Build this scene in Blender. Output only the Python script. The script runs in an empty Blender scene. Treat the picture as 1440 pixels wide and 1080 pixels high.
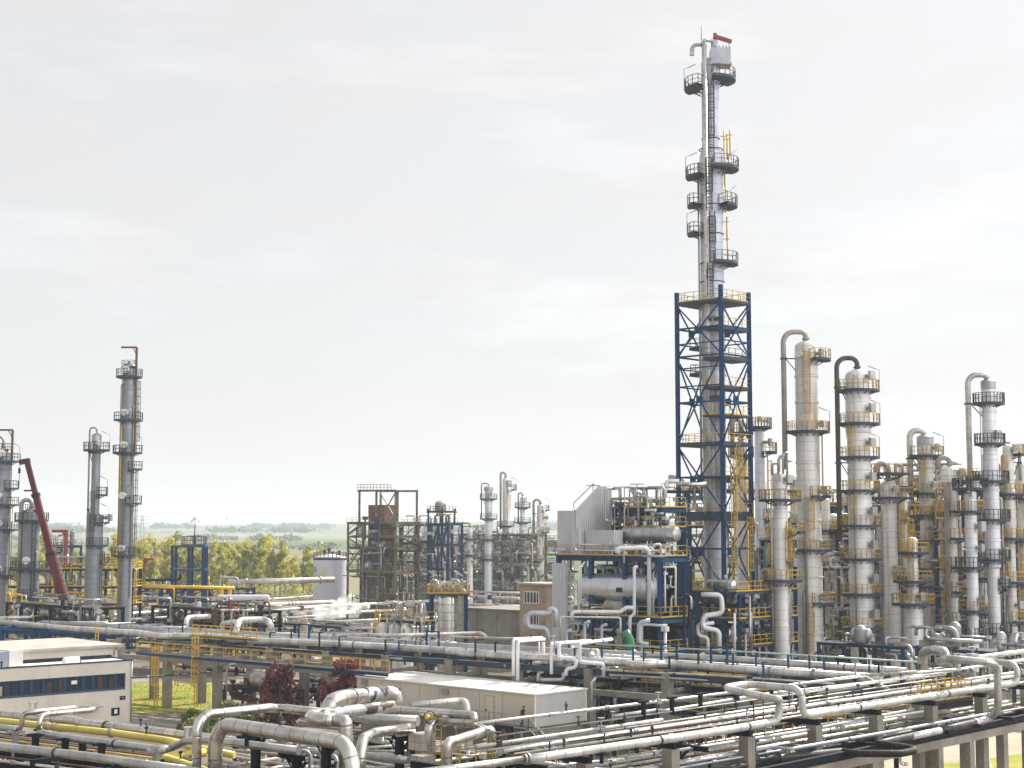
import bpy, math, random
from mathutils import Vector, Matrix
R = random.Random(11)
V = Vector
PI = math.pi
scene = bpy.context.scene
COL = scene.collection
F, HZ, CAMZ = 2200.0, 738.0, 20.0
PITCH = math.atan((HZ - 540) / F)
FW = V((0, math.cos(PITCH), math.sin(PITCH)))
UP = V((0, -math.sin(PITCH), math.cos(PITCH)))
CAM = V((0, 0, CAMZ))
U = V((0.69, 0.7238, 0)).normalized()      # plant grid: runs away to the right
W = V((0.7238, -0.69, 0)).normalized()     # plant grid: runs towards us to the right
Z = V((0, 0, 1))

def ray(px, py):
    return FW * F + V((1, 0, 0)) * (px - 720) + UP * (540 - py)
def az(px, py, z):
    r = ray(px, py); return CAM + r * ((z - CAMZ) / r.z)
def ay(px, py, Y):
    r = ray(px, py); return CAM + r * (Y / r.y)
def mpp(Y):
    return Y / F                            # metres per photo pixel at distance Y

# ------------------------------------------------------------------ mesh builder
class MB:
    def __init__(s):
        s.v = []; s.f = []; s.sm = []; s.uv = []
    def face(s, idx, smooth=False, uv=None):
        s.f.append(idx); s.sm.append(smooth); s.uv.append(uv)
    def quad(s, a, b, c, d):
        n = len(s.v); s.v += [a, b, c, d]; s.face((n, n + 1, n + 2, n + 3))
    def obox(s, c, ax, ay_, az_):           # centre and three half-axis vectors
        n = len(s.v)
        for i in (-1, 1):
            for j in (-1, 1):
                for k in (-1, 1):
                    s.v.append(c + ax * i + ay_ * j + az_ * k)
        for q in ((0, 1, 3, 2), (4, 6, 7, 5), (0, 4, 5, 1), (2, 3, 7, 6), (0, 2, 6, 4), (1, 5, 7, 3)):
            s.face(tuple(n + i for i in q))
        return s
    def box(s, x0, x1, y0, y1, z0, z1, o=V((0, 0, 0)), a=V((1, 0, 0)), b=V((0, 1, 0))):
        c = o + a * ((x0 + x1) / 2) + b * ((y0 + y1) / 2) + Z * ((z0 + z1) / 2)
        return s.obox(c, a * ((x1 - x0) / 2), b * ((y1 - y0) / 2), Z * ((z1 - z0) / 2))
    def beam(s, p, q, w, h=None):
        h = h or w
        d = q - p; L = d.length
        if L < 1e-6: return s
        d = d / L
        side = d.cross(Z)
        if side.length < 1e-3: side = W.copy()
        side.normalize(); up = side.cross(d).normalized()
        return s.obox((p + q) / 2, d * (L / 2), side * (w / 2), up * (h / 2))
    def hbeam(s, p, q, w, h=None, t=None):  # H section
        h = h or w; t = t or max(0.03, w * .14)
        d = (q - p); L = d.length; d = d / L
        side = d.cross(Z)
        if side.length < 1e-3: side = W.copy()
        side.normalize(); up = side.cross(d).normalized()
        c = (p + q) / 2
        s.obox(c + up * (h / 2 - t / 2), d * (L / 2), side * (w / 2), up * (t / 2))
        s.obox(c - up * (h / 2 - t / 2), d * (L / 2), side * (w / 2), up * (t / 2))
        s.obox(c, d * (L / 2 - .003), side * (t / 2), up * (h / 2 - t))
        return s
    def tube(s, pts, r, n=12, bend=None, cap=True, steps=6):
        pts = [V(p) for p in pts]
        path = [pts[0]]
        for i in range(1, len(pts) - 1):
            a, b, c = pts[i - 1], pts[i], pts[i + 1]
            d0 = b - a; d1 = c - b
            l0, l1 = d0.length, d1.length
            if l0 < 1e-4 or l1 < 1e-4: continue
            d0 = d0 / l0; d1 = d1 / l1
            ang = d0.angle(d1)
            if ang < 0.03 or ang > 2.95:
                path.append(b); continue
            rad = bend if bend else 3.0 * r
            t = min(rad * math.tan(ang / 2), l0 * .49, l1 * .49)
            k = max(2, int(steps * ang / 1.57 + .5))
            p0 = b - d0 * t; p1 = b + d1 * t
            rr = t / math.tan(ang / 2)
            nrm = (d1 - d0 * d0.dot(d1)).normalized()
            ce = p0 + nrm * rr
            for j in range(k + 1):
                th = ang * j / k
                path.append(ce + (-nrm * math.cos(th) + d0 * math.sin(th)) * rr)
        path.append(pts[-1])
        P = [path[0]]
        for p in path[1:]:
            if (p - P[-1]).length > 1e-4: P.append(p)
        if len(P) < 2: return s
        t0 = (P[1] - P[0]).normalized()
        ref = t0.cross(Z)
        if ref.length < 1e-3: ref = V((1, 0, 0))
        ref.normalize()
        base = len(s.v); L = 0; Ls = []
        for i, p in enumerate(P):
            if i == 0: t = t0
            elif i == len(P) - 1: t = (P[i] - P[i - 1]).normalized()
            else: t = ((P[i] - P[i - 1]).normalized() + (P[i + 1] - P[i]).normalized()).normalized()
            ref = (ref - t * ref.dot(t))
            if ref.length < 1e-4: ref = t.cross(V((0.3, .5, .8)))
            ref.normalize()
            bi = t.cross(ref)
            if i: L += (P[i] - P[i - 1]).length
            Ls.append(L)
            sc = 1.0
            if 0 < i < len(P) - 1:
                ca = (P[i] - P[i - 1]).normalized().dot((P[i + 1] - P[i]).normalized())
                sc = 1 / max(.7, math.sqrt(max(0, (1 + ca) / 2)))
            for j in range(n):
                a = 2 * PI * j / n
                s.v.append(p + (ref * math.cos(a) + bi * math.sin(a)) * r * sc)
        for i in range(len(P) - 1):
            for j in range(n):
                k = (j + 1) % n
                s.face((base + i * n + j, base + i * n + k, base + (i + 1) * n + k, base + (i + 1) * n + j), True,
                       ((j / n, Ls[i]), ((j + 1) / n, Ls[i]), ((j + 1) / n, Ls[i + 1]), (j / n, Ls[i + 1])))
        if cap:
            s.face(tuple(base + j for j in range(n - 1, -1, -1)))
            s.face(tuple(base + (len(P) - 1) * n + j for j in range(n)))
        return s
    def lathe(s, o, prof, n=24, smooth=True):   # prof [(r,z)] about vertical axis through o
        prof = [q for i, q in enumerate(prof) if i == 0 or abs(q[0] - prof[i - 1][0]) + abs(q[1] - prof[i - 1][1]) > 1e-4]
        if smooth:                          # split the surface at sharp profile corners
            cut = [0]
            for i in range(1, len(prof) - 1):
                a = V((prof[i][0] - prof[i - 1][0], prof[i][1] - prof[i - 1][1])); b = V((prof[i + 1][0] - prof[i][0], prof[i + 1][1] - prof[i][1]))
                if a.angle(b) > .6: cut.append(i)
            cut.append(len(prof) - 1)
            if len(cut) > 2:
                for a, b in zip(cut[:-1], cut[1:]): s.lathe(o, prof[a:b + 1], n, None)
                return s
        smooth = True if smooth is None else smooth
        base = len(s.v)
        for r, z in prof:
            for j in range(n):
                a = 2 * PI * j / n
                s.v.append(V((o.x + r * math.cos(a), o.y + r * math.sin(a), o.z + z)))
        for i in range(len(prof) - 1):
            for j in range(n):
                k = (j + 1) % n
                z0, z1 = prof[i][1], prof[i + 1][1]
                s.face((base + i * n + j, base + i * n + k, base + (i + 1) * n + k, base + (i + 1) * n + j), smooth,
                       ((j / n, z0), ((j + 1) / n, z0), ((j + 1) / n, z1), (j / n, z1)))
        return s
    def drum(s, p, q, r, n=24, dome=.5):        # horizontal vessel with dished ends
        d = (q - p).normalized(); L = (q - p).length
        prof = []
        for i in range(6):
            a = PI / 2 * i / 5
            prof.append((r * math.sin(a) + .001, dome * r * (1 - math.cos(a))))
        for i in range(5, -1, -1):
            a = PI / 2 * i / 5
            prof.append((r * math.sin(a) + .001, L - dome * r * (1 - math.cos(a))))
        side = d.cross(Z).normalized(); up = side.cross(d)
        base = len(s.v)
        for rr, t in prof:
            for j in range(n):
                a = 2 * PI * j / n
                s.v.append(p + d * t + (side * math.cos(a) + up * math.sin(a)) * rr)
        for i in range(len(prof) - 1):
            for j in range(n):
                k = (j + 1) % n
                s.face((base + i * n + j, base + i * n + k, base + (i + 1) * n + k, base + (i + 1) * n + j), True,
                       ((j / n, prof[i][1]), ((j + 1) / n, prof[i][1]), ((j + 1) / n, prof[i + 1][1]), (j / n, prof[i + 1][1])))
        return s
    def rail(s, pts, h=1.1, closed=False, post=1.5, t=.05, toe=True):
        pts = [V(p) for p in pts]
        segs = list(zip(pts, pts[1:] + ([pts[0]] if closed else [])))
        if not closed: segs = list(zip(pts[:-1], pts[1:]))
        for a, b in segs:
            L = (b - a).length
            if L < .05: continue
            s.beam(a + Z * h, b + Z * h, t); s.beam(a + Z * h * .52, b + Z * h * .52, t * .8)
            if toe: s.beam(a + Z * .08, b + Z * .08, t * .4, .15)
            k = max(1, round(L / post))
            for i in range(k + 1):
                p = a.lerp(b, i / k)
                s.beam(p, p + Z * (h - .01), t * .95)
        return s
    def ladder(s, p, h, face, w=.5, t=.05, step=.4):
        side = face.cross(Z).normalized()
        for k in (-1, 1):
            s.beam(p + side * (w / 2 * k), p + side * (w / 2 * k) + Z * h, t, t)
        n = int(h / step)
        for i in range(1, n):
            q = p + Z * (i * step)
            s.beam(q - side * (w / 2), q + side * (w / 2), t * .6)
        return s
    def cage(s, p, h, face, t=.04, step=1.2, r=.4):
        side = face.cross(Z).normalized()
        def ring(z):
            return [p + Z * z + side * (r * math.cos(a)) + face * (r * .2 + r * math.sin(a) * 1.2) for a in (0, .78, 1.57, 2.36, 3.14)]
        n = max(1, int((h - 2.2) / step))
        for i in range(n + 1):
            q = ring(2.2 + i * step)
            for a, b in zip(q[:-1], q[1:]): s.beam(a, b, t, t * 1.4)
        lo, hi = ring(2.2), ring(2.2 + n * step)
        for a, b in zip(lo, hi): s.beam(a, b, t * .8)
        return s

def link(name, mb, mat, parent=None, loc=None):
    me = bpy.data.meshes.new(name)
    loc = V(loc) if loc is not None else (V(parent.get('_o', (0, 0, 0))) if parent is not None else V((0, 0, 0)))
    me.from_pydata([tuple(v - loc) for v in mb.v], [], mb.f)
    me.polygons.foreach_set('use_smooth', mb.sm)
    if any(u is not None for u in mb.uv):
        uvl = me.uv_layers.new(name='UVMap')
        dat = []
        for f, u in zip(mb.f, mb.uv):
            if u is None: dat += [0.5, 0.37] * len(f)
            else:
                for a in u: dat += [a[0], a[1]]
        uvl.data.foreach_set('uv', dat)
    me.materials.append(mat)
    me.update()
    o = bpy.data.objects.new(name, me); COL.objects.link(o)
    if parent is not None:
        o.parent = parent
    else:
        o.location = loc
    o['_o'] = tuple(loc)
    return o
ALL = []
def tag(o, label, cat, group=None, kind=None):
    if label: o['label'] = label
    if cat: o['category'] = cat
    if group: o['group'] = group
    if kind: o['kind'] = kind
    ALL.append(o)
    return o
def T(name, label, cat, loc, group=None):
    o = bpy.data.objects.new(name, None); COL.objects.link(o)
    o.location = loc; o['_o'] = tuple(loc); o.empty_display_size = .5
    return tag(o, label, cat, group)
def solo(name, mb, mat, label, cat, group=None, kind=None):
    xs = [v.x for v in mb.v]; ys = [v.y for v in mb.v]; zs = [v.z for v in mb.v]
    loc = V(((min(xs) + max(xs)) / 2, (min(ys) + max(ys)) / 2, min(zs)))
    return tag(link(name, mb, mat, None, loc), label, cat, group, kind)

# ------------------------------------------------------------------ materials
def mat(name, col, rough=.5, metal=0., var=.18, scale=.6, col2=None, seam=None, around=0, rust=0., rustcol=(.16, .07, .03),
        streak=False, bump=.0, panel=.12, spec=.5, dirt=.0, seamw=.035, rscale=.7):
    m = bpy.data.materials.new(name); m.use_nodes = True
    N = m.node_tree.nodes; L = m.node_tree.links
    b = N['Principled BSDF']; b.inputs['Roughness'].default_value = rough; b.inputs['Metallic'].default_value = metal
    b.inputs['Specular IOR Level'].default_value = spec
    geo = N.new('ShaderNodeNewGeometry')
    def noise(sc, det=4, vec=None, stretch=None):
        t = N.new('ShaderNodeTexNoise'); t.inputs['Scale'].default_value = sc; t.inputs['Detail'].default_value = det
        src = vec or geo.outputs['Position']
        if stretch:
            mp = N.new('ShaderNodeMapping'); mp.inputs['Scale'].default_value = stretch
            L.new(src, mp.inputs['Vector']); src = mp.outputs['Vector']
        L.new(src, t.inputs['Vector']); return t.outputs['Fac']
    def math_(op, a, bb=None, clamp=False):
        n = N.new('ShaderNodeMath'); n.operation = op; n.use_clamp = clamp
        for i, x in enumerate((a, bb)):
            if x is None: continue
            if hasattr(x, 'is_linked'): L.new(x, n.inputs[i])
            else: n.inputs[i].default_value = x
        return n.outputs[0]
    def mix(fac, a, bb, blend='MIX'):
        n = N.new('ShaderNodeMix'); n.data_type = 'RGBA'; n.blend_type = blend
        if hasattr(fac, 'is_linked'): L.new(fac, n.inputs[0])
        else: n.inputs[0].default_value = fac
        for i, x in ((6, a), (7, bb)):
            if hasattr(x, 'is_linked'): L.new(x, n.inputs[i])
            else: n.inputs[i].default_value = (*x, 1) if len(x) == 3 else x
        return n.outputs[2]
    def rng(x, lo, hi, a=0., bb=1.):
        n = N.new('ShaderNodeMapRange'); n.inputs[1].default_value = lo; n.inputs[2].default_value = hi
        n.inputs[3].default_value = a; n.inputs[4].default_value = bb
        L.new(x, n.inputs[0]); return n.outputs[0]
    c2 = col2 or tuple(c * (1 - var * 2) for c in col)
    nz = noise(scale)
    c = mix(rng(nz, .35, .65), col, c2)
    fine = noise(scale * 9, 3)
    c = mix(rng(fine, .3, .7, 0., var), c, (0, 0, 0), 'MIX') if var else c
    hgt = None
    if seam:
        uv = N.new('ShaderNodeUVMap'); sep = N.new('ShaderNodeSeparateXYZ'); L.new(uv.outputs[0], sep.inputs[0])
        vv = math_('DIVIDE', sep.outputs[1], seam)
        fr = math_('FRACT', vv)
        edge = math_('MINIMUM', fr, math_('SUBTRACT', 1.0, fr))
        line = rng(edge, 0., seamw / seam, 1., 0.)
        cell = math_('FLOOR', vv)
        if around:
            uu = math_('MULTIPLY', sep.outputs[0], around)
            fu = math_('FRACT', uu)
            eu = math_('MINIMUM', fu, math_('SUBTRACT', 1.0, fu))
            lu = rng(eu, 0., .02, .8, 0.)
            line = math_('MAXIMUM', line, lu)
            cell = math_('ADD', cell, math_('MULTIPLY', math_('FLOOR', uu), 7.31))
        wn = N.new('ShaderNodeTexWhiteNoise'); wn.noise_dimensions = '1D'
        oi = N.new('ShaderNodeObjectInfo')
        L.new(math_('ADD', cell, math_('MULTIPLY', oi.outputs['Random'], 91.7)), wn.inputs['W'])
        c = mix(rng(wn.outputs[0], 0., 1., 0., panel * 2), c, tuple(x * .55 for x in col))
        L.new(rng(wn.outputs[0], 0., 1., max(.08, rough - .1), rough + .12), b.inputs['Roughness'])
        c = mix(math_('MULTIPLY', line, .6), c, (.05, .05, .05))
        hgt = line
    if rust:
        st = (1.3, 1.3, .14) if streak else (1, 1, 1)
        rn = noise(.9 if streak else rscale, 6, None, st)
        rf = rng(rn, .62 - rust * .25, .74 - rust * .2) if streak else rng(rn, .63 - rust * .2, .66 - rust * .2)
        c = mix(math_('MULTIPLY', rf, .85 if streak else .97), c, rustcol)
        if metal: L.new(math_('MULTIPLY', math_('SUBTRACT', 1.0, rf), metal), b.inputs['Metallic'])
    if dirt:
        dn = noise(.35, 5, None, (1.6, 1.6, .25))
        c = mix(rng(dn, .45, .75, 0., dirt), c, (.12, .10, .08))
    L.new(c, b.inputs['Base Color'])
    if hgt is not None or bump:
        bp = N.new('ShaderNodeBump'); bp.inputs['Strength'].default_value = .5; bp.inputs['Distance'].default_value = .03
        if hgt is not None and bump:
            L.new(math_('ADD', math_('MULTIPLY', hgt, -1.0), math_('MULTIPLY', noise(2.2, 5), bump)), bp.inputs['Height'])
        elif hgt is not None: L.new(math_('MULTIPLY', hgt, -1.0), bp.inputs['Height'])
        else: L.new(math_('MULTIPLY', noise(3.0, 5), bump), bp.inputs['Height'])
        L.new(bp.outputs[0], b.inputs['Normal'])
    return m

M = dict(
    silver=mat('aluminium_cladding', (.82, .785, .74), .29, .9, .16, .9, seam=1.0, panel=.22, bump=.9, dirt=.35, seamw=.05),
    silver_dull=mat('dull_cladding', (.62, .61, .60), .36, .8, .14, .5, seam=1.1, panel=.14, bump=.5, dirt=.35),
    white_pipe=mat('pale_pipe_cladding', (.80, .785, .76), .34, .35, .16, .8, seam=1.2, panel=.18, bump=.7, dirt=.4, seamw=.05),
    cream_pipe=mat('cream_pipe_cladding', (.76, .72, .65), .40, .35, .14, .8, seam=1.4, panel=.16, bump=.6, dirt=.4, seamw=.05),
    grey_pipe=mat('grey_painted_pipe', (.52, .55, .60), .4, .15, .12, .6, dirt=.2),
    silver_clean=mat('plain_aluminium_shell', (.66, .68, .72), .34, .75, .06, .3, seam=2.4, panel=.05, bump=.2, dirt=.15),
    white_paint=mat('white_painted_pipe', (.80, .81, .84), .42, .05, .08, .8, dirt=.2),
    endpanel=mat('shaded_end_panel', (.50, .50, .48), .5, 0, .05, .2, dirt=.12),
    rusty_clad=mat('rusted_cladding', (.62, .62, .63), .4, .8, .15, .6, seam=1.0, rust=.6, rustcol=(.022, .009, .006), bump=.8, rscale=1.5),
    rusty=mat('rusty_steel', (.22, .10, .06), .8, .1, .25, 1.2, dirt=.3),
    dark_duct=mat('dark_stained_duct', (.13, .10, .082), .6, 0, .2, .8, seam=1.2, spec=.3, dirt=.3),
    brown_pipe=mat('brown_wrapped_pipe', (.024, .015, .011), .6, 0, .25, 1.2, seam=.6, spec=.25),
    black_wrap=mat('black_wrapping', (.014, .014, .015), .5, .05, .3, 1.6, col2=(.06, .06, .063), seam=.35, panel=.4, bump=1.0),
    yellow_pipe=mat('pale_yellow_paint', (.78, .66, .16), .4, 0, .10, .5, dirt=.15),
    yellow=mat('safety_yellow_paint', (.84, .49, .008), .6, 0, .12, .9, dirt=.15),
    yellow_pale=mat('faded_yellow_paint', (.70, .44, .05), .6, 0, .12, .9, dirt=.2),
    blue=mat('blue_steel_paint', (.008, .070, .19), .6, .0, .16, .5, dirt=.2, spec=.18),
    blue_pale=mat('weathered_blue_paint', (.045, .10, .17), .6, .0, .2, .5, dirt=.25, spec=.2),
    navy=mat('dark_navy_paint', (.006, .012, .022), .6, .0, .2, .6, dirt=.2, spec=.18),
    steel=mat('dark_grey_steel', (.045, .052, .062), .6, .1, .2, .8, dirt=.2),
    galv=mat('galvanised_steel', (.48, .49, .50), .45, .6, .15, .8, dirt=.15),
    oldsteel=mat('ochre_weathered_steel', (.28, .235, .14), .6, .1, .25, .7, rust=.3, rustcol=(.10, .055, .03)),
    orange=mat('orange_red_paint', (.30, .045, .025), .6, 0, .15, .8),
    red=mat('crane_red_paint', (.115, .008, .015), .5, 0, .12, .5, dirt=.25, spec=.2),
    green=mat('green_paint', (.04, .26, .12), .45, 0, .15, .6),
    green_pale=mat('pale_green_pipe', (.42, .55, .46), .45, .1, .1, .6),
    col_white=mat('column_pale_cladding', (.88, .875, .87), .40, .15, .06, .3, seam=1.15, around=3, panel=.06, bump=.25, rust=.10, rustcol=(.50, .40, .28), streak=True, dirt=.12),
    col_blue=mat('column_bluish_cladding', (.80, .82, .87), .38, .2, .06, .3, seam=1.15, around=3, panel=.06, bump=.25, dirt=.12),
    col_tan=mat('column_stained_cladding', (.84, .815, .785), .45, .15, .08, .3, seam=1.15, around=3, panel=.07, bump=.25, rust=.18, rustcol=(.50, .39, .26), streak=True, dirt=.15),
    col_tower=mat('tower_cladding', (.56, .59, .67), .38, .25, .08, .3, seam=1.15, around=3, panel=.08, bump=.25, dirt=.15),
    col_grey=mat('column_grey_cladding', (.29, .31, .355), .40, .3, .10, .3, seam=.9, around=4, panel=.08, bump=.25, rust=.12, rustcol=(.3, .22, .14), streak=True, dirt=.35),
    tan_pipe=mat('stained_overhead_pipe', (.46, .42, .37), .5, .2, .14, .4, seam=1.3, panel=.12, dirt=.35),
    concrete=mat('weathered_concrete', (.33, .30, .25), .85, 0, .18, .5, dirt=.45, bump=.4),
    concrete_dk=mat('stained_concrete', (.30, .28, .24), .85, 0, .2, .5, dirt=.5, bump=.4),
    plaster=mat('cream_plaster', (.66, .60, .52), .8, 0, .06, .25, dirt=.16),
    tanwall=mat('tan_brick_plaster', (.48, .38, .26), .85, 0, .14, .5, dirt=.35),
    containerw=mat('cream_metal_panel', (.70, .62, .51), .5, 0, .05, .2, dirt=.12),
    roofwhite=mat('white_roof_sheet', (.80, .78, .73), .6, 0, .05, .3, dirt=.08),
    roofgrey=mat('roof_felt', (.50, .46, .41), .85, 0, .14, .4, dirt=.3),
    brick=mat('brown_brick', (.25, .135, .085), .85, 0, .25, .9, dirt=.4),
    bluegrey=mat('blue_grey_panel', (.30, .34, .42), .5, 0, .08, .4),
    bluetrim=mat('blue_window_frame', (.012, .055, .13), .55, 0, .1, .5, spec=.2),
    dark=mat('dark_interior', (.02, .02, .022), .7, 0, .1, .5),
    blind=mat('orange_blind', (.085, .035, .016), .7, 0, .2, .5),
    grating=mat('steel_grating', (.04, .048, .06), .7, .05, .25, 1.5),
    tankw=mat('tank_lavender_white', (.70, .70, .78), .45, 0, .06, .2, dirt=.2),
    skin=mat('skin', (.42, .25, .17), .6, 0, .05, 3),
    black=mat('black_cloth', (.012, .012, .016), .8, 0, .1, 3),
    bark=mat('bark', (.14, .12, .095), .9, 0, .25, 2),
)
def corrugated(name, col, pitch):
    m = mat(name, col, .45, .15, .06, .2, dirt=.15)
    N = m.node_tree.nodes; L = m.node_tree.links
    geo = N.new('ShaderNodeNewGeometry')
    d = N.new('ShaderNodeVectorMath'); d.operation = 'DOT_PRODUCT'
    d.inputs[1].default_value = tuple((U + W) )
    L.new(geo.outputs['Position'], d.inputs[0])
    s = N.new('ShaderNodeMath'); s.operation = 'MULTIPLY'; s.inputs[1].default_value = 2 * PI / pitch; L.new(d.outputs['Value'], s.inputs[0])
    q = N.new('ShaderNodeMath'); q.operation = 'SINE'; L.new(s.outputs[0], q.inputs[0])
    bp = N.new('ShaderNodeBump'); bp.inputs['Strength'].default_value = 1; bp.inputs['Distance'].default_value = .03
    L.new(q.outputs[0], bp.inputs['Height']); L.new(bp.outputs[0], N['Principled BSDF'].inputs['Normal'])
    return m
M['clad'] = corrugated('corrugated_grey_sheet', (.62, .63, .65), .3)
def glass(name):
    m = bpy.data.materials.new(name); m.use_nodes = True
    b = m.node_tree.nodes['Principled BSDF']
    b.inputs['Base Color'].default_value = (.02, .035, .05, 1); b.inputs['Roughness'].default_value = .06
    b.inputs['Specular IOR Level'].default_value = .7
    n = m.node_tree.nodes.new('ShaderNodeTexNoise'); n.inputs['Scale'].default_value = .8
    bp = m.node_tree.nodes.new('ShaderNodeBump'); bp.inputs['Strength'].default_value = .05
    m.node_tree.links.new(n.outputs[0], bp.inputs['Height']); m.node_tree.links.new(bp.outputs[0], b.inputs['Normal'])
    return m
M['glass'] = glass('window_glass')
def leafmat(name, c1, c2, c3, trans=.35):
    m = bpy.data.materials.new(name); m.use_nodes = True
    N = m.node_tree.nodes; L = m.node_tree.links
    N.remove(N['Principled BSDF']); out = N['Material Output']
    geo = N.new('ShaderNodeNewGeometry')
    t = N.new('ShaderNodeTexNoise'); t.inputs['Scale'].default_value = .55; t.inputs['Detail'].default_value = 3
    L.new(geo.outputs['Position'], t.inputs['Vector'])
    w = N.new('ShaderNodeTexNoise'); w.inputs['Scale'].default_value = 7.
    L.new(geo.outputs['Position'], w.inputs['Vector'])
    oi = N.new('ShaderNodeObjectInfo')
    ad = N.new('ShaderNodeMath'); ad.operation = 'MULTIPLY_ADD'; ad.inputs[1].default_value = .5; L.new(w.outputs[0], ad.inputs[0]); L.new(t.outputs[0], ad.inputs[2])
    ad2 = N.new('ShaderNodeMath'); ad2.operation = 'MULTIPLY_ADD'; ad2.inputs[1].default_value = .3; L.new(oi.outputs['Random'], ad2.inputs[0]); L.new(ad.outputs[0], ad2.inputs[2])
    cr = N.new('ShaderNodeValToRGB'); L.new(ad2.outputs[0], cr.inputs[0])
    e = cr.color_ramp.elements
    e[0].position = .55; e[0].color = (*c1, 1); e[1].position = 1.15 if False else 1.0; e[1].color = (*c3, 1)
    k = e.new(.78); k.color = (*c2, 1)
    df = N.new('ShaderNodeBsdfPrincipled'); df.inputs['Roughness'].default_value = .5; L.new(cr.outputs[0], df.inputs['Base Color'])
    tr = N.new('ShaderNodeBsdfTranslucent'); L.new(cr.outputs[0], tr.inputs['Color'])
    mx = N.new('ShaderNodeMixShader'); mx.inputs[0].default_value = trans
    L.new(df.outputs[0], mx.inputs[1]); L.new(tr.outputs[0], mx.inputs[2]); L.new(mx.outputs[0], out.inputs['Surface'])
    return m
M['leaf_spring'] = leafmat('spring_leaves', (.18, .22, .055), (.37, .375, .07), (.57, .50, .10), .58)
M['leaf_olive'] = leafmat('olive_leaves', (.11, .15, .045), (.24, .27, .06), (.40, .38, .09), .5)
M['leaf_red'] = leafmat('copper_leaves', (.018, .006, .010), (.06, .013, .02), (.22, .06, .06), .28)
M['leaf_green'] = leafmat('glossy_green_leaves', (.03, .06, .018), (.12, .17, .04), (.48, .48, .20), .4)
M['leaf_far'] = leafmat('far_wood_leaves', (.045, .07, .05), (.075, .10, .06), (.12, .14, .07), .2)
# ------------------------------------------------------------------ camera, light, sky
cam = bpy.data.objects.new('camera', bpy.data.cameras.new('camera')); COL.objects.link(cam)
cam.location = CAM; cam.rotation_euler = (PI / 2 + PITCH, 0, 0)
cam.data.sensor_width = 36; cam.data.lens = 36 * F / 1440
cam.data.clip_start = 1; cam.data.clip_end = 30000
scene.camera = cam
SUN_AZ, SUN_EL = math.radians(42), math.radians(42)
sd = bpy.data.lights.new('sun', 'SUN'); sd.energy = 5.0; sd.angle = math.radians(.8); sd.color = (1, .93, .82)
sun = bpy.data.objects.new('sun', sd); COL.objects.link(sun)
sdir = V((math.sin(SUN_AZ) * math.cos(SUN_EL), math.cos(SUN_AZ) * math.cos(SUN_EL), math.sin(SUN_EL)))
sun.rotation_euler = sdir.to_track_quat('Z', 'Y').to_euler()
sun.location = (0, 0, 150)
w = bpy.data.worlds.new('World'); scene.world = w; w.use_nodes = True
N = w.node_tree.nodes; L = w.node_tree.links
bg = N['Background']; bg.inputs['Strength'].default_value = .12
sky = N.new('ShaderNodeTexSky'); sky.sky_type = 'NISHITA'; sky.sun_disc = False
sky.sun_elevation = SUN_EL; sky.sun_rotation = SUN_AZ; sky.altitude = 100; sky.air_density = 1.0; sky.dust_density = 1.5; sky.ozone_density = 1
tc = N.new('ShaderNodeTexCoord'); sp = N.new('ShaderNodeSeparateXYZ'); L.new(tc.outputs['Generated'], sp.inputs[0])
# thin cloud veil over the blue, as direction-based cloud cover
mp = N.new('ShaderNodeMapping'); mp.inputs['Scale'].default_value = (1.6, 1.6, 7.0); L.new(tc.outputs['Generated'], mp.inputs['Vector'])
n1 = N.new('ShaderNodeTexNoise'); n1.inputs['Scale'].default_value = 3.2; n1.inputs['Detail'].default_value = 7; n1.inputs['Roughness'].default_value = .55
L.new(mp.outputs[0], n1.inputs['Vector'])
cr = N.new('ShaderNodeValToRGB'); L.new(n1.outputs[0], cr.inputs[0])
cr.color_ramp.elements[0].position = .40; cr.color_ramp.elements[0].color = (.90, .90, .90, 1)
cr.color_ramp.elements[1].position = .66; cr.color_ramp.elements[1].color = (.97, .97, .97, 1)
mx = N.new('ShaderNodeMix'); mx.data_type = 'RGBA'; L.new(cr.outputs[0], mx.inputs[0]); L.new(sky.outputs[0], mx.inputs[6])
# veil: brighter towards the hidden sun, deeper overhead
dt = N.new('ShaderNodeVectorMath'); dt.operation = 'DOT_PRODUCT'; L.new(tc.outputs['Generated'], dt.inputs[0]); dt.inputs[1].default_value = tuple(sdir)
def wm(op, a, b):
    n = N.new('ShaderNodeMath'); n.operation = op
    for i, x in enumerate((a, b)):
        if hasattr(x, 'is_linked'): L.new(x, n.inputs[i])
        else: n.inputs[i].default_value = x
    return n.outputs[0]
glow = wm('MULTIPLY', wm('POWER', wm('MAXIMUM', dt.outputs['Value'], 0.0), 4.0), 1.2)
side = N.new('ShaderNodeVectorMath'); side.operation = 'DOT_PRODUCT'; L.new(tc.outputs['Generated'], side.inputs[0]); side.inputs[1].default_value = tuple(V((.80, -.56, .18)).normalized())
dkd = N.new('ShaderNodeVectorMath'); dkd.operation = 'DOT_PRODUCT'; L.new(tc.outputs['Generated'], dkd.inputs[0]); dkd.inputs[1].default_value = (-.75, -.66, 0)   # unseen sky behind us dimmed on purpose, for darker left sides of columns
fill_glow = wm('MULTIPLY', wm('POWER', wm('MAXIMUM', side.outputs['Value'], 0.0), 3.0), 12.0)      # added fill glow in the unseen sky beside and behind us
n2 = N.new('ShaderNodeTexNoise'); n2.inputs['Scale'].default_value = 2.3; n2.inputs['Detail'].default_value = 8; n2.inputs['Roughness'].default_value = .6
mp2 = N.new('ShaderNodeMapping'); mp2.inputs['Scale'].default_value = (1.3, 1.3, 6.0); mp2.inputs['Location'].default_value = (3.3, .7, 1.1); L.new(tc.outputs['Generated'], mp2.inputs['Vector']); L.new(mp2.outputs[0], n2.inputs['Vector'])
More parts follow.
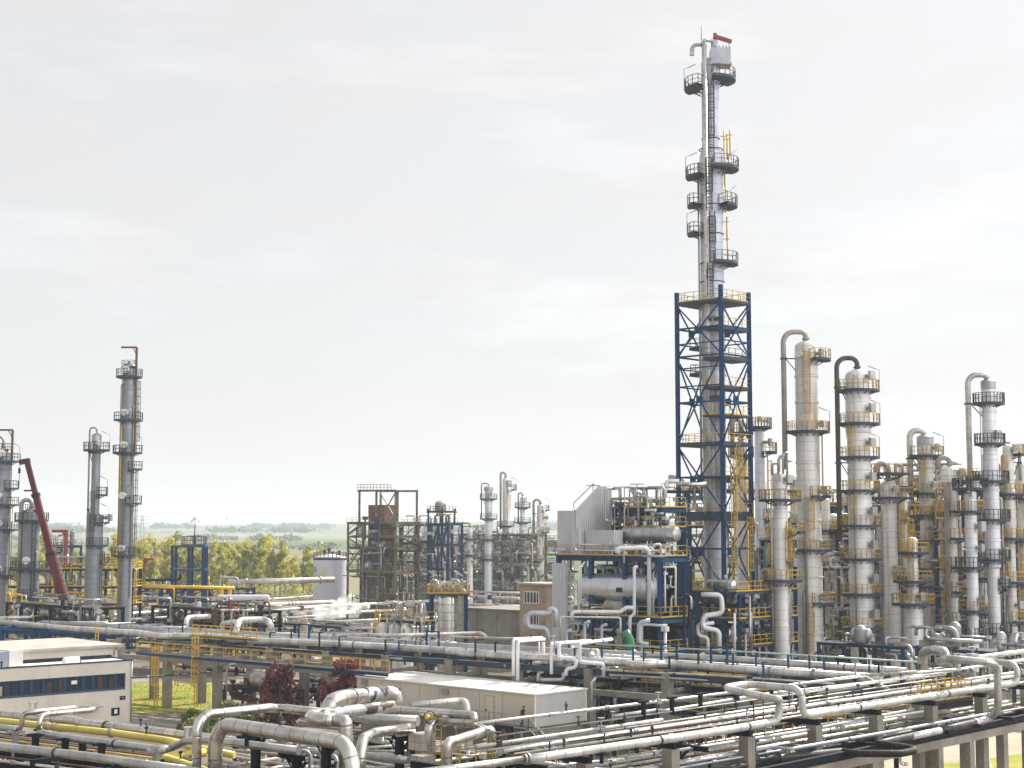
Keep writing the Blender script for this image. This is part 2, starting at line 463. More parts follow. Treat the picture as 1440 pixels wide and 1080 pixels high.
r2 = N.new('ShaderNodeMapRange'); r2.inputs[1].default_value = .50; r2.inputs[2].default_value = .68; r2.inputs[3].default_value = 0; r2.inputs[4].default_value = .7; L.new(n2.outputs[0], r2.inputs[0])
lift = wm('ADD', wm('ADD', wm('SUBTRACT', wm('SUBTRACT', 4.3, wm('MULTIPLY', wm('MAXIMUM', sp.outputs[2], 0.0), 1.0)), wm('MULTIPLY', wm('MAXIMUM', dkd.outputs['Value'], 0.0), 1.0)), r2.outputs[0]), fill_glow)
tot = wm('ADD', glow, lift)
vm = N.new('ShaderNodeVectorMath'); vm.operation = 'SCALE'; vm.inputs[0].default_value = (1.0, .995, .99); L.new(tot, vm.inputs['Scale'])
L.new(vm.outputs[0], mx.inputs[7])
L.new(mx.outputs[2], bg.inputs['Color'])
vs = scene.view_settings; vs.view_transform = 'Standard'; vs.look = 'None'; vs.gamma = 1; vs.exposure = .69
scene.cycles.max_bounces = 6; scene.cycles.diffuse_bounces = 2; scene.cycles.glossy_bounces = 3
scene.cycles.transparent_max_bounces = 6; scene.cycles.volume_bounces = 2
scene.cycles.use_denoising = True
scene.cycles.caustics_reflective = False; scene.cycles.caustics_refractive = False

# ------------------------------------------------------------------ ground
def ground_mat():
    m = bpy.data.materials.new('plant_ground'); m.use_nodes = True
    N = m.node_tree.nodes; L = m.node_tree.links; b = N['Principled BSDF']; b.inputs['Roughness'].default_value = .95
    b.inputs['Specular IOR Level'].default_value = .1
    geo = N.new('ShaderNodeNewGeometry')
    def ramp(src, stops):
        r = N.new('ShaderNodeValToRGB'); L.new(src, r.inputs[0]); e = r.color_ramp.elements
        e[0].position, e[0].color = stops[0][0], (*stops[0][1], 1); e[1].position, e[1].color = stops[-1][0], (*stops[-1][1], 1)
        for p, c in stops[1:-1]:
            k = e.new(p); k.color = (*c, 1)
        return r.outputs[0]
    def noise(s, d=5):
        t = N.new('ShaderNodeTexNoise'); t.inputs['Scale'].default_value = s; t.inputs['Detail'].default_value = d
        L.new(geo.outputs['Position'], t.inputs['Vector']); return t.outputs[0]
    near = ramp(noise(.11), [(.3, (.09, .078, .066)), (.5, (.19, .162, .132)), (.7, (.32, .275, .22))])
    vo = N.new('ShaderNodeTexVoronoi'); vo.inputs['Scale'].default_value = .0035
    mp = N.new('ShaderNodeMapping'); mp.inputs['Scale'].default_value = (.55, 1.3, 1); L.new(geo.outputs['Position'], mp.inputs['Vector']); L.new(mp.outputs[0], vo.inputs['Vector'])
    sp = N.new('ShaderNodeSeparateXYZ'); L.new(vo.outputs['Color'], sp.inputs[0])
    far = ramp(sp.outputs[0], [(0, (.07, .10, .045)), (.3, (.12, .14, .06)), (.55, (.10, .13, .065)), (.8, (.20, .17, .11)), (1, (.24, .22, .11))])
    spp = N.new('ShaderNodeSeparateXYZ'); L.new(geo.outputs['Position'], spp.inputs[0])
    r = N.new('ShaderNodeMapRange'); r.inputs[1].default_value = 410; r.inputs[2].default_value = 430; L.new(spp.outputs[1], r.inputs[0])
    mx = N.new('ShaderNodeMix'); mx.data_type = 'RGBA'; L.new(r.outputs[0], mx.inputs[0]); L.new(near, mx.inputs[6]); L.new(far, mx.inputs[7])
    L.new(mx.outputs[2], b.inputs['Base Color'])
    bp = N.new('ShaderNodeBump'); bp.inputs['Strength'].default_value = .3; L.new(noise(4.), bp.inputs['Height']); L.new(bp.outputs[0], b.inputs['Normal'])
    return m
mb = MB(); mb.quad(V((-5900, -140, 0)), V((5900, -140, 0)), V((5900, 8900, 0)), V((-5900, 8900, 0)))
tag(link('ground', mb, ground_mat()), None, None, None, 'structure')
def sheet(name, pts, m, z, kind='structure', label=None):
    mb = MB(); mb.v = [V((p.x, p.y, z)) for p in pts]; mb.face(tuple(range(len(pts))))
    if mb.v and (mb.v[1] - mb.v[0]).cross(mb.v[2] - mb.v[1]).z < 0: mb.f = [tuple(reversed(mb.f[0]))]
    return tag(link(name, mb, m), label, None, None, kind)
M['lawn'] = mat('lawn_turf', (.20, .27, .02), .95, 0, .2, .25, col2=(.38, .30, .05), bump=.8)
M['path'] = mat('tarmac_path', (.22, .20, .18), .9, 0, .15, .5)
M['sand'] = mat('pale_sandy_concrete', (.46, .38, .29), .9, 0, .1, .3, dirt=.3)
g0 = [az(160, 1004, 0), az(285, 1000, 0), az(300, 985, 0), az(300, 960, 0), az(150, 962, 0)]
sheet('lawn', g0, M['lawn'], .008)
sheet('lawn', [az(1392, 1066, 0), az(1470, 1055, 0), az(1500, 1075, 0), az(1400, 1090, 0)], M['lawn'], .012)
sheet('lawn', [az(1290, 1074, 0), az(1370, 1072, 0), az(1380, 1090, 0), az(1280, 1092, 0)], M['lawn'], .012)
sheet('path', [az(165, 1010, 0), az(330, 1004, 0), az(345, 1018, 0), az(165, 1032, 0)], M['path'], .004)
kb0, kb1 = az(165, 1009, 0), az(330, 1003, 0)
mb = MB(); mb.beam(kb0 + Z * .06, kb1 + Z * .06, .18, .13); tag(link('kerb', mb, M['concrete']), None, None, None, 'structure')
sheet('yard', [az(1210, 1092, 0), az(1270, 1020, 0), az(1480, 985, 0), az(1600, 1040, 0), az(1500, 1095, 0)], M['sand'], .004)
# short grass blades on the lawn
mb = MB()
for i in range(5200):
    p = az(R.uniform(160, 296), 738 + 20 * F / R.uniform(165, 196), 0)
    h = R.uniform(.05, .16); a = R.uniform(0, PI); d = V((math.cos(a), math.sin(a), 0)) * .06
    n = len(mb.v); mb.v += [p - d, p + d, p + Z * h + V((R.uniform(-.06, .06), R.uniform(-.06, .06), 0))]; mb.face((n, n + 1, n + 2))
tag(link('grass', mb, M['leaf_green'] if False else leafmat('lawn_blades', (.10, .15, .02), (.20, .26, .03), (.38, .36, .06), .4)), 'short sunlit grass between the concrete pipe rack legs', None, None, 'stuff')

# ------------------------------------------------------------------ far land
def hill(name, Y, x0, x1, top, seed, m, depth=900):
    rr = random.Random(seed); mb = MB(); n = 60; ph = [rr.uniform(0, 6) for _ in range(5)]
    for i in range(n + 1):
        t = i / n; x = x0 + (x1 - x0) * t
        h = top * (.55 + .22 * math.sin(t * 7 + ph[0]) + .14 * math.sin(t * 17 + ph[1]) + .09 * math.sin(t * 37 + ph[2])) * math.sin(PI * t) ** .3
        for dy, k in ((-depth, 0), (-depth * .5, .55), (0, 1), (depth, .2)):
            mb.v.append(V((x, Y + dy, -2 + (h + 2) * k)))
    for i in range(n):
        for j in range(3):
            a = i * 4 + j; mb.face((a, a + 4, a + 5, a + 1), True)
    tag(link(name, mb, m), None, None, None, 'structure')
M['field'] = mat('far_fields', (.08, .105, .06), .95, 0, .1, .004, col2=(.24, .22, .12))
M['woodhill'] = mat('far_wooded_slope', (.05, .08, .04), .95, 0, .2, .006, col2=(.13, .15, .07))
hill('hills', 2600, -1600, 900, 16, 3, M['field'], 600)
hill('hills', 4200, -3200, 2600, 34, 5, M['woodhill'], 800)
hill('hills', 6200, -4600, 4200, 46, 8, M['woodhill'], 1000)
def leafball(mb, c, rx, rz, n, s, rr):
    for i in range(n):
        while True:
            d = V((rr.uniform(-1, 1), rr.uniform(-1, 1), rr.uniform(-1, 1)))
            if .15 < d.length < 1: break
        p = c + V((d.x * rx, d.y * rx, d.z * rz))
        a = V((rr.gauss(0, 1), rr.gauss(0, 1), rr.gauss(0, 1))).normalized(); b = a.cross(V((rr.gauss(0, 1), rr.gauss(0, 1), .3))).normalized()
        k = s * rr.uniform(.6, 1.3)
        n0 = len(mb.v); mb.v += [p - a * k - b * k * .6, p + a * k - b * k * .5, p + a * k * .8 + b * k * .6, p - a * k * .7 + b * k * .5]
        mb.face((n0, n0 + 1, n0 + 2, n0 + 3))
rr = random.Random(5); mb = MB()
for Y, cnt, x0, x1, hh in ((900, 30, -420, -40, 5), (1300, 90, -560, -30, 7), (1900, 150, -800, 60, 9), (2700, 260, -1100, 300, 12), (3600, 260, -1500, 500, 16)):
    for i in range(cnt):
        t = rr.random(); x = x0 + (x1 - x0) * t
        if math.sin(x * .021 + Y) < -.2: continue
        h = hh * rr.uniform(.4, .95); y = Y + rr.uniform(-60, 60) + 40 * math.sin(x * .01)
        zb = 0 if Y < 1800 else (1 if Y < 2000 else (7 if Y < 3000 else 12))
        leafball(mb, V((x, y, zb + h * .45)), h * rr.uniform(.8, 2.4), h * .5, 60, h * .2, rr)
tag(link('far_woods', mb, M['leaf_far']), 'distant hedgerows and woods across the hazy fields', None, None, 'stuff')

# ------------------------------------------------------------------ trees
def limb_tree(mbt, mbl, o, h, rad, rr, leafs, ls, crown_lo=.25, nl=9):
    pts = [o.copy()]
    for i in range(1, 6):
        pts.append(o + V((rr.uniform(-.2, .2) * i * .3, rr.uniform(-.2, .2) * i * .3, h * .88 * i / 5)))
    for i in range(5):
        r0 = h * .016 * (1 - i / 5.6); mbt.tube([pts[i], pts[i + 1]], r0, 6, cap=False)
    for k in range(nl):
        t = rr.uniform(crown_lo, .92); b = o.lerp(pts[-1], t); b.x = pts[min(4, int(t * 5))].x; b.y = pts[min(4, int(t * 5))].y
        a = rr.uniform(0, 2 * PI); rl = rad * (1.05 - abs(t - .5) * .9) * rr.uniform(.7, 1.1)
        e = b + V((math.cos(a) * rl, math.sin(a) * rl, rl * rr.uniform(.5, 1.1)))
        mbt.tube([b, b.lerp(e, .5) + Z * rl * .06, e], h * .005, 4, cap=False)
        for q in (.45, .75, 1.0):
            leafball(mbl, b.lerp(e, q), rad * .42 * rr.uniform(.7, 1.2), rad * .4 * rr.uniform(.7, 1.3), leafs // (nl * 3), ls, rr)
protos = []
def tree_pair(seed, h, rad, leafs, ls, lm, label, loc, group, lo=.25, nl=9, name='tree', cat='tree'):
    rr = random.Random(seed); t, l = MB(), MB()
    limb_tree(t, l, V((0, 0, 0)), h, rad, rr, leafs, ls, lo, nl)
    o = T(name, label, cat, (0, 0, 0), group)
    link('trunk', t, M['bark'], o); link('crown', l, lm, o)
    o.location = loc
    return o
def dup(o, loc, rz=0, sc=1.0, label=None):
    r = o.copy(); COL.objects.link(r); r.location = loc; r.rotation_euler = (0, 0, rz); r.scale = (sc, sc, sc); ALL.append(r)
    if label: r['label'] = label
    for ch in list(o.children):
        c = ch.copy(); COL.objects.link(c); c.parent = r
    return r
TG = 'spring trees along the plant boundary'
TL = 'yellow-green spring tree in the row between the plant and the fields'
tp = []
spec = [(1, 18.0, 3.0, 2100, .29, M['leaf_spring']), (2, 16, 2.8, 1900, .29, M['leaf_spring']), (3, 19, 2.9, 1700, .27, M['leaf_spring']),
        (4, 14.5, 3.0, 1900, .29, M['leaf_olive'])]
spots = []
rr = random.Random(21)
x = 168
while x < 452:
    spots.append((x, rr.uniform(425, 470))); x += rr.uniform(5.5, 11)
for x in (24, 46, 76, 96, 112, 66): spots.append((x, rr.uniform(430, 470)))
for i, (px, Y) in enumerate(spots):
    k = i % 4; loc = ay(px, 800, Y); loc.z = 0
    lab = TL if k < 3 else 'dull olive bushy tree in the row between the plant and the fields'
    if i < 4: tp.append(tree_pair(*spec[k], lab, loc, TG, .14, 12))
    else: dup(tp[k], loc, rr.uniform(0, 6), rr.uniform(.78, 1.02) * (.8 if px > 400 else 1), lab)
mb = MB(); rr = random.Random(9)
for i in range(90):
    p = ay(rr.uniform(10, 480), 800, rr.uniform(415, 430)); leafball(mb, V((p.x, p.y, rr.uniform(.8, 3.2))), 2.6, 2.0, 46, .32, rr)
tag(link('undergrowth', mb, M['leaf_olive']), 'dark scrub growing below the spring trees', None, None, 'stuff')
def crown_tree(px, pyt, pyb_z, Y, wpx, lm, label, name, seed, cat='tree', leafs=4600, ls=.15, hscale=1.0):
    rr = random.Random(seed); c = ay(px, pyt, Y); h = c.z; rad = wpx / 2 * mpp(Y)
    o = T(name, label, cat, (c.x, c.y, 0)); t, l = MB(), MB()
    b = V((c.x, c.y, 0))
    t.tube([b, b + Z * h * .45, b + Z * h * .8], .13, 7)
    for k in range(85):
        tt = rr.uniform(.16, .97); a = rr.uniform(0, 2 * PI)
        rl = rad * (.95 if tt < .62 else 1.5 * (1.04 - tt) + .2) * rr.uniform(.3, 1.0) * (1.3 if rr.random() < .25 else 1)
        s = b + Z * h * tt * .8; e = b + V((math.cos(a) * rl, math.sin(a) * rl, h * tt * .96))
        t.tube([s, e], .035, 4, cap=False)
        leafball(l, e, rad * rr.uniform(.17, .30), rad * rr.uniform(.15, .28) * hscale, int(leafs // 72 * rr.uniform(.5, 1.3)), ls, rr)
    link('trunk', t, M['bark'], o); link('crown', l, lm, o)
crown_tree(394, 930, 0, 151, 64, M['leaf_red'], 'dense copper-leaved tree standing beside the green shrubs', 'copper_tree', 3)
crown_tree(486, 923, 0, 152, 66, M['leaf_red'], 'spreading copper-leaved tree at the corner of the cream cabin', 'copper_tree', 4)
def bush(px, pyt, Y, wpx, label, seed, name='shrub', lm='leaf_green'):
    rr = random.Random(seed); c = ay(px, pyt, Y); h = c.z; rad = wpx / 2 * mpp(Y); b = V((c.x, c.y, 0))
    o = T(name, label, 'shrub', b); t, l = MB(), MB()
    for k in range(34):
        a = rr.uniform(0, 2 * PI); q = math.sqrt(rr.random()) * .85; tt = rr.uniform(.3, .95) * math.sqrt(max(.1, 1 - q * q * .8))
        e = b + V((math.cos(a) * q * rad, math.sin(a) * q * rad, h * tt))
        t.tube([b, e], .03, 4, cap=False); leafball(l, e, rad * .22, h * .13, 110, .16, rr)
    link('stems', t, M['bark'], o); link('foliage', l, M[lm], o)
bush(276, 997, 151, 60, 'rounded glossy green shrub beside the tarmac path', 1)
bush(338, 983, 156, 84, 'wide low green shrub between the path and the copper tree', 2)
bush(664, 868, 240, 26, 'round green shrub growing against the long concrete wall', 3, lm='leaf_olive')
bush(600, 880, 205, 30, 'dark green shrub growing beside the silver storage vessel', 6)
bush(24, 1068, 124, 40, 'green shrub growing below the yellow pipe', 5)

# ------------------------------------------------------------------ haze
mb = MB(); mb.box(-5950, 5950, -150, 8950, -3, 80)
hz = link('haze', mb, bpy.data.materials.new('haze_air')); tag(hz, 'pale spring haze over the plain', None, None, 'stuff')
hm = hz.data.materials[0]; hm.use_nodes = True; hm.node_tree.nodes.remove(hm.node_tree.nodes['Principled BSDF'])
pv = hm.node_tree.nodes.new('ShaderNodeVolumePrincipled'); pv.inputs['Color'].default_value = (.78, .89, 1, 1)
pv.inputs['Density'].default_value = .00017; pv.inputs['Anisotropy'].default_value = .2
hm.node_tree.links.new(pv.outputs[0], hm.node_tree.nodes['Material Output'].inputs['Volume'])
# ------------------------------------------------------------------ columns
def ring_platform(root, c, z, r, a0, a1, out, deckm, railm, posts=1.4, rt=.068, lamp=None):
    """annular service platform from angle a0 to a1 (degrees, ccw from +X) round a column"""
    mb = MB(); n = max(4, int((a1 - a0) / 14)); A = [math.radians(a0 + (a1 - a0) * i / n) for i in range(n + 1)]
    th = .3
    ro = r + out; ri = r + .02
    d = lambda a, q: V((c.x + q * math.cos(a), c.y + q * math.sin(a), z))
    for a, b in zip(A[:-1], A[1:]):
        i0, i1, o0, o1 = d(a, ri), d(b, ri), d(a, ro), d(b, ro)
        mb.quad(i0, o0, o1, i1); mb.quad(i1 - Z * th, o1 - Z * th, o0 - Z * th, i0 - Z * th); mb.quad(o0 - Z * th, o1 - Z * th, o1, o0)
    for a in A[::2]:
        mb.beam(d(a, ri) - Z * (th + out * .28), d(a, ri + out * .55) - Z * (th + .02), .08)
    p = link('platform', mb, M[deckm], root)
    rb = MB(); full = a1 - a0 >= 359
    pts = [d(a, ro - .04) for a in (A[:-1] if full else A)]
    if not full: pts = [d(A[0], ri + .05)] + pts + [d(A[-1], ri + .05)]
    rb.rail(pts, 1.1, full, posts, rt, False)
    link('railing', rb, M[railm], p)
    if lamp is not None:
        a = math.radians(lamp); q = d(a, ro + .05); i = d(a, ro - 1.3) if lamp < 360 else d(a, ro + .9)
        lb = MB(); lb.beam(q - Z * .3, q + Z * 2.3, .06); lb.beam(q + Z * 2.3, i + Z * 2.9, .06); lb.beam(q.lerp(i, .35) + Z * 2.47, i + Z * 2.88, .16, .1)
        link('floodlight', lb, M['galv'], p)
def column(label, px, pyr, Y, prof, cm, plats=(), rings=(), goose=None, man=(), lads=(), side=(), name='distillation_tower', cat='column',
           group='process columns of the refinery', nozz=(), flat=False, topcap=None, dark=None, railm='oldsteel', deckm='blue_dk', zb=0., extra=None):
    b = ay(px, pyr, Y); k = mpp(Y); zf = lambda py: ay(px, py, Y).z
    c = V((b.x, b.y, 0)); root = T(name, label, cat, (c.x, c.y, zb), group)
    sec = [(zf(py), wpx / 2 * k) for py, wpx in prof]
    pr = []; zt, rt = sec[0]; dh = min(.55 * rt * 1.2, 1.2)
    if flat: pr = [(.001, zt), (rt, zt)]
    else:
        for i in range(7):
            a = PI / 2 * i / 6; pr.append((max(.001, rt * math.sin(a)), zt - dh * (1 - math.cos(a))))
    rad = lambda z: next((r for (zz, r) in reversed(sec) if z <= zz), sec[0][1])
    last = rt
    for zz, r in sec[1:]:
        tz = abs(r - last) * 1.3
        pr += [(last, zz + tz), (r, zz)]; last = r
    for py in rings:
        zz = zf(py); r = rad(zz); pr += [(r, zz + .14), (r + .09, zz + .13), (r + .09, zz - .07), (r, zz - .08)]
    pr += [(last, zb)]
    pr.sort(key=lambda q: -q[1]); pr = pr[:]
    if not flat: pass
    mb = MB(); mb.lathe(c, pr[::-1], 28); 
    link('shell', mb, M[cm], root)
    for pl in plats:
        py, a0, a1, out = pl[:4]; o = pl[4] if len(pl) > 4 else {}
        z = zf(py); ring_platform(root, c, z, rad(z), a0, a1, out, o.get('d', deckm), o.get('r', railm), lamp=o.get('lamp'))
    if goose:
        gx, gt, gb, gw = goose[:4]; gm = goose[4] if len(goose) > 4 else 'tan_pipe'; r = gw / 2 * k
        g0 = ay(gx, gt, Y); zt2 = zf(gt) - r; dx = (gx - px) * k
        mb = MB(); sgn = 1 if dx > 0 else -1
        mb.tube([c + Z * (zf(prof[0][0]) - .3), c + Z * zt2, c + V((dx, 0, zt2)), c + V((dx, 0, zf(gb)))], r, 14, bend=min(abs(dx) * .48, r * 4.5), steps=8)
        mb.lathe(c + Z * (zf(prof[0][0]) + .1), [(r * 1.02, 0), (r * 1.45, 0), (r * 1.45, .22), (r * 1.02, .22)], 14)
        link('overhead_pipe', mb, M[gm], root)
        n = max(1, int((zf(prof[0][0]) - zf(gb)) / 9)); sb = MB()
        for i in range(n):
            z = zf(prof[0][0]) - 2.2 - i * 9
            rr_ = rad(z); p0 = c + V((sgn * rr_ * .95, -.1, z)); p1 = c + V((dx - sgn * r, -.1, z))
            if abs(dx) - r > rr_ + .3:
                sb.beam(p0, p1, .14); sb.beam(p0 - Z * 1.5, p1 - Z * .1, .1); sb.box(-r * 1.15, r * 1.15, -r * 1.15, r * 1.15, -.1, .1, c + V((dx, 0, z)))
        if sb.v: link('pipe_bracket', sb, M['steel'], root)
    for py, ang, wpx in man:
        z = zf(py); a = math.radians(ang); r = rad(z); d = V((math.cos(a), math.sin(a), 0)); q = wpx / 2 * k
        mb = MB(); p0 = c + Z * z + d * (r - .1); mb.tube([p0, p0 + d * .75], q * .85, 16); mb.tube([p0 + d * .75, p0 + d * .95], q, 16)
        link('manhole', mb, M['roofwhite'] if cm == 'col_grey' else M[cm], root)
    for ang, py0, py1 in lads:
        z0, z1 = zf(py0), zf(py1); a = math.radians(ang); r = max(rad(z0), rad(z1)); d = V((math.cos(a), math.sin(a), 0))
        mb = MB(); p = c + d * (r + .3) + Z * z0; mb.ladder(p, z1 - z0, d, .5, .06); lo = link('ladder', mb, M['yellow_pale'] if railm != 'steel' else M['steel'], root)
        mb = MB(); mb.cage(p, z1 - z0, d, .05); link('safety_cage', mb, M['yellow_pale'] if railm != 'steel' else M['steel'], lo)
    for dx, py0, py1, wpx, mm in side:
        r = wpx / 2 * k; z0, z1 = zf(py0), zf(py1); rr_ = rad(z0)
        x = dx * k; y = -math.sqrt(max(0, (rr_ + r + .1) ** 2 - x * x)) if abs(x) < rr_ + r + .1 else -.15
        p = c + V((x, y, 0)); mb = MB(); inn = c + V((x * .3, y * .2, 0))
        mb.tube([inn + Z * z0, p + Z * z0, p + Z * z1], r, 9); link('riser_pipe', mb, M[mm], root)
    for py, ang, wpx, ln in nozz:          # box-like insulated nozzles and instruments
        z = zf(py); a = math.radians(ang); d = V((math.cos(a), math.sin(a), 0)); r = rad(z); q = wpx / 2 * k
        mb = MB(); p0 = c + Z * z + d * (r - .1); mb.tube([p0, p0 + d * ln], q * .6, 10); mb.obox(p0 + d * (ln + q * .4), d * q * .5, d.cross(Z) * q, Z * q * 1.25)
        link('nozzle', mb, M['galv'], root)
    if topcap:
        z = zf(prof[0][0]); r = rt * topcap
        mb = MB(); mb.lathe(c + Z * (z - .5), [(.001, 0), (r, 0), (r, 1.0), (r * .5, 1.25), (.001, 1.25)], 20); link('top_flange', mb, M['galv'], root)
    if extra: extra(root, c, zf, k)
    return root, c, zf, k
M['blue_dk'] = mat('dark_blue_deck_paint', (.022, .045, .085), .6, .0, .2, .7, dirt=.25)
def davit(hgt, arm, m, py_base, dx):
    def f(root, c, zf, k):
        mb = MB(); x = dx * k; p = c + V((x, -.6, 0)); z0 = zf(py_base); z1 = zf(hgt)
        mb.beam(p + Z * z0, p + Z * z1, .28); mb.beam(p + Z * z1, p + V((arm * k, 0, z1)), .28); mb.beam(p + Z * (z1 - 1.2), p + V((arm * k * .25, 0, z1)), .12)
        link('davit', mb, M[m], root)
        tr = MB(); t = zf(hgt) - .2
        p2 = c + Z * (t - 3.0); 
        tr.rail([p2 + V((-1, -1, 0)), p2 + V((1, -1, 0)), p2 + V((1, 1, 0)), p2 + V((-1, 1, 0))], 1.1, True, 1, .06); tr.box(-1.05, 1.05, -1.05, 1.05, -.15, 0, p2)
        tr.tube([p2 - Z * 1, p2 + Z * 1.0], .25, 8)
        link('top_platform', tr, M['steel'], root)
    return f
SR = dict(railm='steel', deckm='blue_dk')
# left group, about 250 m away
Y0 = 250
column('tallest grey column of the western group, with a brown davit frame on top', 178, 700, Y0, [(510, 19), (700, 20), (770, 20)], 'col_grey',
       [(529, 0, 360, 1.0), (590, 200, 385, 1.2), (636, 160, 380, 1.25, dict(lamp=350)), (659, 290, 380, 1.3), (707, 280, 390, 1.25, dict(lamp=300)), (780, 150, 370, 1.1)],
       rings=(640, 700, 770), man=((521, 262, 10), (581, 262, 10), (626, 262, 10), (697, 262, 10), (771, 262, 10)), lads=((355, 640, 530), (340, 780, 660)),
       side=((-9, 540, 770, 2.2, 'tan_pipe'), (-7, 600, 855, 2.5, 'yellow_pale'), (-4.5, 700, 855, 1.5, 'tan_pipe'), (9, 570, 840, 1.8, 'tan_pipe')),
       extra=davit(489, -22, 'rusty', 640, 11), **SR)
column('slim grey column that widens low down, beside the tallest western column', 134, 700, 246, [(616, 12), (724, 24 * .95), (780, 24)], 'col_grey',
       [(632, 0, 360, 1.35, dict(lamp=5)), (695, 300, 400, 1.25, dict(lamp=350)), (734, 290, 395, 1.0, dict(lamp=350)), (766, 250, 390, .9), (789, 330, 390, 1.0)],
       rings=(722, 768, 800), man=((624, 300, 8),), lads=((270, 766, 690), (330, 850, 770)), goose=(124, 600, 790, 2.6, 'tan_pipe'), topcap=1.1, nozz=((728, 350, 8, 1.2),), **SR)
column('stout grey column behind the red crane boom, with a bent overhead pipe', 43, 780, 243, [(714, 23), (800, 25)], 'col_grey',
       [(731, 0, 360, 1.3), (799, 140, 380, 1.7), (838, 250, 380, 1.5)], rings=(740, 760, 799, 815, 830), man=((788, 268, 11),), goose=(28, 700, 860, 6, 'tan_pipe'),
       lads=((300, 855, 733),), side=((11, 775, 860, 2.0, 'grey_pipe'),), extra=davit(690, -18, 'rusty', 735, 8), **SR)
column('grey column cut by the frame edge, with a brown davit and manholes', 1, 760, 247, [(630, 23), (780, 22)], 'col_grey',
       [(648, 200, 370, 1.4, dict(lamp=350)), (686, 300, 390, 1.2), (709, 200, 380, 1.3), (744, 280, 380, 1.4), (808, 200, 380, 1.6)],
       rings=(660, 730, 760), man=((638, 280, 11), (697, 275, 9), (736, 275, 11), (800, 280, 11)), side=((13, 650, 860, 1.6, 'tan_pipe'), (15.5, 700, 860, 1.2, 'yellow_pale')),
       extra=davit(605, -26, 'rusty', 650, 14), goose=(-14, 612, 700, 4, 'tan_pipe'), **SR)
# middle distance group, about 380 m away
MR = dict(railm='oldsteel', deckm='blue_dk')
Ym = 372
column('pale column with a thin square-topped overhead pipe, in the middle distance', 687, 760, Ym, [(688, 10.5), (760, 11)], 'col_blue',
       [(701, 0, 360, 1.2), (729, 0, 360, 1.2), (758, 0, 360, 1.3), (786, 0, 360, 1.0)], rings=(715, 745, 790, 810), goose=(677, 679, 730, 1.5, 'steel'),
       nozz=((694, 280, 6, .6), (722, 280, 5, .6), (778, 340, 6, .7)), topcap=1.25, **MR)
column('tall brownish column with a hooked overhead pipe, tallest of the middle distance', 711, 760, Ym + 4, [(672, 8.5), (738, 9)], 'col_tan',
       [(688, 300, 400, 1.9, dict(lamp=350)), (739, 0, 360, 1.3), (786, 270, 400, 1.4)], goose=(704, 663, 744, 3, 'tan_pipe'), nozz=((680, 310, 7, .5),), rings=(700, 720), lads=((320, 730, 690),), **MR)
column('slim pale column with a narrow hooked pipe, between two brownish columns', 735, 760, Ym, [(698, 7), (735, 9)], 'col_white',
       [(713, 0, 400, 1.3), (734, 0, 360, 1.4), (757, 0, 360, 1.4), (779, 0, 360, 1.2)], goose=(729, 692, 736, 2.2, 'tan_pipe'), nozz=((703, 290, 6, .6), (770, 320, 6, .8)), rings=(720, 745), **MR)
column('brownish column with a wide hooked pipe, nearest the grey corrugated wall', 760, 760, Ym, [(709, 9.5), (748, 9)], 'col_tan',
       [(717, 300, 400, 1.3, dict(lamp=350)), (748, 290, 400, 1.4), (776, 330, 390, 1.2)], goose=(750.5, 701, 750, 3.6, 'tan_pipe'), rings=(730,), lads=((330, 800, 720),), nozz=((728, 350, 5, .8),), **MR)
column('short brown-topped column under a level pipe, beside the blue lattice frame', 661, 780, Ym - 6, [(742, 8), (757, 8.5)], 'col_tan',
       [(757, 0, 360, 1.2), (780, 0, 360, 1.2)], goose=(633, 734, 738, 3, 'tan_pipe'), rings=(765,), nozz=((768, 320, 5, .8), (790, 320, 5, .8)), **MR)

# eastern group
OR = dict(railm='yellow_pale', deckm='blue_dk')
Y1 = 188
column('pale column with a tall brown goose-neck pipe and a stained ladder panel', 1137, 700, Y1, [(479, 32), (605, 33), (760, 35)], 'col_tan',
       [(505, 280, 385, 1.6), (606, 0, 360, 1.2, dict(lamp=350)), (697, 270, 400, 1.3), (772, 150, 390, 1.2), (846, 270, 395, 1.4)], rings=(530, 566, 612, 651, 732, 760, 812, 852, 890),
       goose=(1105, 463, 660, 7.5, 'tan_pipe'), man=((500, 235, 9),), lads=((262, 606, 492), (268, 772, 700), (262, 915, 846)), nozz=((498, 320, 9, .6), (597, 320, 7, .5), (690, 320, 9, .6), (765, 320, 8, .6), (838, 310, 8, .6)),
       side=((20, 610, 690, 2, 'tan_pipe'), (-8, 700, 920, 4, 'tan_pipe'), (-12, 830, 920, 4, 'tan_pipe')), **OR)
column('widest pale column, ringed by evenly spaced platforms, with a dark goose-neck pipe', 1209, 700, Y1 - 2, [(519, 35), (610, 32), (700, 33), (860, 33)], 'col_white',
       [(548, 0, 360, 1.05, dict(lamp=355)), (595, 0, 360, 1.05, dict(lamp=355)), (642, 0, 360, 1.05, dict(lamp=355)), (689, 0, 360, 1.05), (738, 0, 360, 1.05), (785, 0, 360, 1.05), (834, 0, 360, 1.05), (882, 0, 360, 1.05)],
       rings=(560, 660, 860, 900), goose=(1180, 500, 760, 7, 'dark_duct'), man=((527, 255, 8),), nozz=tuple((p, 305, 10, .7) for p in (530, 575, 623, 671, 719, 766, 813, 862)),
       lads=((225, 642, 597), (230, 738, 690), (228, 915, 884)), side=((-11, 640, 900, 2.0, 'tan_pipe'), (15, 720, 900, 1.6, 'white_pipe')), **OR)
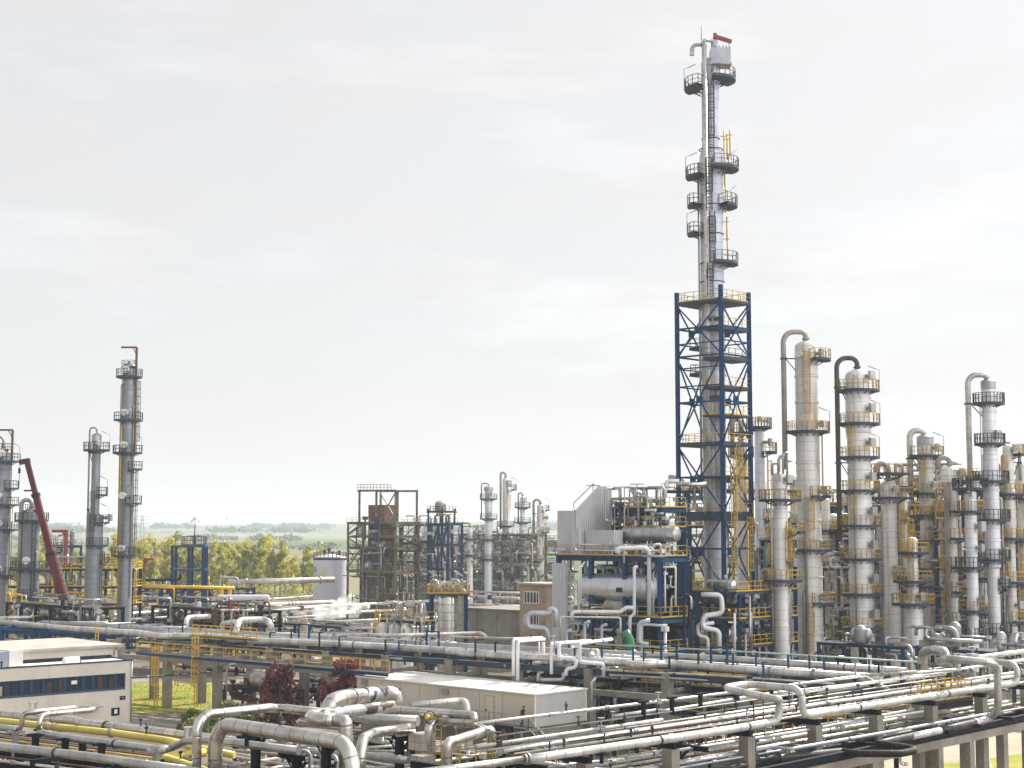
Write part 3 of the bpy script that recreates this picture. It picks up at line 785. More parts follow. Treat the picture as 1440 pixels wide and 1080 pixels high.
column('medium pale column crowned with a valve cluster, right beside the blue lattice tower', 1098, 760, Y1 - 8, [(664, 22), (690, 20), (825, 21)], 'col_white',
       [(702, 0, 360, 1.6), (747, 310, 400, 2.0), (815, 200, 380, 1.6)], rings=(720, 830, 880), nozz=((672, 250, 8, .6), (674, 300, 9, .7), (680, 330, 8, .8), (790, 320, 10, .8)),
       lads=((330, 815, 735), (300, 815, 740)), side=((-13, 700, 900, 3, 'white_pipe'), (11, 825, 905, 2.5, 'white_pipe'), (14, 720, 830, 2, 'tan_pipe')), name='distillation_tower',
       extra=lambda root, c, zf, k: link('valve_cluster', (lambda m: [m.tube([c + V((x, y, zf(668))), c + V((x, y, zf(652) + h)), c + V((x + .6, y, zf(652) + h))], .13, 7) for x, y, h in ((-.9, -.4, 0), (-.3, -.7, .6), (.3, -.5, 1.2), (.8, -.3, .3), (0, .3, .9))] and m)(MB()), M['galv'], root), **OR)
column('slender pale column standing just behind the blue lattice tower', 1069, 700, Y1 + 6, [(600, 13), (700, 15)], 'col_blue',
       [(600, 0, 360, 1.0), (635, 280, 400, 1.6), (728, 300, 395, 1.6), (806, 300, 395, 1.6)], goose=None, nozz=((590, 260, 6, .3), (592, 330, 6, .6), (622, 330, 8, .8)), rings=(700, 760),
       lads=((340, 806, 728), (345, 728, 640)), **OR)
column('yellowed column with a short hooked pipe, seen through the blue lattice tower', 1043, 700, Y1 + 10, [(620, 16), (720, 17)], 'col_tan',
       [(608, 0, 360, .9), (640, 0, 360, .9), (700, 300, 400, 1.2)], goose=(1031, 586, 640, 7, 'tan_pipe'), rings=(660,), lads=((300, 800, 640),), **OR)
column('grey-banded column with a curved pipe from its head, right of the widest column', 1251, 760, Y1 + 4, [(676, 23), (710, 22), (855, 25)], 'col_white',
       [(665, 0, 360, 1.5), (699, 0, 360, 1.9), (811, 300, 400, 1.5)], rings=(708, 746, 852, 880), goose=(1234, 648, 690, 8, 'tan_pipe'), nozz=((688, 290, 8, .6), (801, 290, 10, .6)), man=((802, 285, 8),),
       lads=((330, 811, 705),), side=((-14, 720, 905, 4, 'grey_pipe'), (13, 830, 905, 2, 'white_pipe')), **OR)
column('short dark-based vessel carrying a platform at mid height', 1284, 840, Y1 - 4, [(755, 16), (850, 26)], 'col_white',
       [(724, 300, 400, 1.4), (776, 200, 390, 1.3), (816, 0, 360, 1.6), (848, 150, 390, 1.8)], rings=(865, 880, 900), nozz=((838, 300, 9, .7),), lads=((250, 816, 730),), **OR)
column('beige-capped column under a tall pale hooked pipe', 1303, 700, Y1 + 6, [(620, 23), (660, 20), (830, 20)], 'col_tan',
       [(640, 0, 360, 1.15, dict(lamp=350)), (693, 0, 360, 1.3), (724, 150, 390, 1.3), (760, 0, 360, 1.4), (799, 0, 360, 1.5), (824, 200, 390, 1.2)], rings=(645, 790), goose=(1281, 601, 690, 8.5, 'white_pipe'),
       nozz=((630, 320, 9, .5), (682, 300, 8, .5), (714, 310, 8, .5), (752, 310, 8, .6), (790, 310, 10, .6)), topcap=1.02, lads=((240, 690, 640),), side=((12, 640, 760, 3, 'tan_pipe'), (15, 815, 905, 4, 'white_pipe')), **OR)
column('domed column with a curved feed pipe leaning over its head', 1338, 760, Y1 - 2, [(655, 27), (683, 19), (760, 16), (850, 17)], 'col_white',
       [(675, 280, 400, 1.6), (718, 250, 400, 1.5), (756, 250, 395, 1.5), (796, 250, 395, 1.5), (831, 250, 395, 1.5), (873, 250, 395, 1.5)], goose=(1322, 640, 660, 7, 'tan_pipe'), rings=(668, 700, 880),
       nozz=((664, 310, 8, .5), (820, 330, 9, .7), (905, 330, 9, .7)), lads=((200, 756, 678), (200, 831, 760), (205, 905, 833)), side=((-11, 680, 905, 5, 'tan_pipe'),), **OR)
column('bluish column with platforms low down and vessels clinging to its side', 1367, 800, Y1 - 6, [(690, 17), (770, 16), (860, 14)], 'col_blue',
       [(686, 0, 360, 1.3, dict(r='steel')), (718, 0, 360, .8), (797, 0, 360, 1.2, dict(r='steel')), (858, 0, 400, 1.0), (896, 200, 390, 1.3, dict(r='steel'))], rings=(775, 870),
       nozz=((683, 290, 10, .4), (740, 310, 11, .7), (770, 310, 8, .7), (843, 320, 10, .7), (886, 330, 9, .8)), man=((695, 270, 7),), **OR)
column('tallest bluish-white column of the eastern group, under a pale looped pipe', 1394, 700, Y1 - 3, [(542, 20), (560, 20), (640, 22), (800, 17)], 'col_blue',
       [(566, 0, 360, 1.0), (623, 0, 360, .95), (676, 0, 360, 1.2), (730, 0, 360, 1.2, dict(r='steel')), (786, 0, 360, 1.1, dict(r='steel')), (827, 300, 400, 1.2, dict(r='steel')), (889, 0, 360, 1.2, dict(r='steel'))],
       rings=(580, 690, 760), goose=(1365, 523, 695, 8, 'white_pipe'), topcap=1.03, nozz=((612, 300, 10, .4), (776, 320, 10, .6), (817, 320, 10, .7), (882, 320, 8, .7)), man=((555, 250, 4),),
       side=((-13, 570, 680, 1.2, 'tan_pipe'), (14, 700, 905, 2, 'white_pipe')), railm='steel', deckm='blue_dk')
column('stained column with a hooked pipe dropping on its outer side', 1421, 760, Y1, [(625, 15), (690, 17), (760, 13)], 'col_tan',
       [(638, 300, 420, 1.3), (694, 0, 400, 1.6), (756, 200, 400, 1.4), (817, 200, 390, 1.6), (872, 250, 395, 1.4)], goose=(1437, 628, 676, 5, 'tan_pipe'), rings=(650, 720),
       lads=((230, 690, 640), (220, 817, 758)), nozz=((632, 300, 8, .5), (850, 300, 8, .7), (905, 320, 10, .6)), side=((-10, 640, 905, 2.5, 'tan_pipe'), (9, 700, 905, 2, 'tan_pipe')), **OR)
column('stained column at the frame edge behind the hooked pipe', 1440, 760, Y1 + 9, [(650, 18), (760, 17)], 'col_tan',
       [(700, 0, 360, 1.3), (760, 0, 360, 1.3), (820, 0, 360, 1.3), (870, 0, 360, 1.3)], rings=(720, 800), nozz=((810, 280, 8, .6),), lads=((230, 870, 765),), **OR)
column('squat pale vessel between the two goose-necked columns, low behind the pipes', 1163, 840, Y1 + 14, [(700, 12), (800, 14)], 'col_white', [(745, 0, 360, 1.2), (790, 0, 360, 1.2)], rings=(760,), **OR)

# slimmer columns standing in the second row
for i, (px, top, wt, cm, pls, gx, lab) in enumerate((
        (1118, 668, 11, 'col_white', (690, 735, 790, 850), None, 'slim pale second-row column between the valve-crowned column and the stained goose-neck column'),
        (1172, 722, 15, 'col_tan', (740, 790, 840), None, 'stubby stained second-row column left of the widest pale column'),
        (1229, 690, 12, 'col_white', (712, 758, 805, 860), None, 'slim pale second-row column just right of the widest pale column'),
        (1271, 664, 13, 'col_tan', (684, 730, 775, 830), 1262, 'slim stained second-row column with a small hooked pipe, right of the grey-banded column'),
        (1321, 690, 12, 'col_white', (705, 748, 800, 850), None, 'slim pale second-row column right of the beige-capped column'),
        (1354, 672, 12, 'col_tan', (700, 742, 790, 842), 1346, 'slim stained second-row column with a small hooked pipe, behind the domed column'),
        (1380, 700, 11, 'col_white', (716, 760, 812, 862), None, 'slimmest pale second-row column left of the tallest bluish-white column'),
        (1408, 662, 12, 'col_white', (690, 735, 790, 845), 1401, 'slim pale second-row column with a small hooked pipe, right of the tallest bluish-white column'))):
    column(lab, px, 760, Y1 + 16 + (i % 3) * 3, [(top, wt), (top + 40, wt + 1)], cm, [(y, 200 + 40 * (j % 2), 385 + 15 * (i % 2), 1.2) for j, y in enumerate(pls)], rings=(top + 30, top + 90, top + 140),
           goose=(gx, top - 12, top + 60, 4, 'tan_pipe') if gx else None, nozz=tuple((y - 8, 300 + 20 * (j % 2), 7, .6) for j, y in enumerate(pls[1:])),
           lads=((250 + 20 * (i % 3), pls[1], pls[0]), (330, pls[2], pls[1])), side=((wt * .75, top + 20, 900, 2.2, ('white_pipe', 'tan_pipe')[i % 2]), (-wt * .8, top + 60, 900, 3, ('tan_pipe', 'white_pipe')[i % 2])), **OR)

# ------------------------------------------------------------------ the tallest column inside its blue frame
YT = 180
def tz(py): return ay(1018, py, 177.5).z
FR = ay(1018, 800, 177.5); FR.z = 0
FL = FR - W * 6.3; RR = FR + U * 5.5; BB = FL + U * 5.5
CC = (FR + BB) / 2
kk = mpp(CC.y)
troot = T('distillation_tower', 'tallest slim white column rising out of the blue lattice tower', 'column', CC, 'process columns of the refinery')
zc = lambda py: ay(1005, py, CC.y).z
mb = MB(); rl, ru = 33 / 2 * kk, 25 / 2 * kk
ztop = zc(88)
mb.lathe(CC, [(rl, 0), (rl, zc(700)), (rl + .07, zc(700) + .02), (rl + .07, zc(699) + .1), (rl, zc(699) + .12), (rl, zc(222)), (ru, zc(205)), (ru, ztop), (ru * .7, ztop + .4), (.001, ztop + .55)], 30)
link('shell', mb, M['col_tower'], troot)
for mbp, nm, mt in (((CC + V((-ru * .78, -rl * .9, 0)), 3.6, 65, 900, 'white_pipe'), 'riser_pipe', 0), ((CC + V((-rl - .2, -.3, 0)), 1.5, 230, 700, 'galv'), 'riser_pipe', 0),
                    ((CC + V((.1, -rl - .2, 0)), 1.2, 545, 700, 'white_pipe'), 'riser_pipe', 0), ((CC + V((.5, -rl - .2, 0)), 1.2, 560, 720, 'white_pipe'), 'riser_pipe', 0)):
    p, rpx, t0, t1, mm = mbp; b = MB(); b.tube([p + Z * zc(t1), p + Z * zc(t0)], rpx * kk, 12); link('riser_pipe', b, M[mm], troot)
b = MB(); p = CC + V((-ru * .78, -rl * .9, zc(66))); b.tube([p, p + Z * .5, p + V((1.4, .9, .5)), p + V((1.6, 1.2, -.8))], 2.4 * kk, 9); link('overhead_pipe', b, M['galv'], troot)
# ladders on the front
for k, (y0, y1) in enumerate(((222, 116), (300, 226), (370, 300), (420, 372))):
    d = V((-.12, -1, 0)).normalized(); p = CC + V((-.15 - .3 * (k % 2), -rl - .25, zc(y0)))
    b = MB(); b.ladder(p, zc(y1) - zc(y0), d, .6, .08); lo = link('ladder', b, M['steel'], troot)
    b = MB(); b.cage(p, zc(y1) - zc(y0), d, .07, 1.0); link('safety_cage', b, M['steel'], lo)
for py, a0, a1, out, dx, lamp in ((112, 270, 400, 1.9, 0, None), (237, 270, 395, 1.9, 0, 395), (289, 300, 400, 1.7, 0, 395), (370, 270, 390, 1.7, 0, None), (124, 140, 235, 1.9, 0, 180), (248, 150, 235, 1.6, 0, 180), (288, 150, 215, 1.5, 0, None), (328, 150, 215, 1.5, 0, 180)):
    z = zc(py); ring_platform(troot, CC, z, rl if py > 210 else ru + .1, a0, a1, out, 'blue_dk', 'oldsteel', 1.0, .07, lamp)
b = MB(); q = CC + V((1.0, -.4, zc(92)))
b.box(-1.0, 1.3, -1.0, 1.0, 0, 1.75, q); b.box(-1.15, 1.4, -1.1, 1.1, -.25, 0, q); b.tube([q + V((-.5, 0, 1.7)), q + V((-.5, 0, 2.9))], .42, 10)
for i in range(6): b.tube([q + V((-.8 + i * .4, -.8, 1.7)), q + V((-.8 + i * .4, -.8, 2.05))], .1, 6)
link('head_cover', b, M['grey_pipe'], troot)
b = MB(); q2 = q + Z * 3.0; b.beam(q2 + V((-.6, 0, .45)), q2 + V((1.55, 0, -.25)), .42, .42); b.beam(q2 + V((-.4, 0, .8)), q2 + V((-.4, 0, -.4)), .3)
link('davit', b, M['orange'], troot)
b = MB(); b.tube([CC + V((-1.1, -1, zc(70))), CC + V((-1.1, -1, zc(40)))], .045, 5); b.tube([CC + V((2.2, -.6, zc(92))), CC + V((2.2, -.6, zc(62)))], .03, 4); link('lightning_rod', b, M['steel'], troot)
b = MB(); b.tube([CC + V((-.6, -.9, zc(66))), CC + V((-2.2, -.8, zc(66))), CC + V((-2.2, -.8, zc(80)))], .22, 8); b.box(-.25, .25, -.25, .25, -.4, .4, CC + V((-2.2, -.8, zc(76)))); link('relief_valve', b, M['galv'], troot)
for x, y0, y1 in ((1.5, 262, 186), (1.85, 226, 190), (2.2, 222, 184), (1.6, 300, 262), (1.7, 340, 306), (1.75, 372, 330)):
    b = MB(); b.tube([CC + V((x, -.5, zc(y0))), CC + V((x, -.5, zc(y1)))], .09, 6); b.beam(CC + V((x - .5, -.5, zc(y1) - .6)), CC + V((x + .25, -.5, zc(y1) - .6)), .1); link('riser_pipe', b, M['yellow_pale'], troot)
for py in (196, 211, 289, 330, 371, 397):
    b = MB(); b.lathe(CC + Z * zc(py), [((rl if py > 210 else ru) + .01, -.06), ((rl if py > 210 else ru) + .07, -.05), ((rl if py > 210 else ru) + .07, .05), ((rl if py > 210 else ru) + .01, .06)], 24); link('band', b, M['steel'], troot)
for py in (450, 505, 560):
    b = MB(); p = CC + V((.3, -rl, zc(py))); b.box(-.9, .7, -.6, 0, -.2, .2, p); link('pipe_bracket', b, M['steel'], troot)

fr = T('lattice_tower', 'tall blue steel lattice tower with crossed braces round the tallest column', 'steel tower', CC)
def fz(y): return tz(y)
for p, e in ((FR, 400), (FL, 404), (RR, 404), (BB, 406)):
    b = MB(); b.hbeam(V((p.x, p.y, 0)), V((p.x, p.y, fz(e))), .4, .4, .08); link('post', b, M['blue'], fr)
faces = ((FL, FR), (FR, RR), (BB, RR), (FL, BB))
for a, c in faces:
    for y in (457, 497, 563, 622, 670, 721, 772):
        b = MB(); z = fz(y); b.beam(a + Z * z, c + Z * z, .16 if y not in (622, 721) else .26, .2 if y not in (622, 721) else .3); link('cross_beam', b, M['blue'], fr)
    for y in ((479, 514, 540) if a is FL else (477, 501, 542)):
        b = MB(); z = fz(y); b.beam(a + Z * z, c + Z * z, .12, .14); link('cross_beam', b, M['blue'], fr)
    for y0, y1 in ((424, 497), (500, 620), (626, 718), (726, 828)):
        z0, z1 = fz(y0), fz(y1); n = (c - a).normalized(); side = n.cross(Z)
        b = MB(); b.beam(a + Z * z0, c + Z * z1, .14); b.beam(a + Z * z1 + side * .15, c + Z * z0 + side * .15, .14); b.obox((a + c) / 2 + Z * ((z0 + z1) / 2), n * .42, side * .11, Z * .42)
        link('cross_brace', b, M['blue'], fr)
def fdeck(y, a0, a1, b0, b1, railm, rails, th=.3):
    z = fz(y); P = lambda s, t: FR - W * s + U * t + Z * z
    b = MB(); c = (P(a0, b0) + P(a1, b1)) / 2 - Z * th / 2
    b.obox(c, W * (abs(a1 - a0) / 2), U * (abs(b1 - b0) / 2), Z * th / 2)
    d = link('deck', b, M['blue_dk'], fr); r = MB()
    r.rail([P(*q) for q in rails], 1.1, False, 1.2, .065); link('railing', r, M[railm], d)
fdeck(419, -.2, 6.5, -.2, 5.7, 'yellow_pale', ((6.4, 5.6), (6.4, -.1), (-.1, -.1), (-.1, 5.6), (6.4, 5.6)))
for y, rm in ((458, 'yellow_pale'), (501, 'oldsteel'), (542, 'yellow'), (481, 'oldsteel'), (519, 'oldsteel')):
    if y in (481, 519): fdeck(y, 3.4, 6.4, 2.4, 5.6, rm, ((6.3, 5.5), (6.3, 2.5), (3.5, 2.5)))
    else: fdeck(y, -.1, 2.6, .0, 5.6, rm, ((2.5, .1), (0, .1), (0, 5.5)))
for y in (582, 670): fdeck(y, -.1, 2.8, .0, 5.6, 'yellow', ((2.7, .1), (0, .1), (0, 5.5)), .2)
fdeck(622, -.2, 6.5, -.2, 5.7, 'yellow', ((6.4, 5.6), (6.4, -.1), (-.1, -.1), (-.1, 5.6)))
fdeck(721, -.2, 6.5, -.2, 5.7, 'yellow', ((6.4, 5.6), (6.4, -.1), (-.1, -.1), (-.1, 5.6)), .9)
fdeck(831, -2.5, 7.6, -1.2, 8.5, 'yellow', ((7.5, 6), (7.5, -1.1), (-2.4, -1.1), (-2.4, 8.4)), .35)
fdeck(869, -2.5, 7.6, -.6, 8.5, 'yellow', ((7.5, 6), (7.5, -.5), (-2.4, -.5), (-2.4, 8.4)), .3)
fdeck(907, -2.5, 7.6, -.2, 8.5, 'yellow', ((7.5, 6), (7.5, -.1), (-2.4, -.1), (-2.4, 8.4)), .3)
for s, t in ((7.2, -.2), (-2.2, -.2), (-2.2, 8.1), (7.2, 8.1), (3.2, 8.1), (3.2, -.9)):
    p = FR - W * s + U * t; b = MB(); b.hbeam(V((p.x, p.y, 0)), V((p.x, p.y, fz(832))), .4, .4, .08); link('post', b, M['blue'], fr)
for s0, t0, s1, t1 in ((7.2, -.2, 3.2, -.9), (-2.2, -.2, -2.2, 8.1), (3.2, -.9, -2.2, -.2)):
    p0, p1 = FR - W * s0 + U * t0, FR - W * s1 + U * t1
    for y0, y1 in ((835, 868), (872, 905)):
        b = MB(); b.beam(p0 + Z * fz(y0), p1 + Z * fz(y1), .16); link('cross_brace', b, M['blue'], fr)
for s, t, y0, y1 in ((-.6, 1.0, 831, 640), (-.6, 2.2, 721, 622), (-.5, 4.2, 831, 725)):   # yellow ladders
    p = FR - W * s + U * t; d = -U if t < 0 else W; b = MB(); b.ladder(p + Z * fz(y0), fz(y1) - fz(y0), d, .55, .07); lo = link('ladder', b, M['yellow_pale'], fr)
    b = MB(); b.cage(p + Z * fz(y0), fz(y1) - fz(y0), d, .06, 1.0); link('safety_cage', b, M['yellow_pale'], lo)
# ------------------------------------------------------------------ process frames packed with pipes
def unit(name, label, O, nw, nu, dw, du, levels, posts='blue', deck='blue_dk', railm='yellow_pale', npipe=24, seed=1, pm=('white_pipe', 'silver', 'galv', 'tan_pipe'), pw=.35,
         rails=True, brace=True, pr=(.07, .2), cat='process frame', group=None, vessels=0, back=True, solid=None, zlo=.6, th=.28, over=2.0, a=None, b=None, avoid=None):
    A = a or W; B = b or U
    root = T(name, label, cat, V((O.x, O.y, 0)), group); rr = random.Random(seed); O = V((O.x, O.y, 0))
    top = max(levels)
    P = lambda s, t, z: O + A * s + B * t + Z * z
    for i in range(nw + 1):
        for j in range(nu + 1):
            if 0 < i < nw and 0 < j < nu: continue
            m = MB(); q = P(i * dw, j * du, 0)
            if posts.startswith('concrete'): m.beam(q, q + Z * top, pw * 1.6)
            else: m.hbeam(q, q + Z * (top + .02), pw)
            link('post', m, M[posts], root)
    for z in levels:
        m = MB()
        for j in range(nu + 1): m.hbeam(P(-.2, j * du, z - th / 2), P(nw * dw + .2, j * du, z - th / 2), th * .8, th)
        for i in range(nw + 1): m.beam(P(i * dw, 0, z - th * .62), P(i * dw, nu * du, z - th * .62), th * .7, th * .8)
        link('deck_frame', m, M[posts], root)
        d0 = rr.uniform(0, .35) * nw * dw if nw > 1 and z != top else 0; m = MB(); m.box(d0 - .3, nw * dw + .3, -.3, nu * du + .3, .004, .06, O + Z * z, A, B)
        d = link('deck', m, M[deck], root)
        if rails:
            m = MB(); m.rail([P(d0 - .25, nu * du, z + .06), P(d0 - .25, -.25, z + .06), P(nw * dw + .25, -.25, z + .06), P(nw * dw + .25, nu * du, z + .06)], 1.1, False, 1.5, .06)
            link('railing', m, M[railm], d)
    if brace:
        zz = [0] + list(levels)
        for k in range(len(zz) - 1):
            for i in range(nw):
                if rr.random() < .4:
                    m = MB(); a_, b_ = (0, 1) if rr.random() < .5 else (1, 0)
                    m.beam(P((i + a_) * dw, -.02, zz[k] + .2), P((i + b_) * dw, -.02, zz[k + 1] - .3), .16); link('brace', m, M[posts], root)
    for k in range(npipe):
        m = MB(); r = rr.uniform(*pr) * (1.6 if rr.random() < .15 else 1)
        q = V((rr.uniform(0, nw * dw), rr.choice((rr.uniform(-.7, .6), rr.uniform(0, nu * du))), rr.uniform(zlo, top + .8)))
        if avoid and avoid[0] < q.z < avoid[1]: q.y = max(q.y, 2.9)
        pts = [q.copy()]; axis = rr.choice((0, 2, 2))
        for s in range(rr.randint(1, 5)):
            d = V((0, 0, 0)); 
            if axis == 0: d.x = rr.choice((-1, 1)) * rr.uniform(1.0, .5 * nw * dw)
            elif axis == 2: d.z = rr.choice((-1, 1)) * rr.uniform(.8, min(6, top * .5))
            else: d.y = rr.choice((-1, 1)) * rr.uniform(.6, 1.5)
            n = pts[-1] + d
            n.x = min(max(n.x, -.8), nw * dw + .8); n.y = min(max(n.y, -1.0), nu * du); n.z = min(max(n.z, .3), top + over)
            if avoid and (avoid[0] < n.z < avoid[1] or (min(n.z, pts[-1].z) < avoid[0] < max(n.z, pts[-1].z))) and n.y < 2.6: continue
            if (n - pts[-1]).length > 4 * r:
                pts.append(n); axis = rr.choice([x for x in (0, 0, 2, 2, 1) if x != axis])
        if len(pts) > 1:
            m.tube([P(*p) for p in pts], r, 9); 
            for p in (pts[0], pts[-1]):
                if rr.random() < .6: m.obox(P(*p), A * r * 1.9, B * r * 1.9, Z * r * 1.5)
            link('pipe', m, M[rr.choice(pm)], root)
    for k in range(vessels):
        m = MB(); z = rr.choice(levels[:-1] or levels); s = rr.uniform(.1, .7) * nw * dw; L = rr.uniform(1.5, 3.6); r = rr.uniform(.4, .8)
        if rr.random() < .5: m.drum(P(s, rr.uniform(.3, 1.6), z + r + .3), P(min(s + L, nw * dw), rr.uniform(.3, 1.6), z + r + .3), r, 18)
        else: m.lathe(P(s, rr.uniform(.5, 1.8), z + .1), [(r * .7, 0), (r, .3), (r, L * .7), (r * .6, L * .7 + .35), (.01, L * .7 + .45)], 18)
        link('vessel', m, M[rr.choice(('silver', 'galv', 'white_pipe'))], root)
    return root, P
zat = lambda px, py, Y: ay(px, py, Y).z

# --- blue exchanger structure left of the lattice tower
YS = 173
S0 = ay(786, 800, YS); S0.z = 0
zs = lambda py: zat(860, py, YS - 5)
ex, P = unit('exchanger_structure', 'dark blue steel exchanger structure holding the big silver drum beside the corrugated wall', S0, 3, 1, 4.7, 4.2, [zs(912), zs(866), zs(782)], 'blue', 'blue_dk', 'yellow_pale',
     96, 5, ('white_paint', 'white_paint', 'grey_pipe', 'silver', 'galv', 'navy'), .45, vessels=6, th=.55, over=1.2, pr=(.06, .17), avoid=(zs(850), zs(797)))
ex2, P2 = unit('exchanger_structure', 'upper blue steel deck crowded with valves, standing behind the big silver drum', S0 + W * 4.4 + U * 4.4, 2, 1, 3.2, 4.0, [zs(742), zs(714)], 'blue', 'blue_dk', 'yellow_pale',
     80, 8, ('white_pipe', 'silver', 'galv', 'galv', 'steel'), .4, vessels=3, zlo=zs(780), th=.5, over=2.2, pr=(.05, .13))
def part(root, nm, mt, fn):
    m = MB(); fn(m); return link(nm, m, M[mt], root)
def solo_fn(nm, mt, fn, label, cat, group=None, kind=None):
    m = MB(); fn(m); return solo(nm, m, M[mt], label, cat, group, kind)
d0 = S0 + W * 2.6 + U * .9; zdr = zs(826); r_dr = 37 / 2 * mpp(YS - 4)
dr = T('storage_drum', 'big silver horizontal drum with dished ends lying under the blue deck', 'drum', d0 + Z * (zdr - r_dr))
part(dr, 'shell', 'silver_clean', lambda m: m.drum(d0 + Z * zdr, d0 + W * 10.0 + Z * zdr, r_dr, 36, .45))
for s in (2.2, 7.8): part(dr, 'saddle', 'blue', lambda m: m.obox(d0 + W * s + Z * (zdr - r_dr * .9), W * .25, U * r_dr * .8, Z * .55))
for s in (3.0, 5.5, 8.2): part(dr, 'nozzle', 'galv', lambda m: (m.tube([d0 + W * s + Z * (zdr + r_dr - .1), d0 + W * s + Z * (zdr + r_dr + .75)], .16, 8), m.tube([d0 + W * s + Z * (zdr + r_dr + .5), d0 + W * s + Z * (zdr + r_dr + .62)], .3, 10)))
part(dr, 'nameplate', 'dark', lambda m: m.obox(d0 + W * 6.4 - U * (r_dr + .02) + Z * (zdr - .2), W * .4, U * .03, Z * .25))
def exch(label, p, py, L, wpx, Y, mt='silver_dull'):
    r = wpx / 2 * mpp(Y); z = zat(p[0], py, Y); a = ay(p[0], py, Y); a.z = z
    o = T('heat_exchanger', label, 'heat exchanger', a - Z * r)
    part(o, 'shell', mt, lambda m: m.drum(a, a + W * L, r, 24, .4))
    for s in (.22, .8):
        part(o, 'flange', 'galv', lambda m: m.tube([a + W * (L * s), a + W * (L * s + .18)], r * 1.14, 24))
    part(o, 'saddle', 'blue', lambda m: (m.obox(a + W * L * .35 - Z * r, W * .15, U * r * .7, Z * .35), m.obox(a + W * L * .7 - Z * r, W * .15, U * r * .7, Z * .35)))
    part(o, 'nozzle', 'galv', lambda m: (m.tube([a + W * L * .4 + Z * r * .9, a + W * L * .4 + Z * (r + .6)], .2, 10), m.tube([a + W * L * .62 + Z * r * .9, a + W * L * .62 + Z * (r + .5)], .16, 10)))
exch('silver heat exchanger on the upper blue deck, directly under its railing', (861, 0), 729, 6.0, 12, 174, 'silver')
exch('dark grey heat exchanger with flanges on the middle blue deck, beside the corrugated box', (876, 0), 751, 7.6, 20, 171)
exch('small silver heat exchanger lying on the yellow-railed deck at the foot of the lattice tower', (996, 0), 822, 3.6, 15, 171, 'silver')
# corrugated wall
q0 = ay(785, 800, YS + 1); q1 = q0 + W * 2.55; q2 = q1 + U * 6.2
H0, H1 = zat(790, 718, YS), zat(840, 684, YS + 3); zb_ = zat(800, 783, YS); qb = q0 + U * 6.2
cw = T('noise_wall', 'tall grey corrugated enclosure with a sloping top edge', 'enclosure', V((q1.x, q1.y, zb_)))
def fwall(m):
    V0 = lambda p, z: V((p.x, p.y, z))
    m.obox((V0(q0, zb_) + V0(q1, H0)) / 2 - U * .08, W * 1.27, U * .07, Z * ((H0 - zb_) / 2))
def fside(m):
    V0 = lambda p, z: V((p.x, p.y, z)); qs = q1 + U * 3.9
    A = [V0(q1, zb_), V0(q2, zb_), V0(q2, H1), V0(qs, H1), V0(q1, H0)]; B = [p - W * .16 for p in A]
    n = len(m.v); m.v += A + B
    m.face(tuple(range(n, n + 5))); m.face(tuple(range(n + 9, n + 4, -1)))
    for i in range(5):
        j = (i + 1) % 5; m.face((n + i, n + 5 + i, n + 5 + j, n + j))
part(cw, 'front_panel', 'clad', fwall); part(cw, 'side_panel', 'clad', fside)
part(cw, 'corner_trim', 'galv', lambda m: (m.beam(V((q1.x, q1.y, zb_)) - U * .05 + W * .05, V((q1.x, q1.y, H0)) - U * .05 + W * .05, .12)))
def railing_slope(m):
    a = V((q1.x, q1.y, H0)) ; b = V((q1.x, q1.y, H1)) + U * 3.9
    m.beam(a + Z * .8 - U * .3, b + Z * .2 - U * .9, .07); m.beam(a - U * .2, a + Z * .8 - U * .3, .06); m.beam(b - U * .6, b + Z * .3 - U * .9, .06)
part(cw, 'handrail', 'steel', railing_slope)
lw0, lw1 = zs(930), zs(788)
solo_fn('noise_wall', 'clad', lambda m: m.obox(V((q0.x, q0.y, (lw0 + lw1) / 2)) + W * 1.15 - U * 1.0, W * 1.05, U * .12, Z * ((lw1 - lw0) / 2 - .4)), 'pale corrugated panel below the blue beam, left of the big drum', 'panel')
solo_fn('duct_box', 'clad', lambda m: (m.obox(S0 + W * 5.2 + U * 1.6 + Z * (zs(772) + .9), W * 2.0, U * .7, Z * 1.1), m.obox(S0 + W * 2.2 + U * .6 + Z * (zs(775) + .9), W * .55, U * .5, Z * 1.5)), 'low grey corrugated box standing on the blue deck above the big drum', 'enclosure')
for px, py, l in ((834, 683, 'left'), (878, 685, 'm'), (896, 681, 'r')):
    q = ay(px, 712, YS + 4); zt = zat(px, py, YS + 4)
    solo_fn('floodlight', 'galv', lambda m: (m.beam(V((q.x, q.y, zat(px, 716, YS + 4))), V((q.x, q.y, zt)), .08), m.beam(V((q.x - .8, q.y, zt)), V((q.x + .8, q.y, zt + .02)), .16, .12)),
            {'left': 'lamp post standing at the top of the sloping corrugated wall', 'm': 'shorter of the two lamp posts above the upper exchanger deck', 'r': 'taller of the two lamp posts above the upper exchanger deck'}[l], 'lamp', 'lamp posts on the exchanger structure')
solo_fn('shade_block', 'navy', lambda m: m.box(1.5, 12.5, 0, 3, 0, zs(796), S0 + U * 4.6, W, U), 'added dark block standing in for shade behind the big silver drum', 'building')  # dark block added to give the deep shade behind the drum
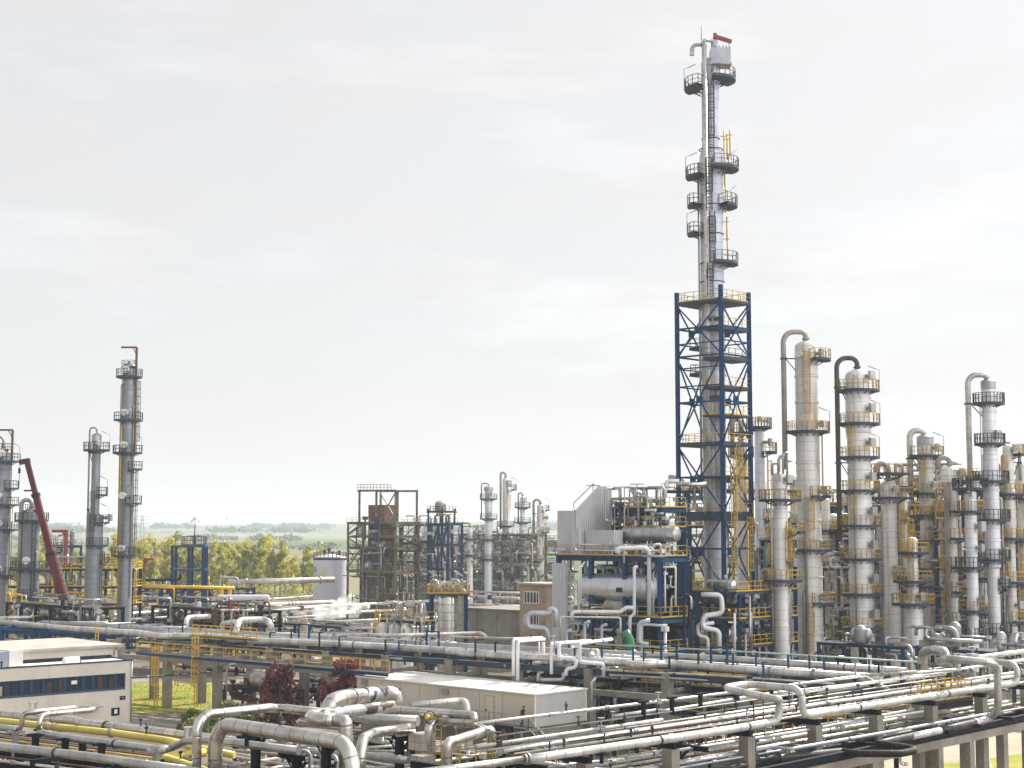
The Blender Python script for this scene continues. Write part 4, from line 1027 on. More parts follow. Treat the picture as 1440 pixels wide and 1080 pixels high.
# frames in the shadow behind the eastern columns
CL = 'yellow-railed steel frames between the eastern columns'
FRM = dict(posts='blue', deck='blue_dk', railm='yellow', pm=('white_pipe', 'silver_dull', 'tan_pipe', 'galv', 'cream_pipe'), brace=True)
def atf(px, Y): p = ay(px, 850, Y); p.z = 0; return p
unit('process_frame', 'blue steel frame filled with pipes behind the goose-necked columns, right of the lattice tower', atf(1086, 208), 3, 1, 5.0, 4.0, [zat(1140, y, 204) for y in (880, 835, 790, 745)], npipe=80, seed=11, group=CL, vessels=4, **FRM)
unit('process_frame', 'pipe-filled steel frame with green lines behind the widest pale column', atf(1150, 214), 3, 1, 5.0, 4.0, [zat(1200, y, 208) for y in (870, 815, 760, 712)], npipe=80, seed=12, group=CL, vessels=3, **{**FRM, 'pm': ('white_pipe', 'green', 'tan_pipe', 'cream_pipe')})
unit('process_frame', 'pipe-filled steel frame behind the short dark-based vessel', atf(1240, 214), 3, 1, 5.0, 4.0, [zat(1290, y, 208) for y in (890, 840, 790, 740, 690)], npipe=84, seed=13, group=CL, vessels=3, **FRM)
unit('process_frame', 'pipe-filled steel frame behind the tallest bluish-white column', atf(1315, 212), 3, 1, 5.0, 4.0, [zat(1370, y, 206) for y in (890, 835, 780, 725)], npipe=84, seed=14, group=CL, vessels=4, **FRM)
unit('process_frame', 'pipe-filled steel frame at the frame edge behind the last stained columns', atf(1385, 214), 3, 1, 5.0, 4.0, [zat(1430, y, 206) for y in (880, 830, 775, 720)], npipe=60, seed=15, group=CL, vessels=2, **FRM)
unit('pump_shelter', 'low blue steel frame with pipe stubs at the feet of the goose-necked columns', atf(1150, 172), 3, 1, 3.4, 3.0, [zat(1200, 907, 168)], 'blue', 'blue_dk', 'blue', 34, 21, ('white_pipe', 'galv', 'silver_dull', 'black_wrap'), .3, rails=False, over=.8, cat='process frame', vessels=2, pr=(.08, .22))
unit('pump_shelter', 'low steel frame with valves at the feet of the far eastern columns', atf(1290, 170), 4, 1, 3.6, 3.0, [zat(1360, 915, 166)], 'steel', 'blue_dk', 'steel', 44, 22, ('white_pipe', 'galv', 'silver_dull', 'tan_pipe'), .3, rails=False, over=2.2, cat='process frame', vessels=4, pr=(.08, .25))
unit('pump_shelter', 'dark frame with S-bent pipes under the lattice tower decks', FR - W * 6.5 + U * .3, 2, 1, 4.2, 3.2, [fz(940), fz(880), fz(850)], 'navy', 'blue_dk', 'yellow', 44, 23, ('white_pipe', 'galv', 'silver'), .25, rails=False, cat='process frame', vessels=3, over=1.0)
unit('process_frame', 'yellow-railed ladder frame beside the valve-crowned column', atf(1072, 184), 1, 1, 2.6, 3.0, [zat(1080, y, 182) for y in (905, 868, 830, 795, 760)], npipe=40, seed=16, group=CL, **FRM)
unit('process_frame', 'narrow yellow-railed frame between the stained and the widest columns', atf(1157, 196), 1, 1, 2.6, 3.0, [zat(1165, y, 194) for y in (900, 850, 800)], npipe=40, seed=17, group=CL, **FRM)
unit('process_frame', 'narrow yellow-railed frame between the beige-capped and the domed columns', atf(1318, 192), 1, 1, 2.2, 3.0, [zat(1325, y, 190) for y in (880, 840, 800, 760, 720)], npipe=40, seed=18, group=CL, **FRM)


for i, (px, nw, tops, lab) in enumerate(((935, 3, (690, 740, 790, 840), 'tall pipe-packed frame behind the exchanger structure and the lattice tower'), (1060, 3, (742, 790, 840, 885), 'pipe-packed rear frame behind the slender pale column'), (1160, 3, (708, 755, 800, 850), 'pipe-packed rear frame seen between the goose-necked columns'), (1255, 3, (672, 720, 770, 820, 870), 'pipe-packed rear frame behind the grey-banded and beige-capped columns'), (1350, 4, (690, 735, 785, 835, 880), 'pipe-packed rear frame behind the bluish columns'))):
    Yr = 232; unit('process_frame', lab, atf(px, Yr), nw, 1, 4.6, 6.0, [zat(px + 30, y, Yr - 4) for y in tops], npipe=80, seed=130 + i, group='pipe-packed rear frames of the eastern plant', vessels=8, pr=(.09, .3), **{k: v for k, v in FRM.items()})
    wl = atf(px - 10, Yr + 9); h = zat(px, tops[1], Yr)
    if i: solo_fn('shade_block', 'navy', lambda m: m.box(0, nw * 4.6 + 3, 0, 4, 0, h * .7, wl, W, U), 'added dark block standing in for shade behind the ' + ('lattice tower', 'slender pale column', 'goose-necked columns', 'grey-banded column', 'bluish columns')[i], 'building', 'dark shade blocks behind the columns')  # navy blocks added as shade in the gaps between the columns

# ------------------------------------------------------------------ middle distance
bt = ay(489, 800, 335); bt.z = 0
zo = lambda py: zat(530, py, 332)
ob, Pb = unit('process_frame', 'weathered ochre steel frame round a brown brick shaft', bt, 3, 1, 5.0, 6.5, [zo(803), zo(770), zo(754), zo(735)], 'oldsteel', 'oldsteel', 'oldsteel', 40, 31, ('tan_pipe', 'galv', 'steel', 'oldsteel'), .36, vessels=5, th=.36)
part(ob, 'brick_shaft', 'brick', lambda m: (m.box(3.6, 8.8, 2.5, 6.0, 0, zo(710), bt, W, U), m.box(.4, 8.8, 3.0, 6.0, 0, zo(772), bt, W, U)))
part(ob, 'top_frame', 'oldsteel', lambda m: [m.hbeam(Pb(s, t, zo(735)), Pb(s, t, zo(690)), .35) for s in (3.6, 9.0, 15) for t in (0, 6)] + [m.hbeam(Pb(3, t, zo(690)), Pb(15.2, t, zo(691)), .4) for t in (0, 6)])
part(ob, 'cross_brace', 'oldsteel', lambda m: (m.beam(Pb(10, 0, zo(732)), Pb(15, 0, zo(693)), .2), m.beam(Pb(15, .22, zo(732)), Pb(10, .22, zo(693)), .2)))
part(ob, 'top_railing', 'oldsteel', lambda m: m.rail([Pb(3, 0, zo(690)), Pb(8, 0, zo(690)), Pb(8, 5, zo(690))], 1.3, False, 1, .09))
for k, (s0, z0, s1, z1) in enumerate(((.4, 800, 4.6, 772), (4.6, 768, .4, 756), (.4, 752, 4.6, 737))):
    part(ob, 'stair', 'oldsteel', lambda m: (m.beam(Pb(s0, -.5, zo(z0)), Pb(s1, -.5, zo(z1)), .3, .2), m.beam(Pb(s0, -.5, zo(z0) + 1), Pb(s1, -.5, zo(z1) + 1), .1)))
for y in (742, 762, 796): part(ob, 'blue_cabinet', 'bluetrim', lambda m: m.box(8.9, 9.9, -.4, .8, zo(y), zo(y) + 2.2, bt, W, U))
bl = ay(602, 800, 330); bl.z = 0; zl = lambda py: zat(625, py, 326)
lt, Pl = unit('process_frame', 'blue braced steel frame with a round vessel on its roof, in the middle distance', bl, 2, 1, 3.0, 4.0, [zl(828), zl(800), zl(766), zl(737)], 'blue', 'blue_dk', 'steel', 26, 33, ('tan_pipe', 'galv', 'white_pipe'), .38, vessels=3, th=.3, brace=False)
part(lt, 'roof_vessel', 'tan_pipe', lambda m: m.lathe(Pl(1.6, 2, zl(720)), [(1.1, 0), (1.2, .4), (1.2, 1.9), (.8, 2.3), (.01, 2.5)], 20))
part(lt, 'roof_frame', 'steel', lambda m: [m.hbeam(Pl(s, t, zl(737)), Pl(s, t, zl(715)), .3) for s in (0, 4.2) for t in (0, 3.6)] + [m.box(-.3, 4.6, -.3, 4, zl(719) - .3, zl(719), bl, W, U), m.rail([Pl(-.2, 3.8, zl(719)), Pl(-.2, -.2, zl(719)), Pl(4.4, -.2, zl(719)), Pl(4.4, 3.8, zl(719))], 1.1, False, 1, .08)])
for s0, s1, y0, y1 in ((0, 3, 800, 740), (3, 6, 740, 800), (0, 3, 740, 800), (3, 6, 800, 740)):
    part(lt, 'cross_brace', 'blue', lambda m: m.beam(Pl(s0, -.15 - .2 * (s0 > 0) * (y0 > y1), zl(y0)), Pl(s1, -.15 - .2 * (s0 > 0) * (y0 > y1), zl(y1)), .32))
unit('process_frame', 'dark pipe-filled frame between the ochre frame and the blue braced frame', atf(562, 352), 2, 1, 5.0, 5.0, [zat(580, y, 350) for y in (815, 790, 762, 738)], 'steel', 'blue_dk', 'steel', 36, 34, ('tan_pipe', 'galv', 'white_pipe', 'bluetrim'), .4, vessels=5)
ct, Pc = unit('process_frame', 'long concrete table frame carrying pipes behind the middle distance columns', atf(548, 398), 6, 1, 7.6, 7.0, [zat(680, y, 385) for y in (822, 796, 764)], 'concrete', 'concrete_dk', 'oldsteel', 98, 35, ('tan_pipe', 'galv', 'green', 'white_pipe', 'silver_dull'), .55, brace=False, vessels=8, th=1.3, pr=(.1, .28), a=V((1, -.12, 0)).normalized(), b=V((.12, 1, 0)).normalized())
unit('process_frame', 'pipe-packed ochre frame behind the four hooked columns of the middle distance', atf(646, 384), 5, 1, 4.8, 5.0, [zat(700, y, 380) for y in (828, 808, 785, 752)], 'oldsteel', 'steel', 'oldsteel', 95, 36, ('tan_pipe', 'galv', 'green', 'white_pipe', 'silver_dull'), .35, vessels=8, pr=(.1, .3))
tk = ay(464, 800, 345); tk.z = 0; kt = mpp(345); ht = zat(464, 784, 345)
to = T('storage_tank', 'white storage tank with a pale text panel in front of the spring trees', 'tank', tk)
part(to, 'shell', 'tankw', lambda m: m.lathe(tk, [(23.2 * kt, 0), (23.2 * kt, ht), (22 * kt, ht + .25), (.01, ht + .9)], 40))
part(to, 'rim', 'steel', lambda m: m.lathe(tk + Z * (ht - .5), [(23.3 * kt, 0), (23.6 * kt, .05), (23.6 * kt, .45), (23.3 * kt, .5)], 40))
def tpanel(m, a0, a1, z0, z1, o=.06):
    n = 6
    for i in range(n):
        A = [math.radians(a0 + (a1 - a0) * (i + j) / n) for j in (0, 1)]; r = 23.2 * kt + o
        m.quad(*[tk + V((r * math.cos(a), r * math.sin(a), z)) for a, z in ((A[0], z0), (A[1], z0), (A[1], z1), (A[0], z1))])
zk = lambda py: zat(464, py, 341)
sg = part(to, 'text_panel', 'plaster', lambda m: tpanel(m, 198, 262, zk(818), zk(797)))
for i, (y, a1, h) in enumerate(((799.5, 222, .28), (803, 226, .3), (807, 210, .22), (811, 212, .22), (814.5, 222, .35))):
    part(sg, 'text_line', 'bluegrey', lambda m: tpanel(m, 202, a1, zk(y) - h, zk(y) + h, .1))
part(to, 'roof_railing', 'oldsteel', lambda m: m.rail([tk + V((22.6 * kt * math.cos(a), 22.6 * kt * math.sin(a), ht)) for a in [i * PI / 12 for i in range(24)]], 1.1, True, 1.5, .1))
part(to, 'roof_fitting', 'steel', lambda m: [m.box(-.3, .3, -.3, .3, 0, h, tk + V((x, 0, ht + .5))) for x, h in ((-1.2, 1.2), (.6, .8), (2.0, 1.0), (-.2, 1.6))])
# tan building and long wall
Yb = 205
b0 = ay(731, 850, Yb); b0.z = 0; hb = zat(750, 822, Yb)
tb = T('tan_building', 'tan plastered stair building with a flat roof and two rows of barred windows', 'building', b0)
w1 = 36 * mpp(Yb) / .735; 
part(tb, 'wall', 'tanwall', lambda m: m.box(0, w1, 0, 4.2, 0, hb, b0, W, U))
part(tb, 'roof', 'roofgrey', lambda m: m.box(-.3, w1 + .3, -.3, 4.5, hb, hb + .25, b0, W, U))
for y0, y1 in ((848, 832), (878, 865)):
    z0, z1 = zat(748, y0, Yb), zat(748, y1, Yb)
    f = part(tb, 'window', 'roofwhite', lambda m: [m.box(s, s + .12, -.07, .02, z0, z1, b0, W, U) for s in (.75, 1.25, 1.8, 2.35, 2.9, 3.3)] + [m.box(.75, 3.42, -.075, .02, z, z + .12, b0, W, U) for z in (z0, z1)])
    part(f, 'pane', 'glass', lambda m: m.box(.85, 3.32, -.03, .0, z0 + .1, z1, b0, W, U))
lwl = ay(655, 890, 232); lwl.z = 0
solo_fn('long_hall', 'concrete', lambda m: (m.box(0, 15, 0, 9, 0, zat(690, 858, 228), lwl, W, U), m.box(-.3, 15.3, -.3, 9.3, zat(690, 858, 228), zat(690, 856, 228), lwl, W, U), [m.box(s, s + .35, -.12, 0, 0, zat(690, 858, 228) - .3, lwl, W, U) for s in (2, 6, 10, 14)]), 'low grey concrete hall wall left of the tan building', 'building')
# silver vessel with yellow platform
vs_ = ay(631, 880, 200); vs_.z = 0; kv = mpp(200); hv = zat(631, 836, 200)
vo = T('storage_vessel', 'upright silver vessel under a yellow-railed platform of valves', 'vessel', vs_)
part(vo, 'shell', 'silver', lambda m: m.lathe(vs_, [(15.5 * kv, 0), (15.5 * kv, hv - .5), (14 * kv, hv), (.01, hv + .2)], 32))
dk = part(vo, 'platform', 'blue_dk', lambda m: m.box(-2.7, 2.7, -2.2, 2.2, hv, hv + .2, vs_))
part(dk, 'railing', 'yellow', lambda m: m.rail([vs_ + V((x, y, hv + .2)) for x, y in ((-2.6, -2.1), (2.6, -2.1), (2.6, 2.1), (-2.6, 2.1))], 1.1, True, .9, .07))
rr = random.Random(4)
for i in range(14):
    x, y = rr.uniform(-2.3, 2.3), rr.uniform(-1.8, 1.8)
    part(vo, 'valve', rr.choice(('galv', 'white_pipe')), lambda m: (m.tube([vs_ + V((x, y, hv)), vs_ + V((x, y, hv + rr.uniform(.8, 2))), vs_ + V((x + rr.uniform(-.8, .8), y, hv + 1.7))], rr.uniform(.08, .2), 8), m.box(-.2, .2, -.2, .2, .9, 1.25, vs_ + V((x, y, hv)))))
for dx, t0 in ((17, 822), (20, 826), (14.5, 815), (23, 828)):
    q = vs_ + V((dx * kv, -15 * kv, 0)); part(vo, 'riser_pipe', 'white_pipe', lambda m: m.tube([q + Z * .3, q + Z * zat(640, t0, 200), q + Z * zat(640, t0, 200) + V((-.9, .5, 0))], .14 if dx != 17 else .2, 8))
for dx in (-24, 24):
    part(vo, 'post', 'blue', lambda m: [m.hbeam(vs_ + V((dx * kv, y, 0)), vs_ + V((dx * kv, y, hv)), .25) for y in (-2, 2)])
for dx, dy in ((-15, -2), (20, -4)): part(vo, 'floodlight', 'galv', lambda m: (m.beam(vs_ + V((dx * kv, -2, hv)), vs_ + V((dx * kv, -2, hv + 2.4)), .07), m.beam(vs_ + V((dx * kv - 1.1, -2, hv + 3.0)), vs_ + V((dx * kv, -2, hv + 2.4)), .2)))
# valve skid
sk = ay(536, 900, 192); sk.z = 0; hk = zat(570, 873, 190)
su, Ps = unit('valve_skid', 'blue and yellow valve skid with white vessels beside the silver vessel', sk, 3, 1, 2.3, 2.2, [hk], 'blue', 'blue_dk', 'yellow', 40, 41, ('white_pipe', 'galv', 'silver'), .22, zlo=hk * .8, over=2.2, vessels=0, pr=(.06, .16), brace=False)
for s in (.7, 2.8, 4.9): part(su, 'vessel', 'roofwhite', lambda m: m.lathe(Ps(s, -.3, 0), [(.75, 0), (.75, hk - .7), (.4, hk - .3), (.01, hk - .2)], 20))
part(su, 'ladder', 'yellow', lambda m: m.ladder(Ps(-.4, -.4, .3), hk + 1, -U, .6, .09))
# chimney stub with steam
ch = ay(428, 880, 196); ch.z = 0; hc = zat(428, 871, 196)
solo_fn('vent_stub', 'tanwall', lambda m: m.lathe(ch, [(.42, 0), (.42, hc), (.3, hc), (.3, hc - .4)], 14), 'short tan vent stub under the white steam plume', 'vent')
def steam():
    m = bpy.data.materials.new('steam_vapour'); m.use_nodes = True; nt = m.node_tree; nt.nodes.remove(nt.nodes['Principled BSDF'])
    v = nt.nodes.new('ShaderNodeVolumePrincipled'); v.inputs['Color'].default_value = (1, 1, 1, 1); v.inputs['Anisotropy'].default_value = .3
    geo = nt.nodes.new('ShaderNodeNewGeometry'); n = nt.nodes.new('ShaderNodeTexNoise'); n.inputs['Scale'].default_value = .95; n.inputs['Detail'].default_value = 6
    nt.links.new(geo.outputs['Position'], n.inputs['Vector']); r = nt.nodes.new('ShaderNodeMapRange'); r.inputs[1].default_value = .47; r.inputs[2].default_value = .74; r.inputs[4].default_value = 3.4
    nt.links.new(n.outputs[0], r.inputs[0]); nt.links.new(r.outputs[0], v.inputs['Density']); nt.links.new(v.outputs[0], nt.nodes['Material Output'].inputs['Volume'])
    return m
import bmesh
bm = bmesh.new()
s0 = V((ch.x, ch.y - .3, hc + .2))
for t, dx, dz, r in ((0, .6, .35, .55), (1, 1.8, .55, .95), (2, 3.2, .9, 1.25), (3, 4.4, 1.1, 1.2), (4, 5.0, 1.9, 1.0), (5, 5.3, 2.7, .7), (6, 6.4, 1.2, .8), (7, 7.6, 1.4, .6)):
    g = bmesh.ops.create_icosphere(bm, subdivisions=3, radius=r, matrix=Matrix.Translation(s0 + V((dx, 0, dz))))
me = bpy.data.meshes.new('steam'); bm.to_mesh(me); bm.free(); me.materials.append(steam())
so = bpy.data.objects.new('steam', me); COL.objects.link(so)
rm = so.modifiers.new('merge', 'REMESH'); rm.mode = 'VOXEL'; rm.voxel_size = .18
tag(so, 'white steam plume drifting off the short tan vent stub', None, None, 'stuff')

# ------------------------------------------------------------------ western background
WB = 'pipe frames behind the western columns'
unit('pipe_structure', 'yellow-railed pipe frame between the western grey columns', atf(-12, 262), 4, 1, 6.0, 4.0, [zat(60, y, 258) for y in (850, 826, 801)], 'navy', 'steel', 'yellow', 50, 51, ('yellow', 'galv', 'tan_pipe', 'grey_pipe', 'yellow_pale'), .35, group=WB, vessels=5, a=V((1, -.1, 0)).normalized(), b=V((.1, 1, 0)).normalized())
wf = atf(196, 300)
unit('pipe_structure', 'low blue-posted pipe frame stretching right of the tallest western column', wf, 5, 1, 4.2, 4.0, [zat(260, y, 296) for y in (846, 828)], 'blue', 'navy', 'blue', 44, 52, ('yellow', 'galv', 'tan_pipe', 'grey_pipe'), .6, rails=False, group=WB, vessels=4, a=V((1, -.1, 0)).normalized(), b=V((.1, 1, 0)).normalized())
unit('pipe_structure', 'small blue frame carrying a grey stack, behind the red crane boom', atf(64, 290), 2, 1, 3.4, 3.0, [zat(90, y, 288) for y in (795, 768)], 'blue', 'steel', 'steel', 18, 53, ('galv', 'tan_pipe'), .3, group=WB, vessels=3)
gs = ay(101, 780, 290); gs.z = 0
solo_fn('stack', 'col_grey', lambda m: m.lathe(gs, [(7 / 2 * mpp(290), 0), (7 / 2 * mpp(290), zat(101, 748, 290)), (.1, zat(101, 746, 290)), (.1, zat(101, 744, 290))], 16), 'small grey stack above the blue frame behind the crane boom', 'stack')
def gallows(px0, px1, pt, pb, Y, label, w=.35):
    a = ay(px1, pb, Y); zt = zat(px1, pt, Y); dx = (px0 - px1) * mpp(Y)
    solo_fn('davit', 'orange', lambda m: (m.beam(V((a.x, a.y, max(.2, a.z))), V((a.x, a.y, zt)), w), m.beam(V((a.x, a.y, zt - w / 2)), V((a.x + dx, a.y, zt - w / 2)), w), m.beam(V((a.x, a.y, zt - 1.6)), V((a.x + dx * .3, a.y, zt - .3)), w * .5)), label, 'davit')
gallows(72, 92, 745, 800, 280, 'orange davit frame behind the red crane boom', .5)
gallows(216, 203, 785, 806, 270, 'small orange davit above the valves right of the tallest western column')
rt_ = atf(241, 285); zr = lambda py: zat(262, py, 283)
po = T('portal_frame', 'blue braced portal frame with a railed deck and a thin mast', 'steel tower', rt_)
for s in (0, 3.0, 5.6):
    part(po, 'post', 'blue', lambda m: m.hbeam(rt_ + V((s, 0, 0)), rt_ + V((s, 0, zr(770))), .4)); part(po, 'post', 'blue', lambda m: m.hbeam(rt_ + V((s, 3, 0)), rt_ + V((s, 3, zr(770))), .4))
part(po, 'top_beam', 'blue', lambda m: (m.box(-.3, 5.9, -.3, 3.3, zr(770), zr(770) + .35, rt_), m.box(-.2, 5.8, -.2, 3.2, zr(803), zr(803) + .3, rt_)))
part(po, 'brace', 'blue', lambda m: (m.beam(rt_ + V((.4, -.05, zr(772))), rt_ + V((2.2, -.05, zr(800))), .16), m.beam(rt_ + V((3.2, -.05, zr(772))), rt_ + V((5.2, -.05, zr(800))), .16)))
part(po, 'railing', 'steel', lambda m: m.rail([rt_ + V((x, y, zr(767))) for x, y in ((1.6, 0), (5.6, 0), (5.6, 3), (1.6, 3))], 1.6, True, .9, .09))
part(po, 'mast', 'steel', lambda m: (m.tube([rt_ + V((3.7, 1.5, zr(768))), rt_ + V((3.7, 1.5, zr(735)))], .1, 6), m.tube([rt_ + V((3.7, 1.5, zr(765))), rt_ + V((3.7, 1.5, zr(752)))], .28, 8), m.beam(rt_ + V((2.6, 1.5, zr(754))), rt_ + V((4.8, 1.5, zr(754))), .14)))
def crownring(m):
    for k in range(8):
        a = k * PI / 4; m.beam(rt_ + V((3.7, 1.5, zr(727))), rt_ + V((3.7 + .9 * math.cos(a), 1.5 + .9 * math.sin(a), zr(734))), .06); a2 = a + PI / 4
        m.beam(rt_ + V((3.7 + .9 * math.cos(a), 1.5 + .9 * math.sin(a), zr(734))), rt_ + V((3.7 + .9 * math.cos(a2), 1.5 + .9 * math.sin(a2), zr(734))), .06)
part(po, 'flare_tip', 'galv', crownring)
unit('pipe_structure', 'dark low pipe frame crowded with valves behind the red valve manifold', atf(215, 225), 6, 1, 4.0, 4.0, [zat(260, y, 222) for y in (872, 853)], 'navy', 'navy', 'steel', 70, 55, ('galv', 'tan_pipe', 'steel', 'white_pipe', 'rusty'), .35, rails=False, group=WB, vessels=5, over=1.2)
unit('pipe_structure', 'dark low pipe frame behind the pale elbow ring and the crane foot', atf(10, 228), 6, 1, 4.0, 4.0, [zat(60, y, 226) for y in (868, 848)], 'navy', 'navy', 'steel', 70, 56, ('galv', 'tan_pipe', 'steel', 'white_pipe', 'yellow'), .35, rails=False, group=WB, vessels=5, over=1.2)
# crane
Yc = 236
cb, ctp = ay(92, 856, Yc), ay(38, 649, Yc); kc = mpp(Yc)
cr_ = T('crane_boom', 'long dark red telescopic crane boom leaning left between the western columns', 'crane', V((cb.x, cb.y, 0)))
d = (ctp - cb); base = cb - d * .10
for t0, t1, wpx in ((-.1, .38, 10.5), (.36, .78, 8.3), (.76, 1.0, 6.6)):
    part(cr_, 'boom_section', 'red', lambda m: m.obox(cb + d * ((t0 + t1) / 2), d * ((t1 - t0) / 2), d.cross(V((0, 1, 0))).normalized() * (wpx / 2 * kc), V((0, 1, 0)) * (wpx / 2 * kc)))
for t, wpx in ((.37, 12.6), (.77, 10)): part(cr_, 'boom_collar', 'navy', lambda m: m.obox(cb + d * t, d * .012, d.cross(V((0, 1, 0))).normalized() * (wpx / 2 * kc), V((0, 1, 0)) * (wpx / 2 * kc + .05)))
part(cr_, 'boom_head', 'red', lambda m: m.obox(ctp + V((-.35, 0, .0)), V((.75, 0, .12)), V((0, .4, 0)), V((-.05, 0, .38))))
part(cr_, 'hoist_rope', 'steel', lambda m: m.beam(ctp + V((-.9, -.5, .1)), ctp + V((-.95, -.5, -4.2)), .06))
part(cr_, 'hook_block', 'navy', lambda m: m.obox(ctp + V((-.95, -.5, -1.4)), V((.14, 0, 0)), V((0, .14, 0)), V((0, 0, .4))))
sid = d.cross(V((0, 1, 0))).normalized()
part(cr_, 'lattice_strip', 'galv', lambda m: [m.beam(cb + d * t - sid * (6.3 * kc * (1 if (i % 2) else 1.35)), cb + d * (t + .018) - sid * (6.3 * kc * (1.35 if (i % 2) else 1)), .09) for i, t in enumerate([x * .018 for x in range(-4, 20)])] + [m.beam(cb - d * .08 - sid * 6.3 * kc * 1.35, cb + d * .36 - sid * 6.3 * kc * 1.35, .09)])
part(cr_, 'slewing_base', 'red', lambda m: (m.box(-2.5, 2.2, -1.4, 1.4, .9, 3.2, V((base.x, base.y, 0))), m.box(-4, 4, -1.5, 1.5, .5, 1.2, V((base.x, base.y, 0)))))
for s in (-3, -1, 1, 3): part(cr_, 'wheel', 'black', lambda m: m.tube([V((base.x + s, base.y - 1.7, .6)), V((base.x + s, base.y - 1.1, .6))], .6, 16))
# power pylons and masts far away
def pylon(px, pt, Y, label):
    c = ay(px, 740, Y); h = zat(px, pt, Y)
    m = MB()
    for sx, sy in ((1, 1), (1, -1), (-1, 1), (-1, -1)):
        m.beam(V((c.x + 3 * sx, c.y + 3 * sy, 0)), V((c.x + .5 * sx, c.y + .5 * sy, h)), .35)
    for z, wd in ((h * .72, 7), (h * .84, 9), (h * .95, 6)): m.beam(V((c.x - wd, c.y, z)), V((c.x + wd, c.y, z)), .5)
    for i in range(7):
        z0, z1 = h * i / 8, h * (i + 1) / 8; q = lambda z: .5 + 2.5 * (1 - z / h)
        m.beam(V((c.x - q(z0), c.y, z0)), V((c.x + q(z1), c.y, z1)), .22); m.beam(V((c.x + q(z0), c.y, z0)), V((c.x - q(z1), c.y, z1)), .22)
    solo('power_pylon', m, M['galv'], label, 'pylon', 'power pylons on the horizon')
pylon(200, 724, 1500, 'distant lattice power pylon on the hazy horizon, right of the tallest western column')
pylon(111, 734, 1900, 'distant power pylon on the hazy horizon between the crane boom and the tallest western column')
def mast(px, pt, Y, label):
    c = ay(px, 740, Y); m = MB(); m.tube([V((c.x, c.y, 0)), V((c.x, c.y, zat(px, pt, Y)))], .5, 6); m.box(-1.2, 1.2, -1.2, 1.2, -3, -1, V((c.x, c.y, zat(px, pt, Y)))); solo('radio_mast', m, M['galv'], label, 'mast')
mast(318, 727, 2200, 'thin distant radio mast on the hazy horizon above the spring trees')
# ------------------------------------------------------------------ single pipes and racks
def res(pts):
    out = []
    for p in pts:
        if p[0] == 'v':
            q = out[-1]; r = ay(p[2] if len(p) > 2 else 720, p[1], q.y); out.append(V((q.x, q.y, r.z)))
        elif p[0] == 'p': out.append(V(p[1]))
        elif p[0] == 'y': out.append(ay(p[1], p[2], p[3]))
        elif p[0] == 'u': out.append(out[-1] + U * p[1])
        elif p[0] == 'w': out.append(out[-1] + W * p[1])
        elif p[0] == 'z': out.append(out[-1] + Z * p[1])
        else: out.append(az(*p))
    return out
PG = 'pipes on the plant pipe racks'
def pipe(label, pts, wpx, mt='white_pipe', group=PG, n=16, bend=None, flanges=(), name='pipe', shoes=None, steps=7):
    P = res(pts); r = wpx / 2 * P[0].y / F
    m = MB(); m.tube(P, r, n, bend=bend or r * 3.2, steps=steps)
    o = solo(name, m, M[mt], label, 'pipe', group); loc = V(o['_o'])
    def child(nm, mm, mat_):
        me = link(nm, mm, mat_, o, loc); return me
    for i, t in flanges:
        a, b = P[i], P[i + 1]; q = a.lerp(b, t); d = (b - a).normalized()
        f = MB(); f.tube([q - d * .07, q + d * .07], r * 1.35, n); child('flange', f, M['galv'])
    if shoes:
        i, k, drop, sm = shoes; a, b = P[i], P[i + 1]
        for j in range(k):
            q = a.lerp(b, (j + .5) / k); d = (b - a).normalized()
            f = MB(); f.box(-.09, .09, -.09, .09, -drop, -r * .8, q); child('pipe_shoe', f, M[sm])
    if len(label) and 'cover' not in name and 'section' not in label:      # small fittings along the run
        q_ = random.Random(len(ALL) * 7 + int(P[0].x * 10)); tot = sum((b - a).length for a, b in zip(P[:-1], P[1:]))
        for i, (a, b) in enumerate(zip(P[:-1], P[1:])):
            L_ = (b - a).length; d = (b - a).normalized()
            if L_ < 3 or abs(d.z) > .7: continue
            for j in range(min(7, int(L_ / (4.5 if L_ < 40 else 7)))):
                q = a.lerp(b, q_.uniform(.06, .94)); u = q_.random(); f = MB(); sd_ = d.cross(Z).normalized()
                if u < .34: f.tube([q - d * .05, q + d * .05], r * 1.14 + .01, n); child('band', f, M['galv' if q_.random() < .6 else 'steel'])
                elif u < .5: f.tube([q - d * .14, q - d * .03], r * 1.4 + .015, n); f.tube([q + d * .03, q + d * .14], r * 1.4 + .015, n); child('flange', f, M['galv'])
                elif u < .68: f.tube([q, q + Z * (r + q_.uniform(.25, .6))], .05, 6); f.box(-.09, .09, -.09, .09, 0, .12, q + Z * (r + .25)); child('vent_stub', f, M['steel'])
                elif u < .84 and r < .3:
                    f.obox(q, d * (r * 1.7), sd_ * (r * 1.5), Z * (r * 1.5)); f.tube([q, q + Z * (r * 2.2 + .3)], .04, 6); f.tube([q + Z * (r * 2.2 + .3), q + Z * (r * 2.2 + .34)], r * .9 + .1, 10); child('valve', f, M[q_.choice(('steel', 'galv', 'blue', 'grey_pipe'))])
                else: f.beam(q - Z * (r + .5), q - Z * r * .5, .14); f.obox(q - Z * (r + .05), d * .2, sd_ * (r + .1), Z * .05); child('pipe_shoe', f, M['navy'])
    return o, P
